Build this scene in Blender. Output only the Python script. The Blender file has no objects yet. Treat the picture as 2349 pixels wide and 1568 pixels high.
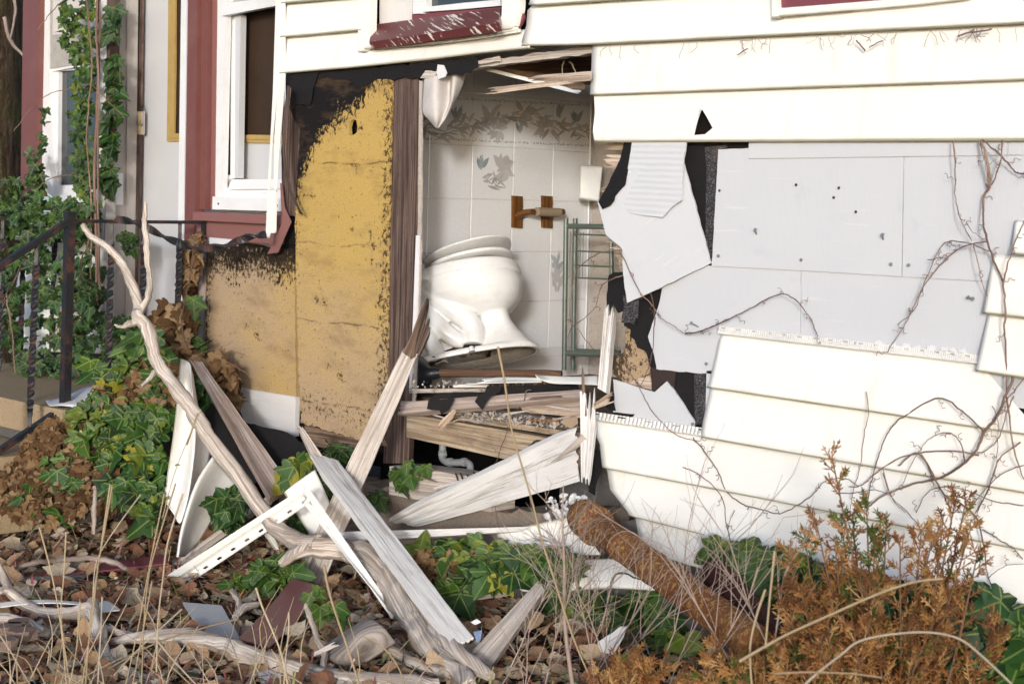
import bpy, math, random
from math import sin, cos, pi, radians, atan2, sqrt, floor
from mathutils import Vector as V, Matrix as M, noise as NZ
from mathutils.geometry import tessellate_polygon, interpolate_bezier

random.seed(7)
SC = bpy.context.scene
COL = SC.collection

# ------------------------------------------------------------------ camera
# house frame: X runs along the broken wall (right is nearer), Y into the house, Z up; ground z = 0
CAM = V((5.5, -4.2, 1.37))
FW = V((-1, 1, 0)).normalized(); HR = V((1, 1, 0)).normalized(); UP = V((0, 0, 1))
RHO = .0271
RT = HR * cos(RHO) + UP * sin(RHO); UPV = UP * cos(RHO) - HR * sin(RHO)
FPX = 3913.0
cam_d = bpy.data.cameras.new('camera'); cam = bpy.data.objects.new('camera', cam_d); COL.objects.link(cam)
cam_d.sensor_width = 36; cam_d.lens = FPX / 2348 * 36; cam_d.shift_y = -334 / 2348
cam_d.clip_start = .05; cam_d.clip_end = 400
cam_d.dof.use_dof = True; cam_d.dof.focus_distance = 6.0; cam_d.dof.aperture_fstop = 7.1
mw = M.Identity(4)
for i in range(3):
    mw[i][0] = RT[i]; mw[i][1] = UPV[i]; mw[i][2] = -FW[i]; mw[i][3] = CAM[i]
cam.matrix_world = mw
SC.camera = cam

# ------------------------------------------------------------------ world, sun, exposure
SUN_DIR = (FW * 1.0 + HR * .10 + UP * -.17).normalized()      # the way the light travels
wd = bpy.data.worlds.new('World'); SC.world = wd; wd.use_nodes = True
wn = wd.node_tree; bg = wn.nodes['Background']
sky = wn.nodes.new('ShaderNodeTexSky'); sky.sky_type = 'NISHITA'; sky.sun_disc = False
sky.sun_elevation = math.asin(-SUN_DIR.z); sky.sun_rotation = atan2(-SUN_DIR.x, -SUN_DIR.y)
sky.air_density = .45; sky.dust_density = 1.0; sky.ozone_density = 1.0
wn.links.new(sky.outputs[0], bg.inputs[0]); bg.inputs[1].default_value = .15
sl = bpy.data.lights.new('sun', 'SUN'); sl.energy = 1.2; sl.angle = radians(5.0); sl.color = (1, 1, 1)
so = bpy.data.objects.new('sun', sl); COL.objects.link(so); so.location = (6, -6, 6)
so.rotation_euler = SUN_DIR.to_track_quat('-Z', 'Y').to_euler()
vs = SC.view_settings; vs.view_transform = 'Standard'; vs.look = 'None'; vs.exposure = .80; vs.gamma = 1
vs.use_curve_mapping = False

# ------------------------------------------------------------------ measuring: a sight line to a plane of the place
def ray(x, y): return FW + RT * ((x - 1174) / FPX) + UPV * ((450 - y) / FPX)
def PD(x, y, d): return CAM + ray(x, y) * d
class PL:
    def __init__(s, p0, n, e1):
        s.p0 = V(p0); s.n = V(n).normalized(); s.e1 = V(e1).normalized(); s.e2 = s.e1.cross(s.n)
        if s.e2.z < 0: s.e2 = -s.e2
    def __call__(s, x, y):
        d = ray(x, y); return CAM + d * ((s.p0 - CAM).dot(s.n) / d.dot(s.n))
def Yp(y): return PL((0, y, 0), (0, 1, 0), (1, 0, 0))
def Xp(x): return PL((x, 0, 0), (-1, 0, 0), (0, 1, 0))
def Zp(z): return PL((0, 0, z), (0, 0, -1), HR)
def Dp(d): return PL(CAM + FW * d, FW, RT)
def Tri(a, b, c):
    a, b, c = PD(*a), PD(*b), PD(*c); n = (b - a).cross(c - a).normalized()
    if n.dot(FW) < 0: n = -n
    e = RT - n * RT.dot(n); return PL(a, n, e)
def gD(x, y, z=0):      # distance at which a sight line meets height z
    d = ray(x, y); return (z - CAM.z) / d.z
def wD(x, y, Y=0):
    d = ray(x, y); return (Y - CAM.y) / d.y
def zc(x0, y0, s): return lambda X, Y: ((x0 + X / s) / 1.2777, (y0 + Y / s) / 1.2777)
zA = zc(0, 0, 2.24); zB = zc(800, 0, 2.24); zC = zc(1700, 0, 1.8069); zD = zc(0, 600, 2.24); zE = zc(500, 700, 1.96)
zF = zc(1100, 650, 2.24); zG = zc(1100, 1200, 1.953); zH = zc(0, 1200, 1.953); zI = zc(2000, 700, 1.96); zJ = zc(2000, 1300, 2.23)
zK = zc(500, 1250, 2.082); zL = zc(1200, 680, 3.5636); zM = zc(1600, 350, 2.851); zN = zc(1600, 800, 2.851); zO = zc(1200, 180, 3.564)
zP = zc(1150, 1020, 3.1367); zQ = zc(1000, 0, 3.915); zR = zc(480, 1050, 2.4117); zS = zc(560, 560, 5.2265); zT = zc(1650, 1400, 2.6)
zU = zc(2450, 400, 1.7418); zV = zc(0, 1600, 2.936)
def mp(z, *pts): return [z(*p) for p in pts]
def rnd(a, b): return random.uniform(a, b)
def n1(x, s=0): return NZ.noise(V((x, s * 7.3 + .5, s * 1.7)))
def lerp(a, b, t): return a + (b - a) * t

# ------------------------------------------------------------------ objects
def wmat(o):
    m = o.matrix_basis.copy()
    return m if o.parent is None else wmat(o.parent) @ o.matrix_parent_inverse @ m
def adopt(o, parent):
    if parent is not None:
        o.parent = parent; o.matrix_parent_inverse = wmat(parent).inverted()
def thing(name, label, cat, loc=(0, 0, 0), group=None):
    o = bpy.data.objects.new(name, None); COL.objects.link(o); o.location = loc; o.empty_display_size = .1
    return tag(o, label, cat, group)
def tag(o, label, cat=None, group=None, kind=None):
    if label: o['label'] = label
    if cat: o['category'] = cat
    if group: o['group'] = group
    if kind: o['kind'] = kind
    return o
def struct(o): o['kind'] = 'structure'; return o
class MB:
    def __init__(s): s.v = []; s.f = []; s.uv = []; s.c = []; s.mi = []
    def add(s, vs, fs, uvs=None, col=None, mi=0):
        b = len(s.v); s.v += [V(p) for p in vs]
        for f in fs:
            s.f.append([b + i for i in f]); s.mi.append(mi)
            s.uv.append([(uvs[i] if uvs else (vs[i][0], vs[i][2])) for i in f]); s.c.append(col)
        return s
    def box(s, c, h, ax=None, mi=0):
        ax = ax or (V((1, 0, 0)), V((0, 1, 0)), V((0, 0, 1))); c = V(c)
        for k in range(3):
            i, j = (k + 1) % 3, (k + 2) % 3
            for sg in (-1, 1):
                o = c + ax[k] * h[k] * sg
                q = [o + ax[i] * h[i] * a + ax[j] * h[j] * b * sg for a, b in ((-1, -1), (1, -1), (1, 1), (-1, 1))]
                a_, b_ = h[i] * 2, h[j] * 2
                uv = [(0, 0), (a_, 0), (a_, b_), (0, b_)] if a_ > b_ else [(0, 0), (0, a_), (b_, a_), (b_, 0)]
                s.add(q, [(0, 1, 2, 3)], uv, mi=mi)
        return s
    def tube(s, pts, rad, n=8, wob=0, caps=True, col=None, sx=1.0, seed=0):
        pts = [V(p) for p in pts]; N = len(pts)
        if not isinstance(rad, (list, tuple)): rad = [rad] * N
        vs = []; uvs = []; L = 0; t0 = None
        for i, p in enumerate(pts):
            t = (pts[min(i + 1, N - 1)] - pts[max(i - 1, 0)]).normalized()
            if t0 is None:
                a = t.cross(UP) if abs(t.z) < .9 else t.cross(V((1, 0, 0))); a.normalize()
            else:
                a = (a - t * a.dot(t)).normalized()
            b = t.cross(a); t0 = t
            if i: L += (p - pts[i - 1]).length
            for k in range(n + 1):
                th = 2 * pi * (k % n) / n
                r = rad[i]
                if wob: r *= 1 + wob * (NZ.noise(V((cos(th) * 1.3 + seed, sin(th) * 1.3, L * 14))) + .5 * NZ.noise(V((cos(th) * 3 + seed, sin(th) * 3, L * 30))))
                vs.append(p + a * cos(th) * r + b * sin(th) * r * sx); uvs.append((L, 2 * pi * rad[i] * k / n))
        fs = []
        for i in range(N - 1):
            for k in range(n):
                q = i * (n + 1) + k; fs.append((q, q + 1, q + n + 2, q + n + 1))
        s.add(vs, fs, uvs, col)
        if caps:
            for i, fl in ((0, 1), (N - 1, 0)):
                ring = [i * (n + 1) + k for k in range(n)]
                if fl: ring.reverse()
                s.add([vs[q] for q in ring], [tuple(range(n))], [(uvs[q][0] * .02, uvs[q][1]) for q in ring], col)
        return s
    def build(s, name, mat, parent=None, smooth=False, origin=None, label=None, cat=None, group=None, world=None):
        me = bpy.data.meshes.new(name)
        if world is None:
            if origin is None:
                lo = [min(p[k] for p in s.v) for k in range(3)]; hi = [max(p[k] for p in s.v) for k in range(3)]
                origin = V(((lo[0] + hi[0]) / 2, (lo[1] + hi[1]) / 2, lo[2]))
            origin = V(origin)
            me.from_pydata([tuple(p - origin) for p in s.v], [], s.f)
        else: me.from_pydata([tuple(p) for p in s.v], [], s.f)
        ul = me.uv_layers.new(name='UVMap')
        flat = [c for f in s.uv for uv in f for c in uv[:2]]
        ul.data.foreach_set('uv', flat)
        if any(c is not None for c in s.c):
            ca = me.color_attributes.new('col', 'FLOAT_COLOR', 'CORNER')
            fl = []
            for f, c in zip(s.f, s.c):
                c = c or (.5, .5, .5); fl += [c[0], c[1], c[2], 1] * len(f)
            ca.data.foreach_set('color', fl)
        for m in (mat if isinstance(mat, (list, tuple)) else [mat]): me.materials.append(m)
        if any(s.mi): me.polygons.foreach_set('material_index', s.mi)
        if smooth: me.polygons.foreach_set('use_smooth', [True] * len(me.polygons))
        me.validate(); me.update()
        o = bpy.data.objects.new(name, me); COL.objects.link(o)
        if world is None: o.location = origin
        else: o.matrix_basis = world
        adopt(o, parent)
        return tag(o, label, cat, group)

def jagged(pts, amp, step=.02, seed=None):
    if not amp: return pts
    sd = random.random() * 100 if seed is None else seed
    out = []; N = len(pts); L = 0
    for i in range(N):
        a, b = pts[i], pts[(i + 1) % N]; d = (b - a); l = d.length; k = max(1, int(l / step)); nrm = V((d.y, -d.x)).normalized() if l else V((0, 0))
        for j in range(k):
            t = j / k; p = a + d * t
            if j: p = p + nrm * amp * (NZ.noise(V((sd, (L + l * t) / step * .37, 0))) * 1.5 + rnd(-.4, .4))
            out.append(p)
        L += l
    return out

def plate(name, pts, pl, thick, mat, parent=None, jag=0, step=.02, holes=(), label=None, cat=None, group=None, rot_uv=0, extra=None):
    """a flat piece with thickness: outline measured on a plane of the place, pushed back from it"""
    P3 = [pl(*p) for p in pts]; o0 = P3[0]
    def to2(p): return V(((p - o0).dot(pl.e1), (p - o0).dot(pl.e2)))
    ring = jagged([to2(p) for p in P3], jag, step)
    rings = [ring] + [[to2(pl(*p)) for p in h] for h in holes]
    flat = [p for r in rings for p in r]
    tris = tessellate_polygon([[V((p.x, p.y, 0)) for p in r] for r in rings])
    mx = min(p.x for p in ring); mz = min(p.y for p in ring)
    ca, sa = cos(rot_uv), sin(rot_uv)
    uv = [((p.x - mx) * ca - (p.y - mz) * sa, (p.x - mx) * sa + (p.y - mz) * ca) for p in flat]
    f3 = [o0 + pl.e1 * p.x + pl.e2 * p.y for p in flat]; b3 = [p + pl.n * thick for p in f3]
    mb = MB(); fr = []
    for t in tris:
        a, b, c = (f3[i] for i in t)
        if (b - a).cross(c - a).dot(pl.n) > 0: t = (t[0], t[2], t[1])
        fr.append(t)
    mb.add(f3, fr, uv); mb.add(b3, [(t[0], t[2], t[1]) for t in fr], uv)
    k = 0
    for r in rings:
        n = len(r)
        for i in range(n):
            a, b = k + i, k + (i + 1) % n
            mb.add([f3[a], f3[b], b3[b], b3[a]], [(0, 1, 2, 3)], [uv[a], uv[b], (uv[b][0] + thick, uv[b][1]), (uv[a][0] + thick, uv[a][1])])
        k += n
    if extra: extra(mb)
    return mb.build(name, mat, parent, label=label, cat=cat, group=group)

def board4(name, c, thick, mat, parent=None, jagA=0, jagB=0, bow=0, label=None, cat=None, group=None, rough=.0012, ny=8, back=None, edge=0):
    """a plank: corners A-left, A-right, B-right, B-left as (x, y, distance); grain runs A to B"""
    p = [PD(*q) for q in c]
    a0, a1, b1, b0 = p
    n = ((b1 + b0) / 2 - (a0 + a1) / 2).cross(a1 - a0).normalized()
    if n.dot(FW) < 0: n = -n
    if back: n = back
    L = ((b1 + b0) / 2 - (a0 + a1) / 2).length; W = ((a1 - a0).length + (b1 - b0).length) / 2
    nx = max(4, min(60, int(L / .025))); sd = random.random() * 50
    ax = ((b1 + b0) / 2 - (a0 + a1) / 2).normalized()
    ja = [rnd(0, 1) ** 1.6 * jagA for _ in range(ny + 1)]; jb = [rnd(0, 1) ** 1.6 * jagB for _ in range(ny + 1)]
    F = []; B = []; UVs = []
    for j in range(ny + 1):
        v = j / ny; A = a0.lerp(a1, v) + ax * ja[j]; E = b0.lerp(b1, v) - ax * jb[j]; ll = (E - A).length
        for i in range(nx + 1):
            u = i / nx; q = A.lerp(E, u)
            x = ja[j] + ll * u
            q = q - n * (rough * (NZ.noise(V((x * 3, v * W * 160, sd))) + .8 * NZ.noise(V((x * 9, v * W * 40, sd + 3)))) + bow * sin(pi * u))
            th = thick
            if jagA and u < .12: th *= .35 + .65 * u / .12
            if jagB and u > .88: th *= .35 + .65 * (1 - u) / .12
            ed = edge * NZ.noise(V((x * 9, sd, v * 3))) if j in (0, ny) else 0
            q = q + (a1 - a0).normalized() * ed
            F.append(q); B.append(q + n * th); UVs.append((x, v * W))
    mb = MB(); w = nx + 1; fs = []
    for j in range(ny):
        for i in range(nx):
            q = j * w + i; fs.append((q, q + 1, q + w + 1, q + w))
    fl = (F[1] - F[0]).cross(F[w] - F[0]).dot(n) > 0
    mb.add(F, [tuple(reversed(f)) for f in fs] if fl else fs, UVs); mb.add(B, fs if fl else [tuple(reversed(f)) for f in fs], UVs)
    def rim(idx, uvf):
        for a, b in zip(idx[:-1], idx[1:]):
            mb.add([F[a], F[b], B[b], B[a]], [(0, 1, 2, 3)], uvf(a, b))
    side = lambda a, b: [(UVs[a][0], .3), (UVs[b][0], .3), (UVs[b][0], .3 + thick), (UVs[a][0], .3 + thick)]
    end = lambda a, b: [(UVs[a][1] * .1, .5 + UVs[a][1]), (UVs[b][1] * .1, .5 + UVs[b][1]), (UVs[b][1] * .1 + .01, .5 + UVs[b][1]), (UVs[a][1] * .1 + .01, .5 + UVs[a][1])]
    rim(list(range(w)), side); rim([ny * w + i for i in range(nx, -1, -1)], side)
    rim([j * w for j in range(ny, -1, -1)], end); rim([j * w + nx for j in range(ny + 1)], end)
    return mb.build(name, mat, parent, label=label, cat=cat, group=group)

def spline(pts, k=6):
    pts = [V(p) for p in pts]; out = []
    for i in range(len(pts) - 1):
        p0 = pts[max(i - 1, 0)]; p1 = pts[i]; p2 = pts[i + 1]; p3 = pts[min(i + 2, len(pts) - 1)]
        for j in range(k):
            t = j / k
            out.append(.5 * ((2 * p1) + (p2 - p0) * t + (2 * p0 - 5 * p1 + 4 * p2 - p3) * t * t + (3 * p1 - p0 - 3 * p2 + p3) * t ** 3))
    out.append(pts[-1]); return out
def lin(vals, k):
    out = []
    for a, b in zip(vals[:-1], vals[1:]): out += [lerp(a, b, j / k) for j in range(k)]
    return out + [vals[-1]]
def branch(name, pts, rad, mat, parent=None, k=6, n=10, wob=.28, jit=.004, label=None, cat=None, group=None, mb=None):
    """pts: (x, y, distance); rad in metres per point"""
    P = spline([PD(*q) for q in pts], k); Rr = lin(rad if isinstance(rad, (list, tuple)) else [rad] * len(pts), k)
    sd = random.random() * 30
    P = [p + V((n1(i * .6, sd), n1(i * .6, sd + 1), n1(i * .6, sd + 2))) * jit for i, p in enumerate(P)]
    m = mb or MB(); m.tube(P, Rr, n=n, wob=wob, seed=sd)
    if mb: return mb
    return m.build(name, mat, parent, smooth=True, label=label, cat=cat, group=group)
def loft(name, rows, mat, parent=None, k=5, thick=.0025, label=None, cat=None, group=None, smooth=True):
    """a bent sheet through rows of (x, y, distance) points"""
    R3 = [spline([PD(*q) for q in r], k) for r in rows]
    cols = [spline([r[i] for r in R3], k) for i in range(len(R3[0]))]
    w = len(cols[0]); F = [p for c in cols for p in c]; UVs = []
    for i, c in enumerate(cols):
        for j, p in enumerate(c): UVs.append(((c[0] - cols[0][0]).length, (p - c[0]).length))
    fs = [(i * w + j, i * w + j + 1, (i + 1) * w + j + 1, (i + 1) * w + j) for i in range(len(cols) - 1) for j in range(w - 1)]
    o = MB().add(F, fs, UVs).build(name, mat, parent, smooth=smooth, label=label, cat=cat, group=group)
    md = o.modifiers.new('thickness', 'SOLIDIFY'); md.thickness = thick; md.offset = 0
    return o

# ------------------------------------------------------------------ materials
class G:
    def __init__(s, name, rough=.7, spec=.3):
        s.m = bpy.data.materials.new(name); s.m.use_nodes = True; s.nt = s.m.node_tree; s.b = s.nt.nodes['Principled BSDF']
        s.b.inputs['Roughness'].default_value = rough; s.b.inputs['Specular IOR Level'].default_value = spec
        s._uv = s._ob = None
    def n(s, t, **kw):
        nd = s.nt.nodes.new('ShaderNode' + t)
        for k, v in kw.items(): setattr(nd, k, v)
        return nd
    def put(s, sock, v):
        if isinstance(v, bpy.types.NodeSocket): s.nt.links.new(v, sock)
        elif isinstance(v, (tuple, list)) and len(v) == 3 and sock.type == 'RGBA': sock.default_value = (*v, 1)
        else: sock.default_value = v
    def uv(s): return s.n('TexCoord').outputs['UV']
    def obj(s): return s.n('TexCoord').outputs['Object']
    def rand(s): return s.n('ObjectInfo').outputs['Random']
    def math(s, op, a, b=0., c=0., clamp=False):
        nd = s.n('Math', operation=op, use_clamp=clamp)
        s.put(nd.inputs[0], a); s.put(nd.inputs[1], b); s.put(nd.inputs[2], c); return nd.outputs[0]
    def vec(s, v, mul=(1, 1, 1), off=None):
        nd = s.n('VectorMath', operation='MULTIPLY'); s.put(nd.inputs[0], v); nd.inputs[1].default_value = mul; o = nd.outputs[0]
        if off is not None:
            a = s.n('VectorMath', operation='ADD'); s.put(a.inputs[0], o); s.put(a.inputs[1], off); o = a.outputs[0]
        return o
    def sep(s, v): nd = s.n('SeparateXYZ'); s.put(nd.inputs[0], v); return nd.outputs
    def comb(s, x, y, z=0.): nd = s.n('CombineXYZ'); s.put(nd.inputs[0], x); s.put(nd.inputs[1], y); s.put(nd.inputs[2], z); return nd.outputs[0]
    def noise(s, v, scale, detail=4, rough=.55, dist=0):
        nd = s.n('TexNoise'); s.put(nd.inputs['Vector'], v); nd.inputs['Scale'].default_value = scale
        nd.inputs['Detail'].default_value = detail; nd.inputs['Roughness'].default_value = rough; nd.inputs['Distortion'].default_value = dist
        return nd.outputs[0]
    def voro(s, v, scale, feat='F1'):
        nd = s.n('TexVoronoi', feature=feat); s.put(nd.inputs['Vector'], v); nd.inputs['Scale'].default_value = scale; return nd.outputs['Distance']
    def ramp(s, f, *st):
        nd = s.n('ValToRGB'); s.put(nd.inputs[0], f); cr = nd.color_ramp
        while len(cr.elements) < len(st): cr.elements.new(.5)
        for e, (p, c) in zip(cr.elements, st):
            e.position = p; e.color = (c, c, c, 1) if not isinstance(c, (tuple, list)) else (*c, 1)
        return nd.outputs[0]
    def mix(s, f, a, b, blend='MIX'):
        nd = s.n('Mix', data_type='RGBA', blend_type=blend); s.put(nd.inputs[0], f); s.put(nd.inputs[6], a); s.put(nd.inputs[7], b); return nd.outputs[2]
    def step(s, v, lo, hi): 
        nd = s.n('MapRange', interpolation_type='SMOOTHSTEP'); s.put(nd.inputs[0], v); nd.inputs[1].default_value = lo; nd.inputs[2].default_value = hi; return nd.outputs[0]
    def bump(s, h, dist=.002, st=1.):
        nd = s.n('Bump'); nd.inputs['Strength'].default_value = st; nd.inputs['Distance'].default_value = dist; s.put(nd.inputs['Height'], h)
        s.put(s.b.inputs['Normal'], nd.outputs[0]); return s
    def done(s, col, rough=None, metal=None):
        s.put(s.b.inputs['Base Color'], col)
        if rough is not None: s.put(s.b.inputs['Roughness'], rough)
        if metal is not None: s.put(s.b.inputs['Metallic'], metal)
        return s.m

def m_siding():
    g = G('cream_vinyl', .5, .35); u = g.uv(); r = g.rand(); uo = g.vec(u, (1, 1, 1), g.comb(g.math('MULTIPLY', r, 31.), g.math('MULTIPLY', r, 17.)))
    gr = g.noise(g.vec(uo, (6, 130, 1)), 1, 4, .6, .6)
    big = g.noise(uo, 2.2, 3)
    c = g.mix(g.ramp(big, (.3, 0), (.75, 1)), (.85, .84, .795), (.81, .795, .74))
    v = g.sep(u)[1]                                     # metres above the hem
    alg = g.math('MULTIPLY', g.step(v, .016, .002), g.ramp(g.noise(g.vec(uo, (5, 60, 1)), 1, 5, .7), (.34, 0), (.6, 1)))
    c = g.mix(g.math('MULTIPLY', alg, .5), c, (.36, .31, .12)); c = g.mix(g.math('MULTIPLY', g.step(v, .0065, .003), .7), c, (.20, .175, .09))  # last mix: shade of the gap under each hem, painted into the lip colour
    sp = g.ramp(g.voro(uo, 32), (.0, 1), (.055, 0)); sp = g.math('MULTIPLY', sp, g.ramp(g.noise(uo, 7, 2), (.55, 0), (.62, 1)))
    c = g.mix(g.math('MULTIPLY', sp, .85), c, (.10, .085, .06))
    st = g.ramp(g.noise(g.vec(uo, (9, 1.6, 1)), 1.3, 5, .65), (.58, 0), (.78, 1))
    c = g.mix(g.math('MULTIPLY', st, .34), c, (.52, .46, .34))
    g.bump(gr, .0018, .7); return g.done(c)
def m_plain(name, col, rough=.5, spec=.4, dirt=.3, dcol=(.25, .2, .15), scale=9, metal=0, bumpd=.0006):
    g = G(name, rough, spec); o = g.obj(); r = g.rand(); oo = g.vec(o, (1, 1, 1), g.comb(g.math('MULTIPLY', r, 13.), r))
    a = g.ramp(g.noise(oo, scale, 6, .65), (.45, 0), (.75, 1)); b = g.ramp(g.noise(oo, scale * 14, 3), (.55, 0), (.75, 1))
    c = g.mix(g.math('MULTIPLY', a, dirt), col, dcol); c = g.mix(g.math('MULTIPLY', b, dirt * .5), c, dcol)
    g.bump(g.noise(oo, scale * 8, 4), bumpd); return g.done(c, metal=metal)
def m_shingle():
    g = G('grey_shingle', .75, .2); u = g.uv(); r = g.rand(); uo = g.vec(u, (1, 1, 1), g.comb(g.math('MULTIPLY', r, 9.), g.math('MULTIPLY', r, 5.)))
    x = g.sep(u)[0]; rib = g.math('MULTIPLY', g.math('SINE', g.math('MULTIPLY', g.math('ADD', x, g.math('MULTIPLY', g.noise(uo, 14, 2), .006)), 2 * pi / .0085)), g.noise(g.vec(uo, (30, 3, 1)), 1, 4))
    c = g.mix(g.noise(uo, 3, 3), (.54, .557, .585), (.60, .612, .635))
    c = g.mix(g.math('MULTIPLY', g.math('ADD', rib, 1.), .025), c, (.40, .43, .50))
    bl = g.ramp(g.noise(uo, 8, 5, .7), (.6, 0), (.8, 1)); c = g.mix(g.math('MULTIPLY', bl, .35), c, (.40, .43, .52))
    sc = g.ramp(g.noise(g.vec(uo, (2, 30, 1)), 2, 3), (.66, 0), (.7, 1)); c = g.mix(g.math('MULTIPLY', sc, .25), c, (.75, .75, .74))
    g.bump(g.math('ADD', rib, g.noise(uo, 40, 4)), .0008, .35); return g.done(c)
def m_shingle_ribbed():
    g = G('ribbed_shingle', .75, .2); u = g.uv(); x = g.sep(u)[1]
    rib = g.math('SINE', g.math('MULTIPLY', g.math('ADD', x, g.math('MULTIPLY', g.noise(u, 6, 2), .006)), 2 * pi / .019))
    c = g.mix(g.noise(u, 9, 4), (.56, .58, .605), (.63, .645, .655)); c = g.mix(g.math('MULTIPLY', g.math('ADD', rib, 1.), .035), c, (.42, .44, .48))
    g.bump(rib, .002, .5); return g.done(c)
def m_felt(name='black_felt', col=(.007, .0065, .007)):
    g = G(name, .85, .25); o = g.obj(); a = g.noise(o, 90, 3); b = g.noise(o, 7, 4)
    c = g.mix(b, col, tuple(k * 2.4 for k in col)); sp = g.ramp(g.voro(o, 60), (.0, 1), (.05, 0)); c = g.mix(g.math('MULTIPLY', sp, .4), c, (.3, .28, .25))
    g.bump(g.math('ADD', a, g.math('MULTIPLY', b, 3.)), .003); return g.done(c)
def m_granule():
    g = G('grey_roll_roofing', .9, .2); o = g.obj(); a = g.noise(o, 260, 2, .7)
    c = g.ramp(a, (.35, (.01, .01, .012)), (.55, (.05, .05, .058)), (.72, (.22, .21, .21))); c = g.mix(g.ramp(g.noise(o, 6, 3), (.5, 0), (.7, 1)), c, (.16, .12, .09))
    g.bump(a, .002); return g.done(c)
def m_wood(name, light, dark, paint=None, pcov=.5, rough=.85, grain=1.0, stain=.35):
    """weathered timber; grain follows the first UV axis; optional worn paint"""
    g = G(name, rough, .18); u = g.uv(); r = g.rand()
    uo = g.vec(u, (1, 1, 1), g.comb(g.math('MULTIPLY', r, 23.), g.math('MULTIPLY', r, 11.)))
    xs = g.sep(uo); warp = g.noise(g.vec(uo, (2.2, 9, 1)), 1, 2)
    wv = g.comb(xs[0], g.math('ADD', xs[1], g.math('MULTIPLY', warp, .025)))
    fine = g.noise(g.vec(wv, (3.5, 210 * grain, 1)), 1, 5, .62)
    ring = g.noise(g.vec(wv, (.9, 48 * grain, 1)), 1, 3, .5)
    blot = g.noise(g.vec(uo, (4, 9, 1)), 1, 5, .6)
    c = g.mix(g.ramp(fine, (.38, 0), (.60, 1)), dark, light)
    c = g.mix(g.math('MULTIPLY', g.ramp(ring, (.50, 0), (.60, 1)), .62), c, tuple(k * .62 for k in dark))
    c = g.mix(g.math('MULTIPLY', g.ramp(blot, (.5, 0), (.74, 1)), stain), c, tuple(k * .5 for k in dark))
    cr = g.ramp(g.noise(g.vec(wv, (1.6, 75, 1)), 1, 4, .7), (.65, 0), (.685, 1))
    c = g.mix(g.math('MULTIPLY', cr, .85), c, (.03, .022, .018))
    mt = g.noise(g.vec(uo, (30, 60, 1)), 1, 5, .75); c = g.mix(g.math('MULTIPLY', g.ramp(mt, (.55, 0), (.68, 1)), .4), c, tuple(k * .55 for k in dark))
    h = g.math('ADD', fine, g.math('MULTIPLY', ring, 1.2))
    if paint:
        pm = g.math('ADD', g.math('MULTIPLY', g.noise(g.vec(uo, (3, 22, 1)), 1, 6, .7), .6), g.math('MULTIPLY', fine, .4))
        lo = 1 - pcov; pm = g.ramp(pm, (max(.0, .28 + .42 * lo - .05), 0), (.28 + .42 * lo + .05, 1))
        c = g.mix(g.math('MULTIPLY', pm, .93), c, g.mix(blot, paint, tuple(k * .86 for k in paint))); h = g.math('ADD', h, g.math('MULTIPLY', pm, .8))
    h = g.math('SUBTRACT', h, g.math('MULTIPLY', cr, 1.5))
    g.bump(h, .0022, .8); return g.done(c)
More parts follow.
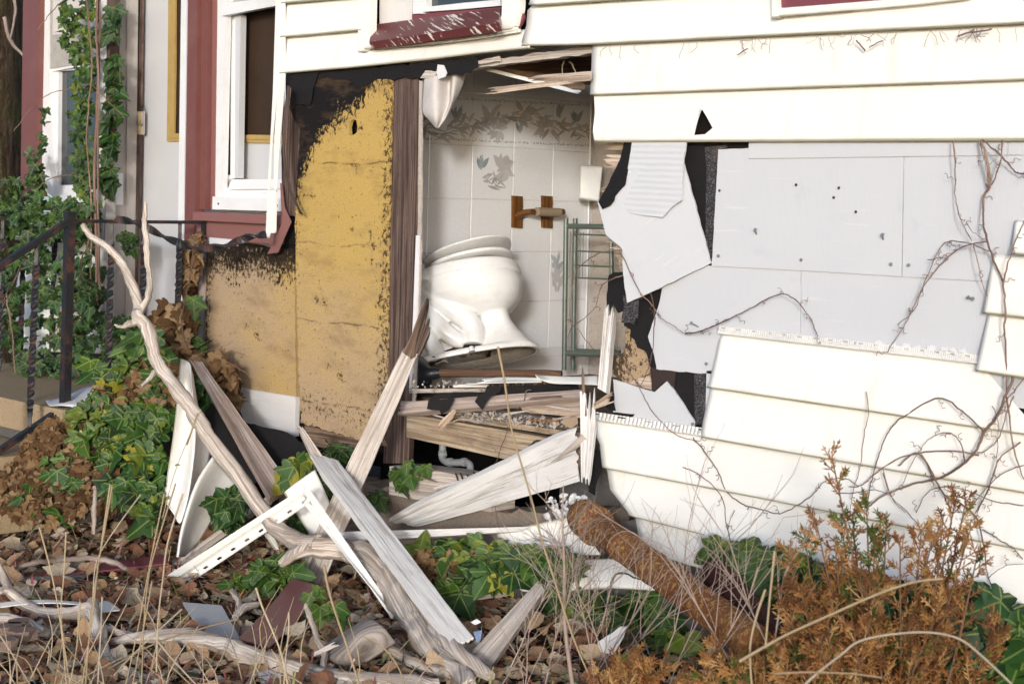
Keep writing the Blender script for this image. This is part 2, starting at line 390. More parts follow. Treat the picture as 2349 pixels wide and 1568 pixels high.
def m_fibre(name, right):
    g = G(name, .95, .1); u = g.uv(); s = g.sep(u); x, y = s[0], s[1]
    fl = g.noise(g.vec(u, (1, 1.5, 1)), 95, 4, .7, 1.2); f2 = g.noise(u, 210, 3, .6); big = g.noise(u, 3.2, 4, .6)
    tan_ = g.mix(g.ramp(f2, (.35, 0), (.7, 1)), (.37, .26, .155), (.55, .415, .275))
    yel = g.mix(g.ramp(f2, (.3, 0), (.7, 1)), (.45, .29, .075), (.62, .44, .16))
    if right: ym = g.math('ADD', g.math('MULTIPLY', y, .75), g.math('ADD', g.math('MULTIPLY', big, .8), g.math('MULTIPLY', g.math('SUBTRACT', fl, .5), 1.1)))
    else: ym = g.math('ADD', g.math('MULTIPLY', x, .55), g.math('ADD', g.math('MULTIPLY', big, .9), g.math('MULTIPLY', g.math('SUBTRACT', fl, .5), .9)))
    c = g.mix(g.ramp(ym, (.45, 0), (1.3, 1)) if right else g.ramp(ym, (.55, 0), (1.15, 1)), tan_, yel)
    # old black coating left along the top
    nb = g.math('ADD', g.math('MULTIPLY', g.math('SUBTRACT', g.noise(g.vec(u, (1.7, 1, 1)), 38, 6, .72), .5), .5), g.math('MULTIPLY', g.math('SUBTRACT', g.noise(u, 7, 3), .5), .18))
    if right:
        dx = g.math('SUBTRACT', x, .395); neg = g.math('MINIMUM', dx, 0.); pos = g.math('MAXIMUM', dx, 0.)
        vb = g.math('ADD', g.math('SUBTRACT', 1.235, g.math('MULTIPLY', g.math('MULTIPLY', neg, neg), 3.0)), g.math('MULTIPLY', pos, .8))
        bl = g.step(g.math('ADD', g.math('SUBTRACT', y, vb), nb), -.012, .03)
    else:
        bl = g.step(g.math('ADD', g.math('SUBTRACT', y, .525), g.math('MULTIPLY', nb, 1.7)), -.015, .03)
    c = g.mix(bl, c, g.mix(f2, (.008, .007, .008), (.022, .02, .022)))
    wst = g.ramp(g.noise(g.vec(u, (1.2, 2.6, 1)), 3.2, 6, .68), (.5, 0), (.72, 1)); c = g.mix(g.math('MULTIPLY', wst, .55), c, (.20, .125, .065))
    if right:
        fold = g.math('ABSOLUTE', g.math('SUBTRACT', g.math('PINGPONG', g.math('ADD', y, g.math('MULTIPLY', g.noise(u, 5, 3), .06)), .31), .15)); cr_ = g.math('MULTIPLY', g.step(fold, .006, .0), g.ramp(g.noise(u, 12, 4), (.42, 0), (.6, 1))); c = g.mix(g.math('MULTIPLY', cr_, .7), c, (.06, .04, .025))
    # mould at the rims and in spots
    md = g.math('ADD', g.math('ADD', g.step(x, .15, .0), g.math('MULTIPLY', g.step(x, .56, .62), .6)), g.math('MULTIPLY', g.step(g.math('ABSOLUTE', g.math('SUBTRACT', y, .1)), .12, 0.), .35)) if right else g.math('ADD', g.step(x, .07, .0), g.step(y, .42, .56))
    sp = g.noise(g.vec(u, (1, .75, 1)), 60, 5, .75)
    mk = g.ramp(g.math('ADD', sp, g.math('MULTIPLY', md, .20)), (.60, 0), (.68, 1)); c = g.mix(g.math('MULTIPLY', mk, .9), c, (.028, .02, .015))
    sp2 = g.ramp(g.math('ADD', g.noise(u, 6, 4, .7), g.math('MULTIPLY', g.noise(u, 80, 3, .7), .35)), (.80, 0), (.86, 1)); c = g.mix(g.math('MULTIPLY', sp2, .9), c, (.03, .02, .015))
    g.bump(g.math('ADD', g.math('ADD', fl, f2), g.math('MULTIPLY', big, 2.)), .004, .9); return g.done(c)
def m_tile():
    g = G('speckled_tile', .28, .35); o = g.obj(); r = g.rand()
    oo = g.vec(o, (1, 1, 1), g.comb(r, g.math('MULTIPLY', r, 7.)))
    c = g.mix(g.ramp(g.noise(oo, 420, 2, .7), (.42, 0), (.62, 1)), (.66, .665, .675), (.79, .795, .80))
    d = g.ramp(g.noise(oo, 9, 5, .7), (.52, 0), (.8, 1)); c = g.mix(g.math('MULTIPLY', d, .22), c, (.30, .26, .22))
    g.bump(g.noise(oo, 60, 3), .0006); return g.done(c, rough=g.ramp(d, (0, .22), (1, .5)))
def m_porcelain():
    g = G('porcelain', .1, .6); o = g.obj(); a = g.noise(o, 5, 5, .65); b = g.noise(o, 60, 4, .7)
    dm = g.math('MULTIPLY', g.ramp(a, (.45, 0), (.72, 1)), g.ramp(b, (.3, .35), (.7, 1)))
    c = g.mix(g.math('MULTIPLY', dm, .5), (.76, .765, .76), (.36, .31, .25))
    sp = g.ramp(g.voro(o, 45), (.0, 1), (.05, 0)); c = g.mix(sp, c, (.1, .07, .05))
    return g.done(c, rough=g.math('ADD', g.math('MULTIPLY', dm, .4), .07))
def m_rust(name, cols, sc=1.0):
    g = G(name, .9, .15); o = g.obj(); a = g.noise(o, 8 * sc, 6, .7); b = g.noise(o, 75 * sc, 5, .7, .5); f = g.noise(o, 220 * sc, 3)
    c = g.mix(g.ramp(a, (.35, 0), (.65, 1)), cols[0], cols[1]); c = g.mix(g.ramp(b, (.5, 0), (.62, 1)), c, cols[2])
    c = g.mix(g.math('MULTIPLY', g.ramp(g.noise(o, 16, 4), (.55, 0), (.7, 1)), .7), c, cols[3])
    g.bump(g.math('ADD', f, g.math('MULTIPLY', b, 2.)), .003, .8); return g.done(c)
def m_iron():
    g = G('black_iron', .45, .4); o = g.obj(); a = g.noise(o, 14, 5, .7); f = g.noise(o, 160, 3)
    k = g.ramp(a, (.5, 0), (.64, 1)); c = g.mix(k, (.016, .017, .02), (.075, .03, .02)); c = g.mix(g.ramp(f, (.68, 0), (.75, .5)), c, (.2, .19, .19))
    g.bump(g.math('ADD', f, a), .0012); return g.done(c, rough=g.ramp(k, (0, .4), (1, .85)))
def m_leaf(name, ivy=True, rough=.42, trans=.0):
    g = G(name, rough, .4 if ivy else .15)
    at = g.n('Attribute', attribute_name='col'); c = at.outputs['Color']; o = g.obj(); r = g.rand()
    c = g.mix(.35, c, g.mix(r, tuple([.0] * 3), c), 'MIX') if False else c
    nz = g.noise(g.vec(o, (1, 1, 1), g.comb(g.math('MULTIPLY', r, 9.), r)), 55 if ivy else 30, 5, .65)
    c = g.mix(g.math('MULTIPLY', g.ramp(nz, (.35, 0), (.75, 1)), .55), c, g.mix(.5, c, (.02, .025, .008) if ivy else (.06, .025, .01)))
    u = g.sep(g.uv()); 
    if ivy:
        ang = g.math('ARCTAN2', u[0], u[1]); rr = g.math('SQRT', g.math('ADD', g.math('MULTIPLY', u[0], u[0]), g.math('MULTIPLY', u[1], u[1])))
        k = g.math('PINGPONG', g.math('ADD', ang, radians(0)), radians(27)); d = g.math('MULTIPLY', rr, k)
        v = g.step(d, .034, .006); c = g.mix(g.math('MULTIPLY', v, .5), c, (.24, .30, .07))
        g.bump(g.math('SUBTRACT', nz, g.math('MULTIPLY', v, .6)), .0025, .6)
    else:
        k = g.math('PINGPONG', g.math('ADD', u[1], g.math('MULTIPLY', g.math('ABSOLUTE', u[0]), -.7)), .11); v = g.step(k, .016, .0); v = g.math('MAXIMUM', v, g.step(g.math('ABSOLUTE', u[0]), .03, .0))
        c = g.mix(g.math('MULTIPLY', v, .18), c, (.10, .055, .025)); g.bump(g.math('ADD', nz, g.math('MULTIPLY', v, .5)), .003, .8)
    return g.done(c)
def m_attr(name, rough=.8, var=.3):
    g = G(name, rough, .15); c = g.n('Attribute', attribute_name='col').outputs['Color']
    return g.done(g.mix(g.math('MULTIPLY', g.noise(g.obj(), 40, 3), var), c, (.08, .05, .03)))
def m_bark():
    g = G('tree_bark', .95, .1); o = g.obj(); w = g.vec(o, (9, 9, 2.2)); a = g.noise(w, 2, 6, .7, 1.); b = g.noise(o, 3, 4); f = g.noise(o, 40, 4)
    c = g.ramp(a, (.3, (.02, .015, .01)), (.5, (.13, .085, .05)), (.72, (.30, .22, .14))); mo = g.ramp(g.math('ADD', b, g.math('MULTIPLY', f, .3)), (.62, 0), (.74, 1))
    c = g.mix(g.math('MULTIPLY', mo, .7), c, (.10, .10, .03)); g.bump(g.math('ADD', g.math('MULTIPLY', a, 3.), f), .03); return g.done(c)
def m_ground():
    g = G('soil', .95, .1); o = g.obj(); a = g.noise(o, 9, 6, .7); b = g.noise(o, 60, 4, .7)
    c = g.ramp(b, (.3, (.02, .013, .008)), (.55, (.085, .05, .028)), (.75, (.19, .125, .07))); c = g.mix(g.ramp(a, (.45, 0), (.7, 1)), c, (.05, .032, .02))
    g.bump(g.math('ADD', b, a), .03); return g.done(c)
def m_concrete(name, c1, c2):
    g = G(name, .9, .15); o = g.obj(); a = g.noise(o, 5, 6, .7); b = g.noise(o, 80, 4, .7); c = g.mix(a, c1, c2)
    c = g.mix(g.math('MULTIPLY', g.ramp(b, (.55, 0), (.7, 1)), .35), c, (.12, .09, .06)); g.bump(g.math('ADD', b, a), .006); return g.done(c)
def m_glass(col=(.02, .025, .028)):
    g = G('window_glass', .04, .6); g.b.inputs['Coat Weight'].default_value = .3; return g.done(g.mix(g.noise(g.obj(), 6, 4), col, tuple(k * 2.2 for k in col)))
def m_splash():
    g = G('maroon_paint_splashed', .4, .4); u = g.uv(); w = g.comb(g.math('ADD', g.sep(u)[0], g.math('MULTIPLY', g.sep(u)[1], -.8)), g.sep(u)[1])
    a = g.noise(g.vec(w, (38, 9, 1)), 1, 5, .65); m = g.noise(g.vec(u, (3.2, 3, 1)), 1, 2)
    k = g.ramp(g.math('ADD', a, g.math('MULTIPLY', m, .45)), (.79, 0), (.81, 1)); c = g.mix(g.noise(u, 12, 4), (.115, .03, .032), (.15, .045, .045))
    return g.done(g.mix(k, c, (.72, .68, .62)))

MAT = dict(
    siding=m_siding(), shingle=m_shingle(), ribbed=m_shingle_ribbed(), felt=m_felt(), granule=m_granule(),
    fibreR=m_fibre('fibreboard_wide', True), fibreL=m_fibre('fibreboard_left', False), tile=m_tile(), porcelain=m_porcelain(),
    grey=m_wood('weathered_grey_wood', (.66, .605, .545), (.39, .325, .275), stain=.25),
    brown=m_wood('brown_stud_wood', (.20, .115, .07), (.085, .045, .03), stain=.5),
    stud=m_wood('dark_weathered_stud', (.185, .13, .105), (.05, .032, .028), stain=.5),
    raw=m_wood('raw_joist_wood', (.50, .40, .29), (.26, .185, .12), stain=.75),
    rotten=m_wood('rotten_wood', (.30, .21, .15), (.10, .065, .045), stain=.7),
    whitewood=m_wood('worn_white_paint_wood', (.58, .51, .445), (.36, .285, .235), paint=(.74, .725, .70), pcov=.66, stain=.2),
    paintwood=m_wood('white_paint_wood', (.5, .42, .36), (.27, .2, .16), paint=(.74, .725, .71), pcov=.8),
    splinter=m_wood('fresh_split_wood', (.68, .58, .48), (.42, .30, .21), stain=.2),
    drift=m_wood('bleached_branch', (.70, .645, .575), (.36, .275, .215), grain=.8, stain=.75),
    pinkwood=m_wood('pinkish_grey_wood', (.53, .45, .39), (.29, .21, .175), stain=.3),
    jamb=m_wood('flaking_jamb_paint', (.36, .30, .26), (.2, .15, .13), paint=(.50, .465, .435), pcov=.82),
    maroon=m_plain('maroon_metal', (.185, .048, .060), .38, .45, .25, (.22, .12, .11), 12), splash=m_splash(),
    red=m_plain('dusty_red_trim', (.165, .060, .054), .42, .4, .45, (.22, .115, .09), 7),
    redpale=m_plain('faded_red_trim', (.235, .105, .095), .5, .35, .4, (.22, .13, .11), 9),
    white=m_plain('white_vinyl', (.74, .75, .76), .35, .4, .18, (.4, .37, .33), 8),
    doorwhite=m_plain('white_door', (.55, .56, .58), .45, .35, .14, (.4, .37, .33), 4),
    screen=m_plain('dusty_screen', (.40, .38, .35), .8, .2, .6, (.2, .17, .14), 14),
    gold=m_plain('yellow_paint', (.43, .30, .105), .5, .35, .4, (.22, .14, .05), 12),
    browndark=m_plain('dark_brown_panel', (.045, .027, .017), .6, .25, .5, (.015, .01, .006), 4),
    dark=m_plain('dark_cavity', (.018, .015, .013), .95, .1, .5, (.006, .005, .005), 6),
    glass=m_glass(), iron=m_iron(),
    rust=m_rust('orange_rust', ((.25, .10, .038), (.15, .055, .028), (.44, .27, .10), (.30, .14, .05))),
    rustdark=m_rust('maroon_rust', ((.055, .02, .017), (.075, .03, .023), (.045, .02, .018), (.09, .04, .03))),
    nail=m_rust('rusty_nail', ((.06, .035, .025), (.1, .06, .04), (.12, .06, .03), (.05, .05, .05)), 3),
    zinc=m_plain('zinc_grey', (.22, .235, .25), .5, .5, .4, (.08, .08, .08), 30, .3),
    pvc=m_plain('grey_pipe', (.30, .32, .33), .5, .4, .55, (.12, .1, .08), 20),
    greenmetal=m_plain('sage_metal', (.135, .17, .145), .32, .5, .3, (.04, .045, .035), 15, .25),
    oak=m_wood('varnished_oak', (.23, .105, .028), (.10, .04, .012), rough=.4),
    card=m_plain('cardboard', (.30, .23, .16), .9, .1, .3),
    rubber=m_plain('black_rubber', (.011, .013, .018), .4, .4, .35, (.06, .06, .065), 14),
    cloth=m_plain('white_cloth', (.58, .55, .53), .9, .1, .4, (.33, .29, .26), 9),
    paintgrout=m_plain('pale_grout', (.60, .59, .58), .8, .2, .25), plaster=m_concrete('crumbled_plaster', (.56, .52, .48), (.40, .33, .27)),
    stone=m_concrete('foundation_stone', (.33, .27, .215), (.16, .125, .10)), slab=m_concrete('tan_concrete', (.43, .325, .20), (.34, .25, .155)),
    block=m_concrete('grey_block', (.16, .15, .14), (.10, .095, .085)),
    fluff=m_plain('white_insulation', (.78, .77, .76), .95, .1, .15, (.5, .46, .42), 20, 0, .006),
    paper=m_plain('white_scrap', (.70, .70, .71), .8, .2, .25), greyplate=m_plain('pale_grey_plate', (.42, .42, .425), .6, .3, .25, (.25, .24, .23), 7),
    ivy=m_leaf('ivy_leaf'), dead=m_leaf('dead_leaf', False, .8), stem=m_attr('dry_stem'), bark=m_bark(), ground=m_ground(),
    juniper=m_attr('juniper_scale', .85, .15), printm=m_attr('flower_print', .35, .0), vine=m_wood('vine_bark', (.30, .20, .15), (.14, .085, .065), grain=.4, stain=.3),
    twig=m_wood('grey_twig', (.42, .345, .30), (.25, .19, .16), grain=.4), grime=m_concrete('crusted_underside', (.22, .19, .16), (.10, .08, .06)),
    bluescrap=m_plain('blue_wrapper', (.10, .17, .33), .4, .4, .5, (.6, .6, .62), 40), wire=m_plain('green_wire', (.03, .06, .05), .5, .4, .3),
)

# ================================================================== the house
house = thing('house', 'derelict cream-sided house with a torn-open bathroom wall', 'house', (1.2, .1, 0))

def poly_at(pl, t):
    ls = [(b[0] - a[0]) for a, b in zip(pl[:-1], pl[1:])]; x = lerp(pl[0][0], pl[-1][0], t)
    for a, b in zip(pl[:-1], pl[1:]):
        if x <= b[0] + 1e-6: return (x, lerp(a[1], b[1], (x - a[0]) / (b[0] - a[0] + 1e-9)))
    return pl[-1]
def siding(top, bot, jl=0, jr=0, Y=-.012, out=.019, strip=None, lip=True, leftx=None, nx=40, label=None, parent=None, wav=.0013, holes=None):
    """one vinyl course: top and bottom edge lines (x, y), hem turned in below; strip = nailing flange above the top edge"""
    pl = Yp(Y); prof = [(0, .010), (.12, .006), (.5, -.002), (.9, -.011), (.975, -.0135), (.998, -.0135), (1.0, -.002), (.995, .012)]
    sd = random.random() * 40; mb = MB(); rows = len(prof); vs = []; uvs = []
    offs = [rnd(-1, 1) * jl for _ in range(rows)]; ofr = [rnd(-1, 1) * jr for _ in range(rows)]
    if leftx: offs = [leftx[min(len(leftx) - 1, int(p[0] * (len(leftx) - 1) + .5))] for p in prof]
    for j, (v, yo) in enumerate(prof):
        for i in range(nx + 1):
            u = i / nx; a = pl(*poly_at(top, u)); b = pl(*poly_at(bot, u)); p = a.lerp(b, v)
            f = max(0, 1 - u * 9); fr = max(0, 1 - (1 - u) * 9)
            p.x += offs[j] * f + ofr[j] * fr
            p.y += yo * out / .014 + wav * NZ.noise(V((p.x * 2.6, v * 1.2, sd))) + wav * .8 * NZ.noise(V((p.x * 9, v * 2, sd + 5)))
            p.z += .0006 * NZ.noise(V((p.x * 3, sd, 0)))
            vs.append(p); uvs.append((p.x, (b - a).length * (1 - v)))
    w = nx + 1
    fs = [(j * w + i, (j + 1) * w + i, (j + 1) * w + i + 1, j * w + i + 1) for j in range(rows - 1) for i in range(nx)]
    mb.add(vs, fs, uvs)
    if strip:   # nailing flange with slots, real holes
        hh = strip; k = 0
        A = [pl(*poly_at(top, i / 120)) for i in range(121)]
        for i in range(120):
            a, b = A[i], A[i + 1]
            def q(p, h, yo): return V((p.x, p.y + yo, p.z + h))
            slot = i % 7 in (1, 2)
            bands = [(0, .25, .012, -.004), (.25, .42, -.004, -.002), (.42, .58, -.002, .001), (.58, .72, .001, .002), (.72, .86, .002, .003), (.86, 1, .003, .004)]
            for m, (h0, h1, y0, y1) in enumerate(bands):
                if m == 4 and slot: continue
                wv = .0025 * NZ.noise(V((a.x * 7, sd, 3)))
                mb.add([q(a, h0 * hh, y0 + wv), q(b, h0 * hh, y0 + wv), q(b, h1 * hh, y1 + wv), q(a, h1 * hh, y1 + wv)], [(0, 1, 2, 3)], [(a.x, .05), (b.x, .05), (b.x, .06), (a.x, .06)])
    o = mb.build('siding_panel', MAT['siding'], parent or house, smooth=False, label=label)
    md = o.modifiers.new('thickness', 'SOLIDIFY'); md.thickness = .0014; md.offset = -1
    for p in o.data.polygons: p.use_smooth = True
    return o

# --- courses above the hole, left of the upper window
siding([(644, -95), (840, -118)], [(648, 10), (838, -6)])
siding([(648, 8), (836, -8)], [(642, 88), (836, 71)])
siding([(640, 84), (838, 66), (839, 112), (1000, 101), (1100, 88), (1190, 68), (1222, 60)], [(635, 171), (800, 158), (1000, 137), (1120, 122), (1223, 112)], nx=90, wav=.003)
# --- courses above the hole, right
siding([(1196, -95), (2400, -150)], [(1225, 15), (1420, 2), (2400, -52)], jl=.01, nx=60)
siding([(1212, 12), (1420, -2), (2400, -55)], [(1200, 107), (1356, 104), (2400, 53)], jl=.012, nx=60)
siding([(1353, 102), (2400, 50)], [(1359, 220), (2400, 184)], leftx=[0, 0, .002, .004], nx=60)
# course with the torn triangular hole
def hem(mb):
    pl = Yp(-.030)
    for i in range(60):
        a, b = pl(*poly_at([(1361, 325), (2400, 321)], i / 60)), pl(*poly_at([(1361, 325), (2400, 321)], (i + 1) / 60))
        for (z0, y0), (z1, y1) in (((0, 0), (-.003, .003)), ((-.003, .003), (-.002, .012)), ((-.002, .012), (.0, .02))):
            mb.add([a + V((0, y0, z0)), b + V((0, y0, z0)), b + V((0, y1, z1)), a + V((0, y1, z1))], [(0, 1, 2, 3)], [(a.x, 0), (b.x, 0), (b.x, .004), (a.x, .004)])
sp = PL(Yp(-.030)(1800, 323), (0, 1, -.13), (1, 0, 0))
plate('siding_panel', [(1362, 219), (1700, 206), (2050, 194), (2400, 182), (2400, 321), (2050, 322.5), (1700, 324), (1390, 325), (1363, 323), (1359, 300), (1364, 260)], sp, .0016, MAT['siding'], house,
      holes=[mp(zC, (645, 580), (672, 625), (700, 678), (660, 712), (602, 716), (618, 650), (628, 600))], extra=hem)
tf = [(x, y, wD(x, y) - .055) for x, y in mp(zC, (628, 598), (618, 650))] ; tg = [(x, y, wD(x, y) - .035) for x, y in mp(zC, (640, 575), (604, 712))]
board4('torn_flap', [(*zC(640, 578), wD(*zC(640, 578)) - .055), (*zC(632, 578), wD(*zC(632, 578)) - .03), (*zC(600, 714), wD(*zC(600, 714)) - .035), (*zC(616, 650), wD(*zC(616, 650)) - .05)], .0016, MAT['siding'], house, rough=0)
# more courses up out of the picture, so the wall is a wall
for k in range(5):
    siding([(644, -200 - k * 105), (1500, -260 - k * 112), (2420, -268 - k * 130)], [(644, -92 - k * 105), (1500, -142 - k * 112), (2420, -140 - k * 130)], nx=20)
# --- lower right courses
siding([(1646, 768), (1900, 797), (2246, 838)], [(1629, 888), (2400, 1001)], strip=.028, jl=.003, nx=60)
siding([(1624, 884), (2400, 998)], [(1615, 1002), (2400, 1137)], jl=.004, nx=60)
siding([(1344, 962), (1500, 986), (1616, 1004), (2400, 1133)], [(1391, 1072), (1565, 1105), (2400, 1269)], strip=.030, leftx=[.0, .004, .018, -.006, .0], nx=70, wav=.0025)
siding([(1380, 1068), (1565, 1102), (2400, 1265)], [(1452, 1182), (1638, 1229), (2400, 1412)], leftx=[0, -.012, -.03, -.01, 0], nx=60)
siding([(1448, 1178), (1700, 1240), (2400, 1408)], [(1480, 1262), (1610, 1300), (1720, 1342)], jl=.01, jr=.03, nx=40)
siding([(2225, 1366), (2420, 1412)], [(2255, 1432), (2330, 1440), (2420, 1500)], jl=.02, nx=20)
# --- far right courses over the shingles
siding([(2272, 583), (2420, 588)], [(2262, 718), (2420, 736)], Y=-.018, nx=16)
siding([(2262, 714), (2420, 732)], [(2244, 850), (2420, 876)], Y=-.018, nx=16)
siding([(2322, 505), (2420, 505)], [(2326, 582), (2420, 590)], Y=-.030, nx=12)
# --- nail heads of the two flanges
def nail(p, d, r, L, parent, mat='zinc', name='nail'):
    d = V(d).normalized(); mb = MB(); mb.tube([p, p + d * L], r * .45, n=7); mb.tube([p + d * L, p + d * (L + r * .35)], [r, r * .9], n=10)
    return mb.build(name, MAT[mat], parent)
for q in mp(zI, (215, 518), (1000, 603), (1670, 345), (62, 1063), (210, 100), (685, 123), (1200, 148), (1302, 153), (110, 103), (140, 718)):
    nail(Yp(-.002)(*q), (.15, -1, .2), .0055, .006, house)
# --- grey cement shingles
def shingle(pts, Y=0, jag=0, ribbed=False, rot=0, pl=None, th=.0065):
    return plate('shingle', pts, pl or Yp(Y), th, MAT['ribbed' if ribbed else 'shingle'], house, jag=jag, step=.014, rot_uv=rot)
shingle([(1718, 300), (2311, 297), (2310, 356), (1716, 364)], -.010, .0008)
shingle([(2313, 297), (2440, 297), (2440, 354), (2312, 356)], -.010, .0008)
s1 = shingle([(1647, 343), (1717, 340), (1717, 335), (2072, 330), (2067, 634), (1850, 621), (1632, 610)], -.004, .0008)
s2 = shingle([(2074, 330), (2440, 330), (2440, 655), (2260, 645), (2069, 634.5)], -.004, .0008)
s3 = shingle(mp(zN, (985, 60), (1250, -60)) + [(1836, 606), (1834, 860)] + mp(zN, (1560, 860), (1380, 842), (1140, 826), (922, 802), (903, 690), (850, 530), (945, 250), (972, 115)), .003, .0016)
s4 = shingle([(1838, 606), (2440, 640), (2440, 950), (1835, 865)], .003, .0008)
shingle([(1620, 850), (1700, 850), (1690, 1010), (1616, 1010)], .003, 0)
# slipped and broken shingles, hanging off the wall
T1 = mp(zM, (1150, 372), (1375, 1200), (975, 1395), (675, 1532), (655, 1400), (640, 1250), (635, 1078), (500, 965), (452, 780), (430, 690), (470, 700), (540, 640), (590, 592), (650, 565), (720, 420))
w_ = lambda x, y, o: (x, y, wD(x, y) - o)
t1 = shingle(T1, pl=Tri(w_(1560, 380, .02), w_(1630, 603, .012), w_(1438, 694, .05)), jag=.0018, rot=-.5)
T2 = mp(zM, (722, 150), (1172, 150), (1160, 260), (1145, 330), (1140, 480), (1128, 675), (1045, 735), (965, 820), (800, 800), (690, 780), (650, 720), (640, 650), (700, 300))
t2 = shingle(T2, pl=Tri(w_(1450, 320, .03), w_(1570, 320, .03), w_(1517, 499, .05)), jag=.002, ribbed=True, rot=.12)
shingle(mp(zN, (560, 885), (780, 955), (905, 995), (800, 1120), (770, 1180), (560, 1160), (572, 1040)), .012, .0015, rot=.05)
shingle(mp(zN, (1005, 905), (1060, 970), (1150, 1100), (1240, 1242), (1230, 1300), (700, 1230), (760, 1150), (905, 995)), .006, .0012, rot=.7)
shingle(mp(zJ, (80, 610), (190, 580), (370, 650), (290, 740), (150, 745)), -.032, .0012)
# fixings left in the shingles
for q, par in ((zC(932, 1240), s1), (zC(1603, 1268), s1)):
    p = Yp(-.004)(*q); nail(p, (.55, -1, .62), .0055, .030, par, 'zinc')
for q, par in ((zC(1372, 996), s1), (zC(1462, 1123), s1), (zC(1146, 980), s1), (zC(1345, 1047), s1), (zC(740, 1010), s1)):
    nail(Yp(-.004)(*q), (0, -1, .1), .0045, .003, par, 'nail')
nail(Yp(.003)(*zI(1668, 348)), (-.2, -1, .3), .0055, .02, s4)
nail(Yp(.003)(*zI(90, 505)), (-.3, -1, .5), .005, .03, s4)
# --- black felt, roll roofing strips, sheathing
plate('felt', [(1572, 315), (1730, 315), (1730, 352), (1660, 352), (1660, 700), (1560, 720), (1500, 520), (1540, 440)], Yp(.018), .002, MAT['felt'], house, jag=.004)
plate('felt', mp(zM, (655, 170), (722, 170), (690, 400), (660, 545), (575, 640), (565, 680), (530, 722), (470, 750), (436, 690), (520, 540), (618, 330)), Tri(w_(1440, 325, .01), w_(1372, 465, .06), w_(1450, 325, .012)), .002, MAT['felt'], house, jag=.003)
plate('felt', mp(zN, (640, -10), (560, -5), (520, 22), (505, 180), (520, 335), (560, 262), (600, 335), (640, 320), (665, 220), (660, 100)), Yp(.006), .002, MAT['felt'], house, jag=.004)
plate('felt', mp(zN, (980, 100), (700, 200), (640, 320), (650, 440), (705, 470), (700, 525), (740, 560), (760, 620), (830, 650), (860, 760), (880, 800), (880, 980), (1240, 1250), (1420, 1250), (1420, 780), (1050, 760)), Yp(.016), .002, MAT['felt'], house, jag=.004)
plate('felt', mp(zN, (870, 790), (1085, 815), (1070, 960), (1000, 900), (905, 992), (880, 980)), Yp(.0115), .0015, m_felt('brown_felt', (.026, .018, .016)), house, jag=.003)
plate('felt', mp(zN, (495, 1035), (555, 1030), (580, 1150), (500, 1125)), Yp(-.002), .002, MAT['felt'], house, jag=.004)
plate('felt', mp(zG, (1185, 190), (1210, 180), (1225, 230), (1300, 240), (1305, 290), (1270, 400), (1255, 490), (1220, 470), (1215, 380), (1225, 290), (1180, 245)), Yp(-.008), .002, MAT['felt'], house, jag=.005)
plate('roofing_strip', mp(zM, (1325, 235), (1505, 213), (1510, 240), (1440, 262), (1425, 600), (1420, 1250), (1350, 1180), (1330, 950), (1340, 400)), Yp(.012), .003, MAT['granule'], house, jag=.0015)
plate('roofing_strip', mp(zN, (640, 190), (775, 205), (765, 380), (745, 372), (735, 435), (700, 415), (628, 415), (650, 260)), Yp(.001), .003, MAT['granule'], house, jag=.002)
plate('roofing_strip', mp(zN, (1235, 800), (1332, 810), (1330, 1262), (1242, 1262)), Yp(.010), .003, MAT['granule'], house, jag=.001)
plate('roofing_strip', mp(zM, (720, 220), (655, 390), (690, 395)), Yp(-.001), .002, MAT['granule'], house)
plate('fibreboard', mp(zN, (660, 460), (700, 470), (720, 530), (760, 600), (830, 660), (880, 760), (860, 840), (720, 935), (600, 880), (520, 800), (530, 715), (645, 665), (665, 560)), Yp(.022), .014, m_fibre('fibreboard_scrap', True), house, jag=.006)
plate('sheathing_board', mp(zN, (700, 915), (860, 850), (885, 975), (820, 960), (700, 925)), Yp(.012), .018, MAT['splinter'], house, jag=.004)
# broken ends of the sheathing boards at the right side of the hole
for (x0, y0, x1, y1), yy in (((470, 195, 700, 258), .02), ((455, 295, 720, 425), .012), ((445, 530, 720, 640), .02), ((440, 650, 640, 820), .022), ((460, 880, 640, 990), .016), ((495, 1000, 660, 1090), .012), ((565, 1090, 700, 1250), .02)):
    a, b, c_, d_ = zM(x0, y0), zM(x0 + 12, y1), zM(x1, y1), zM(x1, y0)
    board4('sheathing_board', [(*a, wD(*a, yy)), (*b, wD(*b, yy)), (*c_, wD(*c_, yy)), (*d_, wD(*d_, yy))], .02, MAT['splinter' if yy < .018 else 'raw'], house, jagA=.075, rough=.003, ny=10)
# wall sheathing that closes the wall behind the shingles and siding
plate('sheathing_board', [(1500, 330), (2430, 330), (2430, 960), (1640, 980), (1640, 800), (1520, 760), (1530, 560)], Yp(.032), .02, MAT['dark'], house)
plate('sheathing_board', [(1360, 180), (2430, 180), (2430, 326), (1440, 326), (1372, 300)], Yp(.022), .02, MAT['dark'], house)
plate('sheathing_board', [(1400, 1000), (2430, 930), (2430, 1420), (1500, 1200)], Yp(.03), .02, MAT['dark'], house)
plate('foundation', [(1180, 1240), (1460, 1190), (2430, 1380), (2430, 1760), (1180, 1500)], Yp(.02), .2, MAT['block'], house)

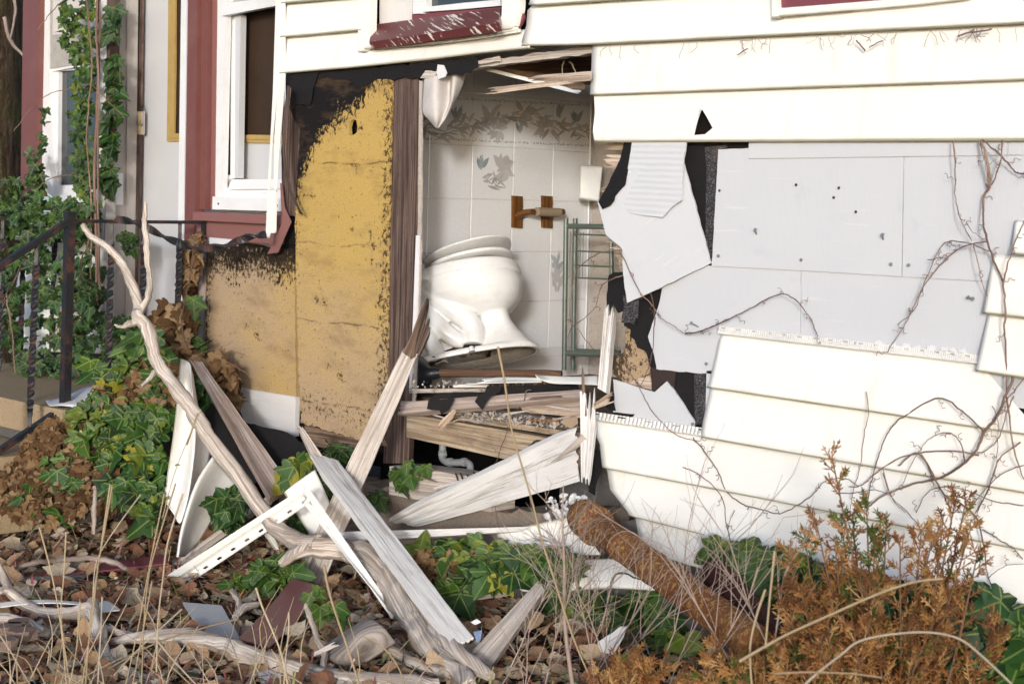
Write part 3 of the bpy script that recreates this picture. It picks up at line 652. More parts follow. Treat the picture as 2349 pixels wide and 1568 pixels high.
# --- fibreboard panels and studs left of the hole
a0 = mp(zE, (720, 990)); 
plate('fibreboard', [(662, 160), (900, 160), (894, 400), (891, 600), (889, 760), (884, 880), (872, 960), (884, 1023), (689, 970), (683, 800), (678, 600), (676, 480), (688, 300), (664, 250)], Yp(.004), .016, MAT['fibreR'], house, jag=.0045, step=.012,
      holes=[mp(zB, (520, 785), (545, 790), (554, 830), (550, 870), (520, 893), (500, 880), (496, 840), (505, 800))], label='tall yellow fibreboard panel with black coating and a knothole')
plate('fibreboard', [(473, 560), (674, 572), (676, 640), (677, 780), (679, 915), (560, 893), (470, 830), (472, 690)], Yp(.055), .016, MAT['fibreL'], house, jag=.003, step=.014, label='short tan fibreboard panel blackened along its top')
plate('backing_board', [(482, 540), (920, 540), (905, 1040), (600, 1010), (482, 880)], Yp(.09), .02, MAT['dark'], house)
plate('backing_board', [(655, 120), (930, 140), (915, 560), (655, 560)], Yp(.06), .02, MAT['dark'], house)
board4('skirting_board', [(*zE(345, 845), wD(*zE(345, 845), .045)), (*zE(430, 1065), wD(*zE(430, 1065), .045)), (*zE(712, 1135), wD(*zE(712, 1135), .045)), (*zE(718, 908), wD(*zE(718, 908), .045))], .022, MAT['paintwood'], house, edge=.006)
plate('stud', [(897, 165), (960, 172), (957, 500), (950, 780), (938, 1062), (879, 1062), (888, 800), (893, 500)], Yp(.012), .02, MAT['stud'], house, rot_uv=pi / 2)
plate('plaster_edge', [(960, 185), (968, 186), (966, 560), (960, 740), (954, 870), (948, 960), (941, 960), (950, 760), (955, 500)], Yp(.014), .006, MAT['plaster'], house, jag=.002)
plate('plaster_edge', mp(zE, (1408, -20), (1424, -20), (1412, 420), (1380, 860), (1368, 860), (1390, 480)), Yp(.008), .02, MAT['white'], house)
# far left narrow stud strip of the corner, flashing
plate('corner_stud', mp(zB, (110, 480), (190, 680), (180, 900), (160, 1100), (155, 1420), (60, 1420), (52, 1000), (95, 620)), Yp(.03), .06, MAT['stud'], house, jag=.003, rot_uv=pi / 2)
loft('torn_flashing', [[(*zB(95, 560), 6.75), (*zB(60, 900), 6.74), (*zB(95, 1200), 6.72), (*zB(175, 1400), 6.70)], [(*zB(118, 580), 6.70), (*zB(92, 900), 6.72), (*zB(105, 1190), 6.70), (*zB(196, 1412), 6.66)]], MAT['stud'], house)
# --- black felt scraps below the siding at the head of the hole
plate('felt', mp(zB, (85, 470), (305, 470), (270, 560), (245, 690), (150, 690), (100, 680), (95, 580)), Yp(-.008), .002, MAT['felt'], house, jag=.005)
plate('felt', mp(zB, (300, 455), (980, 420), (1340, 380), (1345, 440), (1260, 480), (1130, 500), (960, 515), (700, 520), (610, 560), (545, 592), (520, 520), (310, 515)), Yp(.0), .002, MAT['felt'], house, jag=.008)
plate('torn_paper', mp(zB, (1080, 425), (1120, 430), (1140, 480), (1130, 505), (1085, 522), (1072, 480)), Yp(-.012), .003, MAT['paper'], house, jag=.004)
plate('wood_scrap', mp(zB, (1000, 465), (1080, 470), (1040, 520), (965, 515)), Yp(-.01), .006, MAT['grey'], house, jag=.002)
plate('wood_scrap', mp(zB, (1300, 410), (1480, 370), (1490, 405), (1320, 428)), Yp(.01), .008, MAT['grey'], house, jag=.003)
for (a, b, c_, d_, mt, yy) in (((1100, 440), (2100, 300), (2100, 350), (1100, 480), 'grey', .03), ((1330, 440), (2120, 330), (2120, 560), (1720, 520), 'brown', .10)):
    plate('header_board', mp(zB, a, b, c_, d_), Yp(yy) if mt == 'grey' else Dp(6.45), .04, MAT[mt], house, jag=.004)
board4('ceiling_moulding', [(*zO(715, 45), 6.22), (*zO(720, 80), 6.22), (*zO(1770, 347), 6.12), (*zO(1800, 310), 6.12)], .012, MAT['white'], house, jagB=.01, rough=0)
board4('ceiling_moulding', [(*zO(820, 45), 6.28), (*zO(720, 60), 6.28), (*zO(1800, 305), 6.2), (*zO(1840, 200), 6.2)], .012, MAT['rotten'], house, jagB=.03, rough=.003)
for q, w in ((((1610, 0), (1590, 70), (1600, 140)), .004), (((1670, 0), (1710, 70), (1740, 135)), .004)):
    branch('hanging_strip', [(*zO(*p), 6.0) for p in q], [w, w * .7, w * .3], MAT['grey'], house, n=5)
# --- long pale splinters across the top of the hole
board4('splintered_lath', [(*zO(1195, 180), 5.93), (*zO(1260, 208), 5.93), (*zO(1890, 208), 5.62), (*zO(1890, 138), 5.62)], .012, MAT['splinter'], house, jagA=.12, rough=.004, ny=6)
board4('splintered_lath', [(*zO(750, 285), 6.02), (*zO(760, 352), 6.02), (*zO(1890, 205), 5.66), (*zO(1890, 170), 5.66)], .014, MAT['splinter'], house, jagA=.09, rough=.004, ny=9)
plate('wood_scrap', mp(zO, (1540, 240), (1830, 240), (1830, 300), (1780, 300), (1640, 270)), Dp(6.0), .01, MAT['rotten'], house, jag=.004)

# --- upper window: opening, sill, stud, frame
plate('window_cavity', [(820, -160), (1240, -160), (1240, 100), (1180, 110), (820, 135)], Yp(.16), .02, MAT['dark'], house)
plate('corner_post', mp(zB, (698, -300), (910, -300), (912, 160), (698, 160)), Yp(.05), .05, MAT['paintwood'], house, rot_uv=pi / 2)
wf = plate('window_frame', mp(zB, (915, -200), (1490, -200), (1490, 40), (1200, 66), (985, 80), (985, 92), (918, 92)), Yp(.03), .05, MAT['white'], house, holes=[mp(zB, (1003, -120), (1480, -120), (1480, 0), (1240, 22), (1003, 48))])
plate('pane', mp(zB, (1000, -130), (1485, -130), (1485, 4), (1000, 52)), Yp(.06), .004, MAT['glass'], wf)
plate('sill_apron', mp(zB, (912, 96), (1490, 50), (1490, 130), (912, 170)), Yp(.04), .02, MAT['maroon'], house)
board4('window_sill', [(*zB(652, 165), 6.55), (*zB(632, 278), 6.42), (*zB(1485, 152), 5.84), (*zB(1482, 55), 5.98)], .03, MAT['splash'], house, rough=0, back=V((0, .5, -1)).normalized())
plate('sill_support', mp(zB, (700, 290), (1100, 200), (1480, 150), (1480, 190), (1200, 240), (800, 300)), Yp(.03), .03, MAT['rotten'], house, jag=.006)
plate('trim_channel', mp(zB, (560, -200), (640, -200), (632, 290), (590, 345), (556, 342)), Yp(-.03), .035, MAT['siding'], house)
plate('trim_channel', mp(zB, (1510, -200), (1625, -200), (1615, 60), (1590, 170), (1560, 196), (1480, 200), (1500, 100)), Yp(-.04), .03, MAT['siding'], house, jag=.001)
plate('torn_corner', mp(zB, (1470, 165), (1500, 190), (1460, 235), (1425, 215), (1450, 185)), Yp(-.05), .002, MAT['siding'], house, jag=.002)
plate('bent_trim', mp(zB, (598, 300), (1000, 280), (1380, 225), (1610, 190), (1610, 212), (1380, 250), (1000, 298), (600, 325)), Yp(-.032), .012, MAT['siding'], house)
plate('bent_trim', mp(zB, (1180, 262), (1400, 215), (1600, 178), (1605, 195), (1400, 235), (1180, 272)), Yp(-.038), .006, MAT['siding'], house)
plate('trim_scrap', mp(zB, (1590, 150), (1640, 90), (1645, 120), (1610, 185)), Yp(-.02), .01, MAT['maroon'], house, jag=.003)
# --- window at the upper right corner
plate('window_sill', mp(zC, (1035, -60), (2100, -60), (1950, -35), (1560, 5), (1040, 44)), Yp(-.030), .03, MAT['maroon'], house)
plate('trim_channel', mp(zC, (1042, 46), (1300, 26), (1800, -14), (2050, -34), (2050, -8), (1800, 22), (1300, 68), (1050, 90)), Yp(-.045), .03, MAT['siding'], house)
plate('trim_channel', mp(zC, (1012, -60), (1040, -60), (1046, 96), (1014, 98)), Yp(-.05), .03, MAT['siding'], house)

# --- bathroom: tiled wall, back wall, floor, ceiling, dark crawl space
TX = .45
tw = plate('tiled_wall', [(952, 40), (1420, -40), (1420, 900), (945, 930)], Xp(TX - .0022), .04, MAT['paintgrout'], house)
tp = Xp(TX); ys = [tp(*zO(205, 900)).y]; ye = tp(*zO(1890, 900)).y
tys = ys[0]; tdw = (ye - tys) / 4
z_ = [tp(1081, y).z for y in (213, 334, 457, 579, 696, 809)]; tdh = (z_[0] - z_[5]) / 5
rowsz = [z_[0] + tdh * 2, z_[0] + tdh] + z_
for r in range(len(rowsz) - 1):
    for k in range(-1, 4):
        y0, y1 = tys + tdw * k, tys + tdw * (k + 1)
        if k == -1: y0 = tys - .12
        mb = MB(); c = V((TX - .005, (y0 + y1) / 2, (rowsz[r] + rowsz[r + 1]) / 2)); h = V((.005, (y1 - y0) / 2 - .0016, (rowsz[r] - rowsz[r + 1]) / 2 - .0016)); b = .0022
        q = lambda x, dy, dz: V((TX + x, c.y + dy, c.z + dz))
        O_ = [q(-.008, sy * h.y, sz * h.z) for sy, sz in ((-1, -1), (1, -1), (1, 1), (-1, 1))]; M_ = [q(-.0016, sy * h.y, sz * h.z) for sy, sz in ((-1, -1), (1, -1), (1, 1), (-1, 1))]
        T_ = [q(0, sy * (h.y - b), sz * (h.z - b)) for sy, sz in ((-1, -1), (1, -1), (1, 1), (-1, 1))]
        vs = O_ + M_ + T_; fs = [(8, 9, 10, 11)] + [(i, (i + 1) % 4, 4 + (i + 1) % 4, 4 + i) for i in range(4)] + [(4 + i, 4 + (i + 1) % 4, 8 + (i + 1) % 4, 8 + i) for i in range(4)]
        mb.add(vs, fs, [(p.y, p.z) for p in vs]); mb.build('tile', MAT['tile'], tw)
# printed flowers on the tiles
PM = MB(); pp = Xp(TX + .0008)
tcol = (.66, .655, .65)
def petal(c, ang, L, w, col, mixv=.0, curve=.3):
    """leaf-shaped mark; c in the enlarged tile picture, lengths in its pixels"""
    o = pp(*zO(*c)); s = .00055; col = tuple(lerp(a, b, .22 + .65 * mixv) for a, b in zip(col, tcol))
    d = V((0, cos(ang) * 1.32, -sin(ang))); nrm = V((0, sin(ang) * 1.32, cos(ang)))
    pts = []; N = 7
    for i in range(N + 1):
        t = i / N; pts.append((t, w * sin(pi * t ** .8) * .5))
    ups = [o + d * (L * s * t) + nrm * s * (hh + curve * L * t * (1 - t)) for t, hh in pts]; dn = [o + d * (L * s * t) + nrm * s * (-hh + curve * L * t * (1 - t)) for t, hh in pts]
    fs = [(i, i + 1, N + 2 + i, N + 1 + i) for i in range(N)]
    lift = V((rnd(0, .0006), 0, 0)); vs = [p + lift for p in ups + dn]
    PM.add(vs, fs, None, col)
mv = (.235, .205, .20); lt = (.33, .305, .295); bl = (.09, .15, .185); gb = (.19, .20, .21)
random.seed(11)
stem_pts = [(120, 720), (240, 700), (360, 740), (480, 690), (560, 640), (660, 690), (760, 640), (860, 620), (960, 600), (1080, 580), (1180, 600), (1290, 560), (1400, 640), (1500, 700), (1600, 640), (1700, 700), (1800, 720), (1870, 760)]
for a, b in zip(stem_pts[:-1], stem_pts[1:]): petal(a, atan2(b[1] - a[1], b[0] - a[0]), math.dist(a, b) * 1.1, 7, mv, .1)
for a in stem_pts:
    for _ in range(8):
        petal((a[0] + rnd(-70, 70), a[1] + rnd(-50, 60)), rnd(-1.3, .9) + random.choice((0, 0, pi)), rnd(50, 130), rnd(10, 30), random.choice((mv, lt, lt, gb)), rnd(0, .5), rnd(-.35, .35))
for c in ((500, 560, bl), (1560, 540, bl), (1750, 600, bl), (1150, 700, bl), (760, 1080, bl)):
    for _ in range(6): petal((c[0] + rnd(-22, 22), c[1] + 45 + rnd(-14, 14)), -pi / 2 + rnd(-.5, .5), rnd(75, 115), rnd(20, 36), c[2], rnd(0, .45))
for c in ((850, 560), (900, 720), (1400, 690), (1200, 530), (980, 1080), (1000, 1150)):
    for _ in range(8): petal((c[0] + rnd(-20, 20), c[1] + rnd(-20, 20)), rnd(0, 2 * pi), rnd(70, 115), rnd(28, 50), lt, rnd(.0, .5))
for _ in range(20): petal((rnd(740, 940), rnd(1220, 1300)), rnd(-1.9, -.4) if random.random() < .6 else rnd(.1, .8), rnd(60, 120), rnd(8, 22), random.choice((mv, gb)), rnd(0, .4), rnd(-.3, .3))
for base in (805, 375):
    for i in range(130):
        x = lerp(110, 1880, i / 130); y = base + (x - 110) * (.045 if base == 805 else .05) + rnd(-5, 5)
        if random.random() < .86: petal((x, y + 8), -pi / 2 + rnd(-.9, .9), rnd(12, 24), rnd(5, 10), mv if random.random() < .7 else bl, rnd(0, .4))
for _ in range(26):        # the flower low on the wall, right of the toilet
    c = (zM(90, 1240)); x, y = c
    p = ((x * 1.2777 - 1200) * 3.564 + rnd(-30, 30), (y * 1.2777 - 180) * 3.564 + rnd(-70, 260)); petal(p, rnd(-2.2, -.9), rnd(50, 120), rnd(14, 36), bl if p[1] < (y * 1.2777 - 180) * 3.564 + 20 else lt, rnd(.1, .5), rnd(-.3, .3))
PM.build('flower_print', MAT['printm'], tw)['kind'] = 'stuff'
board4('corner_bead', [(*zM(372, -200), 7.44), (*zM(385, -200), 7.44), (*zM(330, 2000), 7.44), (*zM(318, 2000), 7.44)], .01, MAT['white'], house, rough=0)
board4('baseboard', [(1150, 806, wD(1150, 806)), (1150, 850, wD(1150, 850)), (1420, 850, 6.95), (1420, 800, 6.95)], .004, MAT['doorwhite'], house, rough=0) if False else None
mb = MB(); c0 = tp(1350, 810); mb.box((TX + .006, .72, c0.z - .05), (.006, .62, .048)); mb.build('baseboard', MAT['paintwood'], house)
FZ = .60
mb = MB(); mb.box((2.1, 1.37, 1.4), (1.8, .02, 1.4)); mb.build('back_wall', MAT['plaster'], house)
mb = MB(); mb.box((2.0, .75, FZ - .02), (1.56, .60, .02)); mb.build('bathroom_floor', MAT['rotten'], house)
mb = MB(); mb.box((1.9, .72, 2.28), (2.2, .72, .04)); mb.build('ceiling', MAT['browndark'], house)
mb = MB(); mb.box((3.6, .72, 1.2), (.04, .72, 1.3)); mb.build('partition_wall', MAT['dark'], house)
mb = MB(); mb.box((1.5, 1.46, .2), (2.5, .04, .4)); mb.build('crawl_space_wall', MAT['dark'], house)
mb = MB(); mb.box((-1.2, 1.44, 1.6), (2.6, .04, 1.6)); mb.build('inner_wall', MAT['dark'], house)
# joist, floor layers, sill, foundation at the foot of the hole
wy = lambda z, X, Y_, yy: (*z(X, Y_), wD(*z(X, Y_), yy))
board4('floor_joist', [wy(zP, 130, 600, .0), wy(zP, 130, 815, .0), wy(zP, 1760, 1180, .0), wy(zP, 1760, 880, .0)], .045, MAT['raw'], house, rough=.002)
for i in range(9):   # ends of the floor boards
    xa = 545 + i * 128; ya = 600 + i * 19.5
    board4('floor_board', [wy(zP, xa, ya, .006), wy(zP, xa, ya + 52, .006), wy(zP, xa + 122, ya + 72, .006), wy(zP, xa + 122, ya + 20, .006)], .5, MAT['raw'], house, rough=.003, back=V((0, 1, 0)), ny=4, edge=.002)
plate('plaster_layer', mp(zP, (580, 575), (900, 555), (1300, 600), (1720, 600), (1720, 760), (1500, 720), (1100, 665), (700, 605)), Tri((*zP(600, 600), 6.12), (*zP(1700, 750), 5.78), (*zP(1300, 570), 6.15)), .012, MAT['plaster'], house, jag=.006)
plate('copper_strip', mp(zP, (1250, 655), (1530, 660), (1530, 675), (1250, 668)), Dp(5.76), .004, MAT['rust'], house, jag=.002)
board4('sill_beam', [wy(zP, -30, 1085, -.03), wy(zP, -30, 1345, -.03), wy(zP, 900, 1500, -.03), wy(zP, 900, 1185, -.03)], .12, MAT['grey'], house, rough=.003, edge=.006)
plate('foundation', mp(zP, (-200, 1330), (350, 1400), (900, 1500), (1900, 1500), (1900, 1900), (-700, 1900), (-700, 1250)), Yp(-.01), .15, MAT['stone'], house, jag=.01)
plate('foundation', [(640, 1080), (900, 1120), (900, 1300), (640, 1270)], Yp(.0), .15, MAT['stone'], house, jag=.01)
plate('sill_board', mp(zE, (770, 1065), (1090, 1135), (1060, 1260), (760, 1170)), Yp(.02), .05, MAT['rotten'], house, jag=.006)
plate('felt', mp(zE, (450, 1060), (560, 1085), (640, 1100), (720, 1140), (800, 1200), (760, 1290), (640, 1330), (520, 1360), (390, 1500), (260, 1240), (180, 1010), (230, 940), (350, 1010)), Tri((*zE(250, 1000), 6.75), (*zE(700, 1150), 6.62), (*zE(450, 1400), 6.5)), .003, MAT['felt'], house, jag=.007)
for q, d in ((zP(790, 770), (-.8, -1, .3)), (zP(735, 880), (-.8, -1, .4))): nail(PD(*q, wD(*q)), d, .004, .02, house, 'zinc')
branch('bent_nail', [(*zP(1370, 850), wD(*zP(1370, 850)) + .0), (*zP(1310, 855), wD(*zP(1310, 855)) - .03), (*zP(1245, 920), wD(*zP(1245, 920)) - .05)], .0035, MAT['nail'], house, n=6, jit=0)
for X, Y_, dx in ((580, 1150, -.3), (625, 1145, -.25), (685, 1160, .1), (745, 1130, .25)):
    q = zP(X + 20, Y_ + 60); branch('bent_nail', [(*q, wD(*q, -.035)), (*zP(X, Y_), wD(*q, -.06))], .0032, MAT['nail'], house, n=6, jit=0, wob=0)

# --- corner trim hanging loose at the left edge of the broken wall
plate('corner_trim', mp(zA, (1822, -400), (1852, -400), (1828, 490), (1790, 900), (1770, 1250), (1808, 1250), (1800, 1530), (1772, 1530), (1768, 1566), (1742, 1562), (1760, 1170), (1790, 620)), Yp(-.032), .003, MAT['siding'], house)
plate('corner_trim', mp(zA, (1850, -400), (1868, -400), (1870, 490), (1840, 900), (1815, 1250), (1808, 1530), (1800, 1530), (1828, 490)), Yp(-.028), .004, MAT['siding'], house)
plate('corner_trim', mp(zA, (1828, 490), (1872, 494), (1838, 910), (1816, 1260), (1795, 1250), (1800, 900)), Yp(-.03), .003, MAT['siding'], house)

# old vine rootlets and grime clinging under the siding hems
random.seed(12); mb = MB(); pr = Yp(-.034)
for X, Y_ in [(x, 250 - x * .048 + 6) for x in (130, 165, 200, 300, 560, 620, 830, 850, 870, 900, 930, 960, 990, 1230, 1260, 1300, 1370, 1420, 1480, 1560, 1640, 1690, 1830, 1860, 1900, 2010, 2050, 2080, 2110, 2150, 2200, 2290)]:
    for _ in range(1 if random.random() < .7 else 2):
        p = pr(*zC(X + rnd(-20, 20), Y_ + rnd(-3, 3))); q = [p]; d = V((rnd(-1, 1), 0, -rnd(.1, 1))).normalized()
        for k in range(6): d = (d + V((rnd(-.9, .9), 0, rnd(-.7, .5)))).normalized(); q.append(q[-1] + d * rnd(.004, .010) + V((0, rnd(-.001, .001), 0)))
        mb.tube(q, rnd(.0004, .0009), n=4, caps=False)
tag(mb.build('rootlets', MAT['vine'], house), None, kind='stuff')
for a, b, r in (((830, 290), (885, 262), .0018), ((1460, 215), (1510, 275), .002), ((1530, 255), (1600, 215), .002), ((1995, 195), (2090, 160), .0026), ((2070, 175), (2180, 155), .0024)):
    branch('dead_twig', [(*zC(*a), wD(*zC(*a), -.042)), (*zC(*b), wD(*zC(*b), -.036))], r, MAT['vine'], house, n=5)
for X in (340, 430, 470, 510): plate('paper_chip', mp(zI, (X, 520 + (X - 330) * .12), (X + 20, 514 + (X - 330) * .12), (X + 26, 530 + (X - 330) * .12), (X + 4, 536 + (X - 330) * .12)), Yp(-.006), .002, MAT['paper'], house, jag=.003, step=.006)
for X in (1100, 1180, 1260, 1320, 1400, 1480, 1520, 1580): plate('paper_chip', mp(zI, (X, 596 + (X - 1100) * .075), (X + 40, 590 + (X - 1100) * .075), (X + 60, 622 + (X - 1100) * .075), (X + 8, 616 + (X - 1100) * .075)), Yp(-.006), .002, MAT['paper'], house, jag=.004, step=.006)

# ================================================================== left end of the house: porch windows and door
LY = .13
def fr(name, z, pts, Y, th, mat, parent=None, **k): return plate(name, mp(z, *pts), Yp(Y), th, MAT[mat], parent or house, **k)
# red pilaster right of the door, in three planes
fr('pilaster', zA, [(1240, -500), (1300, -500), (1280, 1400), (1268, 1640), (1208, 1640), (1225, 600)], .10, .05, 'red')
fr('pilaster', zA, [(1298, -500), (1362, -500), (1345, 1375), (1275, 1372), (1285, 600)], .125, .05, 'red')
fr('pilaster', zA, [(1360, -500), (1428, -500), (1405, 1375), (1345, 1375)], .155, .05, 'redpale')
fr('pilaster', zD, [(1208, 297), (1262, 297), (1250, 960), (1190, 960), (1205, 560)], .10, .05, 'red')
fr('pilaster', zD, [(1262, 60), (1310, 100), (1300, 990), (1250, 960)], .13, .04, 'maroon')
fr('trim_board', zD, [(1305, 230), (1370, 225), (1345, 1010), (1300, 1000)], .09, .03, 'pinkwood', rot_uv=pi / 2)
fr('door_stop', zA, [(1195, -500), (1232, -500), (1220, 500), (1205, 1475), (1205, 2080), (1165, 2080), (1168, 1475), (1180, 600)], .13, .03, 'white')
# window with the sash gone
wr = fr('window_frame', zA, [(1428, -500), (1900, -500), (1880, 1385), (1392, 1378), (1400, 1280), (1412, 600)], .16, .03, 'white',
        holes=[mp(zA, (1475, -420), (1880, -420), (1860, 1255), (1455, 1278), (1482, 100))])
fr('jamb_track', zA, [(1480, -400), (1560, -400), (1545, 1170), (1500, 1180), (1455, 1285), (1470, 600)], .20, .03, 'white', wr)
fr('jamb_track', zA, [(1488, 110), (1512, 110), (1508, 1150), (1490, 1150)], .197, .01, 'dark', wr)
fr('jamb_track', zA, [(1545, 100), (1580, 100), (1562, 1170), (1540, 1170)], .19, .03, 'doorwhite', wr)
fr('lower_rail', zA, [(1520, 1178), (1860, 1176), (1860, 1290), (1420, 1290), (1495, 1240)], .19, .03, 'white', wr)
fr('sash_lock', zA, [(1505, 1205), (1860, 1200), (1860, 1240), (1505, 1245)], .175, .01, 'white', wr)
fr('sill_board', zA, [(1395, 1290), (1860, 1302), (1860, 1388), (1392, 1374)], .13, .03, 'white', wr)
us = fr('upper_sash', zA, [(1465, -400), (1860, -400), (1860, 20), (1830, 36), (1455, 106), (1465, 20)], .145, .03, 'white', wr, holes=[mp(zA, (1510, -380), (1840, -380), (1840, -25), (1512, 20))])
fr('insect_screen', zA, [(1500, -390), (1850, -390), (1850, -15), (1500, 30)], .16, .004, 'screen', us)
for q in ((1435, 1338), (1820, 1348)): nail(Yp(.13)(*zA(*q)), (0, -1, 0), .005, .002, house, 'nail')
# red sill and apron below it
def sillx(mb): pass
sb = MB(); pA = Yp(.03); L_, R_ = pA(*zA(1265, 1418)), pA(*zA(1850, 1428)); sb.box(((L_.x + R_.x) / 2, .09, L_.z), ((R_.x - L_.x) / 2, .06, .018)); sb.build('window_sill', MAT['redpale'], house)
fr('sill_apron', zD, [(1290, 75), (1860, 90), (1850, 260), (1780, 270), (1540, 240), (1300, 210), (1288, 160)], .075, .012, 'redpale', jag=.001)
fr('bent_flashing', zS, [(1360, -120), (1390, -120), (1430, 250), (1535, 470), (1330, 940), (1165, 962), (1290, 720), (1395, 480), (1385, 300)], -.004, .002, 'redpale')
fr('wood_scrap', zS, [(275, 710), (650, 745), (700, 860), (285, 918)], .06, .012, 'white')
fr('wood_scrap', zS, [(800, 770), (1240, 830), (1240, 870), (1050, 800), (800, 785)], .06, .012, 'rotten', jag=.003)
# door seen past the post and through the empty window
DY = .27
door = fr('door', zA, [(948, -500), (2250, -500), (2250, 2100), (915, 2100)], DY, .045, 'doorwhite')
fr('glazing_frame', zA, [(1108, -480), (2200, -480), (2200, 948), (1094, 928), (1100, 500)], DY - .014, .014, 'gold', door, holes=[mp(zA, (1155, -450), (2150, -450), (2150, 895), (1138, 876), (1148, 400))])
fr('glazing_frame', zA, [(1126, -470), (2180, -470), (2180, 925), (1115, 905), (1122, 500)], DY - .022, .01, 'gold', door, holes=[mp(zA, (1150, -455), (2155, -455), (2155, 898), (1140, 880), (1148, 400))])
fr('pane', zA, [(1140, -460), (2180, -460), (2180, 915), (1130, 895)], DY - .006, .003, 'browndark', door)
fr('door_gap', zA, [(912, -500), (942, -500), (925, 725), (898, 725)], DY - .03, .01, 'stud', rot_uv=pi / 2)
fr('door_gap', zA, [(898, 885), (925, 885), (915, 1440), (905, 2000), (880, 2000), (892, 1440)], DY - .03, .01, 'stud', rot_uv=pi / 2)
jx = Yp(.1)(*zA(735, 700)).x
plate('door_jamb', mp(zA, (740, -500), (915, -500), (900, 700), (888, 2120), (712, 2120), (720, 1400)), Xp(jx), .03, MAT['jamb'], house, rot_uv=pi / 2)
plate('door_jamb', mp(zA, (838, -500), (912, -500), (898, 725), (880, 2100), (825, 2100), (835, 800)), Xp(jx + .012), .012, MAT['jamb'], house, rot_uv=pi / 2)
for yb in (730, 1930):
    hg = plate('hinge', mp(zA, (850, yb + 10), (862, yb), (948, yb + 2), (945, yb + 155), (862, yb + 153), (850, yb + 140)), Yp(DY - .036), .004, MAT['jamb'], house)
    mb = MB(); p = Yp(DY - .04)
    for k in range(5): mb.tube([p(*zA(917, yb + 4 + k * 30)), p(*zA(916, yb + 30 + k * 30))], .006, n=8)
    mb.build('hinge_knuckle', MAT['gold'], hg)
# weathered post of the storm-door frame
fr('door_post', zA, [(672, -500), (702, -500), (698, 300), (682, 1180), (660, 2250), (625, 2250), (640, 1300), (655, 600)], .045, .05, 'paintwood', rot_uv=pi / 2)
fr('door_post', zA, [(702, -500), (736, -500), (718, 620), (690, 1180), (682, 1180), (698, 300)], .047, .05, 'stud', rot_uv=pi / 2)
fr('door_post', zA, [(690, 1180), (708, 1000), (690, 1480), (690, 2250), (660, 2250), (682, 1180)], .05, .05, 'jamb', rot_uv=pi / 2)
fr('threshold', zD, [(640, 1022), (860, 1000), (1180, 1000), (1180, 1030), (980, 1075), (690, 1062)], .0, .3, 'grey')
fr('step_riser', zD, [(645, 1045), (980, 1078), (980, 1110), (660, 1090)], -.004, .01, 'maroon')
# left window and its red corner board
wl = fr('window_frame', zA, [(290, -400), (760, -400), (760, 1345), (430, 1345), (345, 1290), (272, 1232)], LY, .04, 'white', holes=[mp(zA, (320, -350), (740, -350), (740, 1215), (350, 1215), (322, 1100))])
fr('lower_sash', zA, [(316, 470), (740, 400), (740, 1300), (345, 1285), (320, 1120)], LY + .03, .03, 'white', wl, holes=[mp(zA, (386, 470), (720, 440), (720, 1217), (378, 1217))])
fr('pane', zA, [(370, 440), (740, 420), (740, 1230), (365, 1230)], LY + .05, .004, 'glass', wl)
us = fr('upper_sash', zA, [(318, -380), (740, -380), (740, 400), (600, 425), (300, 478), (310, 300)], LY + .012, .03, 'white', wl, holes=[mp(zA, (345, -360), (700, -360), (700, 195), (340, 262))])
fr('insect_screen', zA, [(335, -370), (720, -370), (720, 380), (580, 410), (312, 455), (325, 260)], LY + .006, .004, 'screen', us)
fr('insect_screen', zA, [(350, -370), (720, -370), (720, 190), (345, 232)], LY + .003, .002, 'cloth', us)
fr('window_sill', zA, [(262, 1345), (520, 1352), (520, 1392), (262, 1380)], .09, .06, 'redpale')
fr('corner_board', zA, [(158, -500), (262, -500), (240, 700), (232, 1190), (255, 1290), (140, 1290), (135, 1190), (145, 500)], .095, .05, 'red')
fr('corner_board', zA, [(262, -500), (296, -500), (272, 1230), (232, 1190), (240, 700)], .135, .03, 'maroon')
for y0, y1 in ((1395, 1575), (1575, 1750), (1750, 1930), (1930, 2110), (2110, 2300)):
    siding(mp(zA, (120, y0 - 10), (700, y0 + 10)), mp(zA, (118, y1), (700, y1 + 22)), Y=.12, nx=14)
mb = MB(); mb.box((-3.0, .62, 1.5), (1.0, .45, 2.0)); 
fr('wall_upper', zA, [(-10, -900), (1900, -900), (1900, -380), (-10, -380)], .05, .1, 'siding')

# ================================================================== background tree
mb = MB(); P = [PD(-150, y, 11.2) for y in (2200, 1700, 1200, 700, 200, -400, -1000)]; mb.tube(P, [.78, .66, .61, .585, .57, .55, .53], n=40, wob=.12)
tr = thing('tree', 'mossy broad tree trunk beyond the left corner of the house', 'tree', (P[0].x, P[0].y, -.2))
mb.build('trunk', MAT['bark'], tr, smooth=True)
branch('bare_limb', [(10, 40, 10.4), (22, 90, 10.35), (55, 130, 10.3), (75, 142, 10.25)], [.012, .011, .008, .005], MAT['twig'], tr)
branch('bare_limb', [(30, -20, 10.4), (35, 30, 10.35), (24, 90, 10.33)], [.01, .009, .006], MAT['twig'], tr)
crown = MB()
for _ in range(420):
    c = V((P[-1].x + rnd(-3, 3), P[-1].y + rnd(-2.5, 3), rnd(4.6, 7.5))); a = V((rnd(-1, 1), rnd(-1, 1), rnd(-1, 1))).normalized(); b = a.orthogonal().normalized()
    crown.add([c, c + a * .09 + b * .05, c + a * .18, c + a * .09 - b * .05], [(0, 1, 2, 3)], None, (.06, .08, .03))
for _ in range(9):
    crown.tube(spline([P[-1], P[-1] + V((rnd(-.5, .5), rnd(-.5, .5), 1)), P[-1] + V((rnd(-2.5, 2.5), rnd(-2, 2.5), rnd(2, 4)))], 5), lin([.2, .12, .03], 5), n=7, col=(.13, .09, .06))
crown.build('crown', MAT['stem'], tr)

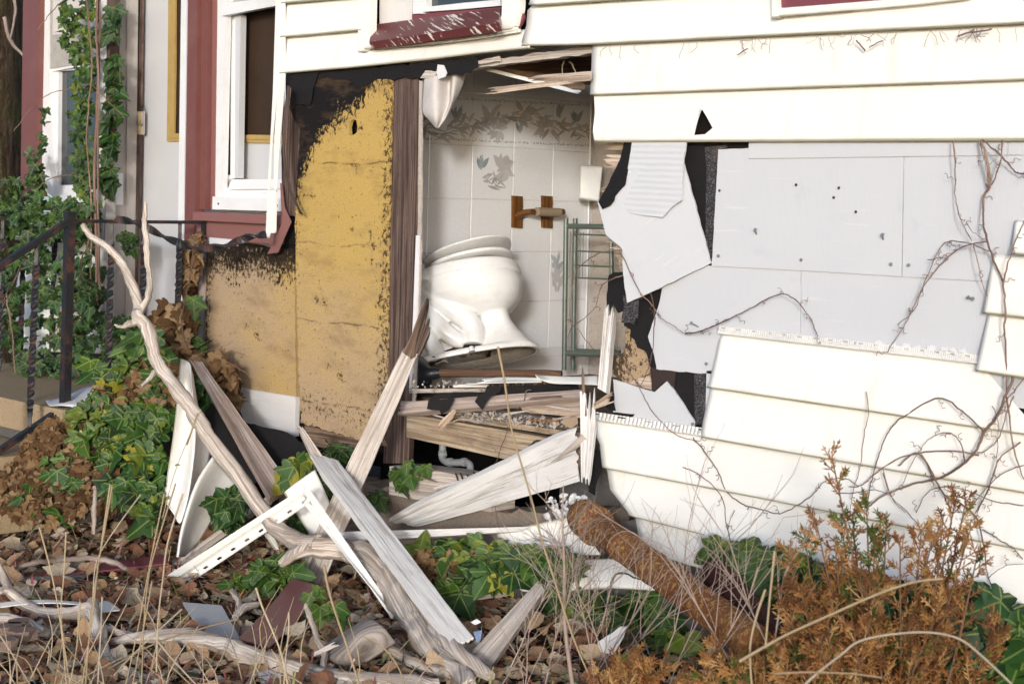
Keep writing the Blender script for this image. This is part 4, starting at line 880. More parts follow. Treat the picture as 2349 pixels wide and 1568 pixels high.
# ================================================================== porch and iron railings
porch = thing('porch', 'tan concrete porch slab with steps beside the ivy', 'porch', (-1.2, -.3, 0))
RX = -.64; PY_ = -.60; TOPZ = .47
mb = MB(); mb.box((-1.42, -.28, TOPZ - .06), (.86, .36, .06)); mb.build('slab', MAT['slab'], porch)
mb = MB(); mb.box((-1.42, -.26, (TOPZ - .12) / 2), (.83, .33, (TOPZ - .12) / 2)); mb.build('base', MAT['block'], porch)
for k in range(2):
    mb = MB(); mb.box((-1.42, -.66 - .28 * k - .12, (TOPZ - .17 * (k + 1)) / 2), (.83, .16, (TOPZ - .17 * (k + 1)) / 2)); mb.build('step', MAT['slab'], porch)
def twisted(p, q, w, turns, mb):
    N = 40; prev = None
    for i in range(N + 1):
        t = i / N; c = V(p).lerp(V(q), t); tw = 0 if t < .12 or t > .9 else (t - .12) / .78 * turns * 2 * pi
        ww = w * (1 if .1 < t < .93 else .7); d = (V(q) - V(p)).normalized(); a0 = d.orthogonal().normalized(); b0 = d.cross(a0)
        ring = []
        for k in range(4):
            an = tw + pi / 4 + k * pi / 2; ring.append(c + (a0 * cos(an) * 1.15 + b0 * sin(an) * .55) * ww)
        if prev:
            for k in range(4): mb.add([prev[k], prev[(k + 1) % 4], ring[(k + 1) % 4], ring[k]], [(0, 1, 2, 3)])
        prev = ring
    return mb
def bar(mb, p, q, w, h):
    p, q = V(p), V(q); d = (q - p); L = d.length; d.normalize(); s = d.cross(UP); s = s.normalized() if s.length > .1 else V((1, 0, 0)); u = s.cross(d)
    return mb.box((p + q) / 2, (L / 2, w / 2, h / 2), (d, s, u))
rail = thing('railing', 'black wrought-iron railing with twisted balusters and a rusty post', 'railing', (RX, -.3, TOPZ))
xr = Xp(RX)
pt = xr(*zD(460, 60)); pb = xr(*zD(445, 1400)); 
mb = MB(); bar(mb, (pt.x, pt.y, pb.z), (pt.x, pt.y, pt.z), .034, .034); mb.box((pt.x, pt.y, pt.z + .004), (.021, .021, .006)); mb.build('post', MAT['iron'], rail)
hz = xr(*zD(900, 112)).z; hw = xr(*zD(1350, 118))
mb = MB(); bar(mb, (RX, pt.y, hz), (RX, hw.y, hz), .022, .014); mb.build('top_rail', MAT['iron'], rail)
mb = MB(); bar(mb, (RX, hw.y - .01, hz), (RX, hw.y - .01, hz - .05), .02, .014); mb.build('wall_bracket', MAT['iron'], rail)
lz = xr(*zD(940, 1290)).z; le = xr(*zD(950, 1295)).y
mb = MB(); bar(mb, (RX, pt.y, lz), (RX, le, lz), .022, .012); mb.build('bottom_rail', MAT['iron'], rail)
for X in (735, 950, 1182):
    y = xr(*zD(X, 120)).y; zb = lz if X < 1000 else xr(*zD(X, 1130)).z
    twisted((RX, y, hz), (RX, y, zb), .013, 4.5, MB()).build('baluster', MAT['iron'], rail)
# one baluster bent out sideways
bp = spline([PD(*zD(760, 95), 7.0), PD(*zD(900, 120), 6.95), PD(*zD(1050, 195), 6.9), PD(*zD(1200, 260), 6.85), PD(*zD(1330, 285), 6.8), PD(*zD(1480, 265), 6.75), PD(*zD(1640, 210), 6.72), PD(*zD(1745, 195), 6.7)], 8)
mb = MB(); prev = None
for i, p in enumerate(bp):
    d = (bp[min(i + 1, len(bp) - 1)] - bp[max(i - 1, 0)]).normalized(); a = d.orthogonal().normalized(); b = d.cross(a); an = i * .3
    ring = [p + (a * cos(an + k * pi / 2) * 1.2 + b * sin(an + k * pi / 2) * .8) * .0125 * (1 if i % 10 else 1) for k in range(4)]
    ring = [p + (a * (cos(an) * sx * 1.0 - sin(an) * sy * .35) + b * (sin(an) * sx + cos(an) * sy * .35)) * .015 for sx, sy in ((-1, -1), (1, -1), (1, 1), (-1, 1))]
    if prev:
        for k in range(4): mb.add([prev[k], prev[(k + 1) % 4], ring[(k + 1) % 4], ring[k]], [(0, 1, 2, 3)])
    prev = ring
mb.build('bent_baluster', MAT['iron'], rail, smooth=False)
# sloping stair rail towards the lower left
a, b = xr(*zD(440, 115)), xr(*zD(-120, 480)); mb = MB(); bar(mb, a, b, .03, .022); mb.build('stair_rail', MAT['iron'], rail)
c, d = xr(*zD(425, 1325)), xr(*zD(-60, 1650)); mb = MB(); bar(mb, c, d, .03, .022); mb.build('stair_rail', MAT['iron'], rail)
for t in (.36, .79):
    p, q = a.lerp(b, t), c.lerp(d, t * 1.12); q = V((RX, p.y - .012, q.z)); twisted(p, q, .0135, 4.5, MB()).build('baluster', MAT['iron'], rail)
# far rail on the other side of the porch
frl = thing('railing', 'dark iron railing on the far side of the porch half hidden in ivy', 'railing', (-1.9, 0, TOPZ))
xf = Xp(-1.95); p, q = xf(*zD(-80, 92)), xf(*zD(430, 100)); mb = MB(); bar(mb, p, q, .022, .014); mb.build('top_rail', MAT['iron'], frl)
p2, q2 = xf(*zD(-80, 1135)), xf(*zD(280, 1125)); mb = MB(); bar(mb, p2, q2, .022, .012); mb.build('bottom_rail', MAT['iron'], frl)
for X in (20, 158, 362):
    y = xf(*zD(X, 100)).y; twisted((-1.95, y, p.z), (-1.95, y, p2.z), .013, 5, MB()).build('baluster', MAT['iron'], frl)
bp = [xf(*zD(-20, 75)), xf(*zD(40, 50)), xf(*zD(110, 45)), xf(*zD(200, 60)), xf(*zD(330, 80))]
mb = MB(); mb.tube(spline(bp, 6), .011, n=5, sx=.45); mb.build('bent_baluster', MAT['iron'], frl)
loft('plastic_scrap', [[(*zD(300, 1285), 7.05), (*zD(420, 1260), 7.1), (*zD(560, 1195), 7.15), (*zD(640, 1185), 7.15)], [(*zD(330, 1318), 6.9), (*zD(440, 1300), 6.86), (*zD(560, 1290), 6.85), (*zD(690, 1240), 6.85)], [(*zD(420, 1310), 6.84), (*zD(500, 1330), 6.8), (*zD(620, 1320), 6.78), (*zD(700, 1290), 6.75)]], MAT['paper'], label='crumpled white plastic scrap lying on the porch slab', cat='scrap')

# ================================================================== things in the bathroom
# --- toilet, tipped back against the tiles
UPX = 6.6 / 3913 / 4.553
td = 6.60; O = PD(*zL(735, 1335), td)
ca, sa = cos(radians(10)), sin(radians(10)); lean = radians(21)
ex = (RT * ca + UPV * sa).normalized()
up0 = (UPV * ca - RT * sa).normalized(); ez = (up0 * cos(lean) + FW * sin(lean)).normalized(); ey = ez.cross(ex).normalized()      # ey: away from the viewer
TW = M.Identity(4)
for i in range(3): TW[i][0] = ex[i]; TW[i][1] = ey[i]; TW[i][2] = ez[i]; TW[i][3] = O[i]
toilet = thing('toilet', 'white porcelain toilet tipped over on the broken bathroom floor', 'toilet', O)
def ring_pts(b, f, hw, z, n=40, p=2.3, egg=.0):
    c = (b + f) / 2; a = (f - b) / 2; out = []
    for k in range(n):
        t = 2 * pi * k / n; ct, st = cos(t), sin(t)
        x = c + a * abs(ct) ** (2 / p) * (1 if ct > 0 else -1); w = hw * (1 - egg * (ct + 1) / 2 * .5)
        out.append(V((x, w * abs(st) ** (2 / p) * (1 if st > 0 else -1), z)))
    return out
def lofted(mb, rings, cap=True):
    n = len(rings[0]); vs = [p for r in rings for p in r]
    fs = [(i * n + k, i * n + (k + 1) % n, (i + 1) * n + (k + 1) % n, (i + 1) * n + k) for i in range(len(rings) - 1) for k in range(n)]
    if cap: fs += [tuple(reversed(range(n))), tuple((len(rings) - 1) * n + k for k in range(n))]
    return mb.add(vs, fs, [(p.x, p.z) for p in vs])
def bake(o):
    dg = bpy.context.evaluated_depsgraph_get(); me = bpy.data.meshes.new_from_object(o.evaluated_get(dg)); o.modifiers.clear(); o.data = me
mb = MB()
lofted(mb, [ring_pts(b, f, w, z) for z, b, f, w in [(0, -.31, .236, .130), (.018, -.31, .233, .128), (.026, -.30, .222, .116)]])                    # foot flange
lofted(mb, [ring_pts(b, f, w, z, p=2.6) for z, b, f, w in [(.015, -.01, .226, .106), (.05, .0, .198, .088), (.09, .015, .168, .072), (.13, .025, .146, .062), (.17, .02, .140, .066), (.20, .0, .13, .066)]])   # front column
lofted(mb, [ring_pts(b, f, w, z, p=2.2) for z, b, f, w in [(.165, .0, .12, .06), (.178, -.03, .150, .095), (.195, -.075, .174, .125), (.22, -.13, .195, .150), (.25, -.18, .208, .168), (.28, -.21, .215, .178), (.303, -.22, .212, .181), (.311, -.22, .206, .176), (.319, -.225, .215, .187), (.352, -.23, .211, .185), (.36, -.23, .203, .178)]])   # bowl and rim
lofted(mb, [ring_pts(-.36, .03, w, z, p=4) for z, w in [(.01, .05), (.15, .045), (.31, .06)]])                       # web behind
lofted(mb, [[V((x, y * .155, z)) for x, y in ((-.44, -1), (-.14, -1), (-.14, 1), (-.44, 1))] for z in (.308, .352)])           # tank shelf
zl = lambda X, Y: ((X - 735) * UPX * ca - (Y - 1335) * UPX * sa, (-(X - 735) * UPX * sa - (Y - 1335) * UPX * ca) / cos(lean))
def ridge(pts, r, off):
    for sg in (-1, 1):
        P = [V((zl(X, Y)[0], sg * o_, zl(X, Y)[1])) for (X, Y), o_ in zip(pts, off)]
        mb.tube(spline(P, 5), lin(r, 5), n=14)
# the S of the trapway standing out from the sides, and the heel
ridge([(-20, 560), (140, 660), (300, 775), (470, 880), (620, 985), (690, 1100), (690, 1230)], [.050, .050, .047, .045, .043, .040, .040], [.070, .072, .074, .072, .068, .064, .066])
ridge([(0, 790), (120, 880), (250, 985), (370, 1090), (480, 1165), (590, 1200)], [.038, .038, .037, .036, .034, .03], [.074, .074, .074, .072, .068, .062])
ridge([(20, 960), (130, 1060), (220, 1180), (300, 1310), (350, 1400)], [.034, .034, .033, .030, .026], [.078, .080, .082, .086, .092])
bo = mb.build('bowl', MAT['porcelain'], None, world=TW)
md = bo.modifiers.new('r', 'REMESH'); md.mode = 'VOXEL'; md.voxel_size = .0045
md = bo.modifiers.new('s', 'SMOOTH'); md.factor = .5; md.iterations = 6
cut = MB(); lofted(cut, [ring_pts(-.27, .220, .116, -.05), ring_pts(-.27, .220, .116, .0), ring_pts(-.25, .19, .086, .022), ring_pts(.0, .13, .045, .09)])
co = cut.build('cutter', MAT['grime'], None, world=TW)
md = bo.modifiers.new('b', 'BOOLEAN'); md.object = co; md.operation = 'DIFFERENCE'; md.solver = 'EXACT'; md.material_mode = 'TRANSFER'
bake(bo); bpy.data.objects.remove(co)
bo.data.polygons.foreach_set('use_smooth', [True] * len(bo.data.polygons)); adopt(bo, toilet)
def seatpart(name, b, f, hw, z0, z1, hole, mat, tilt=0):
    m = MB(); e = .006
    R_ = [ring_pts(b + e, f - e, hw - e, z0, egg=.1), ring_pts(b, f, hw, z0 + e * .6, egg=.1), ring_pts(b, f, hw, z1 - e * .6, egg=.1), ring_pts(b + e, f - e, hw - e, z1, egg=.1)]
    if hole: R_ = [ring_pts(b + .07, f - .05, hw - .055, z0, egg=.1)] + R_ + [ring_pts(b + .07, f - .05, hw - .055, z1, egg=.1), ring_pts(b + .07, f - .05, hw - .055, z0, egg=.1)]
    else: R_.append(ring_pts(b + .05, f - .05, hw - .05, z1 + .004, egg=.1))
    lofted(m, R_, cap=not hole)
    T = TW @ M.Translation((b, 0, z0)) @ M.Rotation(-tilt, 4, 'Y') @ M.Translation((-b, 0, -z0))
    o = m.build(name, MAT[mat], None, smooth=True, world=T); adopt(o, toilet); return o
seatpart('seat', -.155, .196, .172, .371, .386, True, 'porcelain', radians(3))
seatpart('lid', -.165, .200, .176, .406, .416, False, 'porcelain', radians(6.5))
for sy in (-1, 1):
    m = MB(); m.tube([V((-.165, sy * .07, .358)), V((-.165, sy * .07, .40))], .014, n=10); o = m.build('hinge', MAT['porcelain'], None, smooth=True, world=TW); adopt(o, toilet)
m = MB(); 
for x, y in ((-.02, -.135),): m.tube([V((x, y, .0)), V((x, y, .02))], [.014, .008], n=10)
o = m.build('bolt_cap', MAT['porcelain'], None, smooth=True, world=TW); adopt(o, toilet)
m = MB()
for _ in range(60):
    c = V((rnd(-.17, .02), -rnd(.09, .125), rnd(.0, .022))); m.add([c + V((rnd(-1, 1), rnd(-1, 1), rnd(-1, 1))) * .009 for _ in range(4)], [(0, 1, 2), (0, 2, 3), (1, 3, 2), (0, 3, 1)])
o = m.build('dirt_crust', MAT['grime'], None, world=TW); adopt(o, toilet)
# toilet paper holder
ph = thing('toilet_paper_holder', 'oak toilet paper holder with an empty cardboard roll on tiles', 'paper holder', tp(*zO(1290, 1600)))
for xa, xb in ((1082, 1182), (1392, 1495)):
    plate('mounting_plate', mp(zO, (xa, 1402), (xb, 1410), (xb, 1745), (xa, 1735)), Xp(TX + .012), .012, MAT['oak'], ph, rot_uv=pi / 2)
    a = tp(*zO(xa + 50, 1580)); mb = MB(); mb.tube(spline([a + V((.008, 0, -.01)), a + V((.035, 0, .0)), a + V((.06, .004, .005)), a + V((.082, .008, .006))], 5), lin([.032, .02, .019, .021], 5), n=14, sx=.62); mb.build('arm', MAT['oak'], ph, smooth=True)
a, b = tp(*zO(1200, 1580)), tp(*zO(1450, 1590)); mb = MB(); mb.tube([a + V((.072, .0, .006)), b + V((.072, -.01, .006))], .019, n=18); mb.build('cardboard_roll', MAT['card'], ph, smooth=True)
# white ceramic fixture in the corner
mb = MB(); p = [PD(*zM(X, Y), 7.3) for X, Y in ((285, 385), (475, 390), (440, 690), (272, 665))]
nrm = -FW; lofted(mb, [[q.lerp(sum(p, V()) / 4, s) + nrm * h for q in p] for s, h in ((0, -.06), (0, .02), (.04, .035), (.12, .04))])
tank = mb.build('toilet_tank', MAT['porcelain'], None, label='glossy pale ceramic cistern box in the tiled corner', cat='cistern')
# green towel rack
tr_ = thing('towel_rack', 'sage green metal towel rack with wire shelves in the corner', 'rack', PD(1310, 850, 7.05))
D0 = 7.05; g_ = lambda X, Y, d=D0: PD(*zM(X, Y), d)
def rod(name, a, b, r): mb = MB(); mb.tube([a, b], r, n=10); mb.build(name, MAT['greenmetal'], tr_, smooth=True)
gn = lambda X, Y, d=D0: PD(*zN(X, Y), d)
rod('upright', g_(167, 825), gn(150, 808), .0105); rod('upright', g_(245, 828, 7.25), gn(223, 806, 7.25), .0105); rod('upright', g_(540, 900, 7.0), gn(560, 680, 7.0), .0095)
rod('crossbar', g_(180, 893), g_(520, 897, 6.95), .0115); rod('crossbar', gn(165, 668), gn(620, 685, 6.95), .0115); rod('crossbar', gn(245, 645, 7.2), gn(620, 660, 7.1), .009)
for Y in (955, 1095, 1215, 1318): 
    for dy, d in ((0, 7.0), (10, 7.12), (16, 7.2)): rod('wire', g_(225 + dy, Y + dy * .4, d), g_(560, Y + dy * .6 + 12, d - .05), .0018)
for X in (205, 290, 312): rod('wire', g_(X, 940, 7.12), g_(X - 10, 1330, 7.12), .0016)
# plunger
pg = thing('plunger', 'black rubber plunger with a wooden handle lying under the toilet', 'plunger', PD(*zP(400, 230), 6.42))
a, b = PD(*zP(395, 228), 6.42), PD(*zP(1555, 235), 6.25); mb = MB(); mb.tube([a.lerp(b, t / 8) for t in range(9)], [.0150] + [.0145] * 7 + [.012], n=12, wob=.05); mb.build('handle', MAT['brown'], pg, smooth=True)
ax_ = (a - b).normalized(); mb = MB(); prof = [(-.02, .017), (0, .022), (.02, .026), (.035, .05), (.055, .072), (.09, .083), (.125, .082), (.13, .078)]
mb.tube([a + ax_ * t - UP * t * .12 for t, r in prof], [r for t, r in prof], n=28); mb.build('rubber_cup', MAT['rubber'], pg, smooth=True)
# white cloth hanging in the opening
loft('cloth', [[(*zO(150, 190), 6.27), (*zO(140, 330), 6.27), (*zO(133, 520), 6.27), (*zO(200, 610), 6.26), (*zO(270, 690), 6.25)], [(*zO(280, 150), 6.22), (*zO(270, 330), 6.20), (*zO(270, 500), 6.20), (*zO(275, 620), 6.21), (*zO(282, 696), 6.24)], [(*zO(420, 130), 6.27), (*zO(410, 320), 6.26), (*zO(400, 450), 6.24), (*zO(340, 600), 6.23), (*zO(295, 696), 6.24)], [(*zO(470, 120), 6.20), (*zO(450, 300), 6.19), (*zO(430, 440), 6.2), (*zO(365, 600), 6.22), (*zO(298, 698), 6.24)], [(*zO(625, 60), 6.26), (*zO(540, 290), 6.24), (*zO(460, 450), 6.23), (*zO(380, 600), 6.23), (*zO(300, 698), 6.24)]], MAT['cloth'], k=6, label='dirty white cloth scrap hanging from the head of the hole', cat='cloth')
# drain pipe under the floor
mb = MB(); dp = [(*zP(460, 860), 6.42), (*zP(460, 950), 6.42), (*zP(458, 1005), 6.41), (*zP(500, 1045), 6.38), (*zP(600, 1050), 6.32), (*zP(670, 1045), 6.28), (*zP(712, 1075), 6.25), (*zP(712, 1145), 6.23)]
mb.tube(spline([PD(*q) for q in dp], 5), .0135, n=12)
for X, Y, d in ((460, 955, 6.42), (515, 1047, 6.37), (645, 1046, 6.29)): 
    c = PD(*zP(X, Y), d); e = PD(*zP(X, Y + 25) if Y < 1000 else zP(X + 25, Y), d - .01); mb.tube([c, e], .0165, n=12)
mb.build('drain_pipe', MAT['pvc'], None, smooth=True, label='grey drain pipe bend hanging in the dark gap under the joist', cat='pipe')

# ================================================================== ground
def gz(x, y): return -.045 + .012 * NZ.noise(V((x * 2.2, y * 2.2, 0))) + .05 * max(0, min(1, (-.75 - x) / .4)) * max(0, min(1, (y + .9) / .4)) - .02 * max(0, min(1, (x - 2.5)))
mb = MB(); xs = [-60, -30, -12, -6] + [-3 + i * .12 for i in range(76)] + [9, 14, 30, 60]; ysg = [-60, -30, -12, -7] + [-4.5 + i * .12 for i in range(42)] + [1.2, 3, 8, 20, 60]
w = len(xs); vv = [V((x, y, gz(x, y) if -3 < x < 6 and -4.5 < y < .6 else -.06)) for y in ysg for x in xs]
mb.add(vv, [(j * w + i, j * w + i + 1, (j + 1) * w + i + 1, (j + 1) * w + i) for j in range(len(ysg) - 1) for i in range(w - 1)], [(p.x, p.y) for p in vv])
struct(mb.build('ground', MAT['ground'], smooth=True, origin=(0, 0, 0)))

# ================================================================== fallen boards
def c4(z, pts, ds): return [(*z(*p), d) for p, d in zip(pts, ds)]
W_ = 'wooden board'
# splintered post leaning against the stud
board4('post', c4(zK, [(755, 915), (900, 960), (1340, -40), (1225, -40)], [5.98, 5.98, 6.02, 6.02]), .07, MAT['grey'], label='thick grey post leaning on the stud, its lower half', cat='post') if False else None
pst = thing('broken_post', 'thick splintered grey post leaning up against the toilet opening', 'post', PD(*zK(840, 950), 6.02))
board4('shaft', [(*zK(752, 915), 6.02), (*zK(925, 965), 6.02), (*zE(1420, 660), 6.0), (*zE(1330, 640), 6.02)], .075, MAT['grey'], pst, rough=.003, ny=12, edge=.004)
board4('splinter', [(*zE(1330, 650), 6.01), (*zE(1385, 690), 6.0), (*zE(1478, 345), 6.0), (*zE(1470, 338), 6.02)], .045, MAT['rotten'], pst, jagB=.05, rough=.005, ny=8, edge=.006)
board4('splinter', [(*zE(1375, 690), 6.0), (*zE(1425, 670), 6.0), (*zE(1492, 520), 6.0), (*zE(1480, 380), 6.02)], .05, MAT['stud'], pst, jagB=.05, rough=.005, ny=8, edge=.006)
# pale painted plank crossing in front
bp_ = thing('plank', 'long pale painted plank lying slanted across the other boards', 'plank', PD(*zK(1790, 1340), 5.05))
board4('face', [(*zK(835, 150), 6.05), (*zK(1010, 195), 6.05), (*zK(1850, 1290), 5.0), (*zK(1725, 1340), 5.0)], .022, MAT['whitewood'], bp_, jagA=.05, jagB=.012, rough=.002, ny=12, edge=.003)
board4('splinter', [(*zK(760, -15), 6.1), (*zK(800, -5), 6.1), (*zK(935, 190), 6.05), (*zK(850, 170), 6.05)], .016, MAT['grey'], bp_, jagA=.03, rough=.003)
board4('clapboard', [(*zG(55, 640), 6.12), (*zG(240, 675), 6.10), (*zG(1178, 405), 5.58), (*zG(1150, 105), 5.60)], .022, MAT['whitewood'], jagA=.03, jagB=.02, rough=.003, ny=14, edge=.004, label='wide worn-white clapboard slanting up to the torn siding edge', cat='board')
board4('lath', [(*zG(985, 320), 5.56), (*zG(1000, 300), 5.56), (*zG(1215, 175), 5.52), (*zG(1180, 140), 5.52)], .008, MAT['grey'], jagA=.05, rough=.003, label='grey splinter lying on the wide worn-white clapboard', cat='splinter')
board4('board', [(*zK(1020, 640), 5.95), (*zK(1040, 705), 5.93), (*zG(900, 690), 5.62), (*zG(890, 668), 5.62)], .02, MAT['whitewood'], jagB=.05, rough=.002, label='narrow white board lying flat below the wide clapboard', cat='board')
board4('stick', [(*zH(985, 875), 6.32), (*zH(1010, 895), 6.3), (*zH(1808, 330), 6.4), (*zH(1795, 305), 6.42)], .018, MAT['grey'], rough=.001, ny=4, label='long thin grey stick behind the cream frame', cat='stick')
board4('board', [(*zE(105, 690), 6.86), (*zE(175, 700), 6.84), (*zE(660, 1370), 6.32), (*zE(560, 1500), 6.30)], .03, MAT['pinkwood'], jagA=.02, rough=.0035, ny=12, edge=.004, label='cracked pinkish board leaning under the ivy-covered porch corner', cat='board')
board4('board', [(*zG(540, 1390), 5.02), (*zG(640, 1492), 4.98), (*zG(1040, 935), 5.32), (*zG(985, 920), 5.36)], .045, MAT['grey'], jagB=.03, jagA=.02, rough=.003, ny=10, edge=.003, label='short cracked grey board propped in the leaves at centre', cat='board')
board4('stick', c4(zG, [(480, 1042), (490, 1075), (765, 1040), (750, 1020)], [5.5, 5.48, 5.45, 5.47]), .02, MAT['pinkwood'], rough=.002, label='small square stick on the leaves beside the ivy', cat='stick')
# rubbish lying along the floor edge in the hole
board4('board', c4(zP, [(75, 490), (40, 602), (1740, 465), (1738, 388)], [6.2, 6.18, 5.66, 5.68]), .03, MAT['pinkwood'], jagA=.03, rough=.003, ny=8, edge=.004, label='pinkish board lying across the floor edge with felt scraps', cat='board')
board4('board', c4(zP, [(150, 378), (150, 412), (870, 402), (860, 366)], [6.22, 6.22, 6.05, 6.05]), .02, MAT['grey'], rough=.002, ny=4, label='thin grey board on the bathroom floor behind the plunger', cat='board')
board4('board', c4(zP, [(1175, 545), (1190, 560), (1725, 600), (1725, 488)], [5.85, 5.83, 5.64, 5.68]), .016, MAT['splinter'], jagA=.06, rough=.004, label='freshly split pale board end beside the vertical splinter', cat='board')
board4('board', c4(zP, [(560, 560), (590, 580), (440, 770), (395, 720)], [5.98, 5.98, 5.95, 5.95]), .014, MAT['splinter'], jagB=.06, rough=.004, label='small splintered white stub hanging below the felt scrap', cat='splinter')
plate('felt_scrap', mp(zP, (330, 475), (560, 455), (570, 470), (520, 560), (450, 612), (430, 570), (315, 560)), Dp(5.99), .003, MAT['felt'], jag=.004, label='black felt scrap draped over the left of the pinkish board', cat='felt')
plate('felt_scrap', mp(zP, (870, 345), (1020, 330), (990, 400), (900, 450), (850, 520), (825, 570), (800, 540), (755, 490), (790, 430), (850, 400)), Dp(5.88), .003, MAT['felt'], jag=.005, label='pointed black felt scrap folded over the middle of the pinkish board', cat='felt')
plate('felt_scrap', mp(zP, (400, 420), (780, 395), (760, 440), (500, 475), (330, 480)), Dp(6.08), .003, MAT['felt'], jag=.005, label='flat black felt strip between the two floor boards', cat='felt')
plate('felt_scrap', mp(zP, (960, 360), (1700, 320), (1720, 400), (1200, 420), (950, 440)), Dp(5.93), .003, MAT['felt'], jag=.006, label='dark felt sheet under the folded cream vinyl in the hole', cat='felt')
loft('vinyl_scrap', [[(*zP(1310, 240), 5.86), (*zP(1400, 250), 5.9), (*zP(1640, 260), 5.82), (*zP(1885, 250), 5.75)], [(*zP(1340, 285), 5.84), (*zP(1450, 295), 5.86), (*zP(1660, 300), 5.78), (*zP(1885, 300), 5.72)], [(*zP(1380, 300), 5.88), (*zP(1480, 325), 5.84), (*zP(1680, 330), 5.76), (*zP(1885, 338), 5.7)]], MAT['siding'], label='folded cream vinyl strip on the bathroom floor by the splintered stud', cat='vinyl strip')
loft('vinyl_scrap', [[(*zP(815, 285), 5.95), (*zP(1000, 265), 5.95), (*zP(1360, 270), 5.86)], [(*zP(830, 310), 5.93), (*zP(1000, 300), 5.92), (*zP(1370, 300), 5.84)], [(*zP(560, 345), 6.0), (*zP(900, 320), 5.9), (*zP(1370, 312), 5.83)]], MAT['siding'], label='cream vinyl strip lying in front of the plunger handle', cat='vinyl strip')
board4('vinyl_scrap', c4(zP, [(558, 330), (558, 356), (880, 352), (880, 334)], [6.0, 5.99, 5.92, 5.93]), .003, MAT['siding'], rough=0, label='short cream trim end on the rubble left of the hole', cat='vinyl strip')
# splintered uprights at the right edge of the hole
board4('splintered_stud', c4(zN, [(492, 225), (572, 275), (500, 1000), (428, 960)], [5.62, 5.6, 5.52, 5.54]), .035, MAT['whitewood'], house, jagA=.07, rough=.003, ny=9, edge=.003)
board4('splintered_stud', c4(zP, [(1745, 160), (1760, 165), (1785, 620), (1735, 640)], [5.58, 5.58, 5.53, 5.55]), .015, MAT['rotten'], house, jagA=.05, rough=.004, ny=4)
board4('splintered_stud', c4(zP, [(1722, 380), (1880, 350), (1800, 1275), (1732, 1240)], [5.56, 5.54, 5.48, 5.5]), .02, MAT['whitewood'], house, jagA=.12, jagB=.03, rough=.004, ny=12)
board4('splintered_stud', c4(zN, [(365, 1150), (360, 1110), (555, 985), (550, 1080)], [5.54, 5.54, 5.46, 5.46]), .02, MAT['splinter'], house, jagA=.04, jagB=.03, rough=.004, ny=10)
plate('card_scrap', mp(zP, (1540, 680), (1600, 625), (1700, 620), (1705, 690), (1640, 740)), Dp(5.66), .004, MAT['card'], label='tan cardboard scrap on the floor edge by the upright splinter', cat='cardboard')
# rubble crumbs along the floor edge
random.seed(5); mb = MB()
def crumb(mb, c, s):
    v = [c + V((rnd(-1, 1), rnd(-1, 1), rnd(-1, 1))).normalized() * s * rnd(.6, 1.2) for _ in range(5)]
    mb.add(v, [(0, 1, 2), (0, 2, 3), (0, 3, 1), (4, 2, 1), (4, 3, 2), (4, 1, 3)])
for _ in range(260):
    t = random.random(); X = lerp(560, 1700, t); crumb(mb, PD(*zP(X, lerp(575, 690, t) + rnd(-20, 70)), lerp(6.12, 5.72, t) + rnd(-.02, .03)), rnd(.004, .013))
for _ in range(160): crumb(mb, PD(*zP(rnd(150, 1400), rnd(300, 400)), rnd(6.0, 6.2)), rnd(.003, .010))
tag(mb.build('rubble', MAT['plaster']), 'crumbled plaster and grit along the broken floor edge', 'rubble', kind='stuff')
mb = MB()
for _ in range(44): crumb(mb, PD(*zG(rnd(985, 1170), rnd(520, 625)), rnd(5.48, 5.6)), rnd(.03, .055))
o = mb.build('insulation_fluff', MAT['fluff'], smooth=True, label='torn white insulation fluff behind the rusty pipe mouth', cat='insulation'); o['kind'] = 'stuff'; md = o.modifiers.new('s', 'SUBSURF'); md.levels = md.render_levels = 2
# ================================================================== cream vinyl debris
def channel(name, P, Q, w1, w2, label, slots, first):
    pass
fr_ = thing('bent_window_channel', 'cream vinyl window channel bent into an upturned V on the leaves', 'vinyl frame', PD(*zK(60, 930), 6.1))
dA, dT, dB = 6.12, 5.86, 5.38
def strip(name, a0, a1, b1, b0, par, th=.003, slots=0):
    p = [PD(*q) for q in (a0, a1, b1, b0)]; mb = MB(); n = 60
    for i in range(n):
        t0, t1 = i / n, (i + 1) / n
        A0, A1 = p[0].lerp(p[3], t0), p[0].lerp(p[3], t1); C0, C1 = p[1].lerp(p[2], t0), p[1].lerp(p[2], t1)
        bands = [(0, .45), (.45, .72), (.72, 1)] if slots else [(0, 1)]
        for m, (u, v) in enumerate(bands):
            if slots and m == 1 and i % 7 in (2, 3): continue
            mb.add([A0.lerp(C0, u), A1.lerp(C1, u), A1.lerp(C1, v), A0.lerp(C0, v)], [(0, 1, 2, 3)], [(t0, .05), (t1, .05), (t1, .07), (t0, .07)])
    o = mb.build(name, MAT['siding'], par); md = o.modifiers.new('t', 'SOLIDIFY'); md.thickness = th; md.offset = 0; return o
k3 = lambda X, Y, d: (*zK(X, Y), d)
strip('outer_face', k3(-20, 905, dA), k3(40, 915, dA), k3(808, 405, dT), k3(822, 362, dT), fr_)
strip('return_face', k3(40, 915, dA), k3(75, 925, dA + .02), k3(812, 432, dT + .02), k3(808, 405, dT), fr_)
strip('nailing_flange', k3(60, 920, dA + .02), k3(125, 945, dA - .02), k3(838, 470, dT - .02), k3(812, 420, dT + .02), fr_, slots=1)
strip('outer_face', k3(805, 390, dT - .01), k3(850, 385, dT - .01), k3(1372, 1130, dB), k3(1350, 1170, dB), fr_)
strip('nailing_flange', k3(812, 470, dT - .005), k3(850, 405, dT + .01), k3(1340, 1130, dB + .02), k3(1300, 1080, dB), fr_, slots=1)
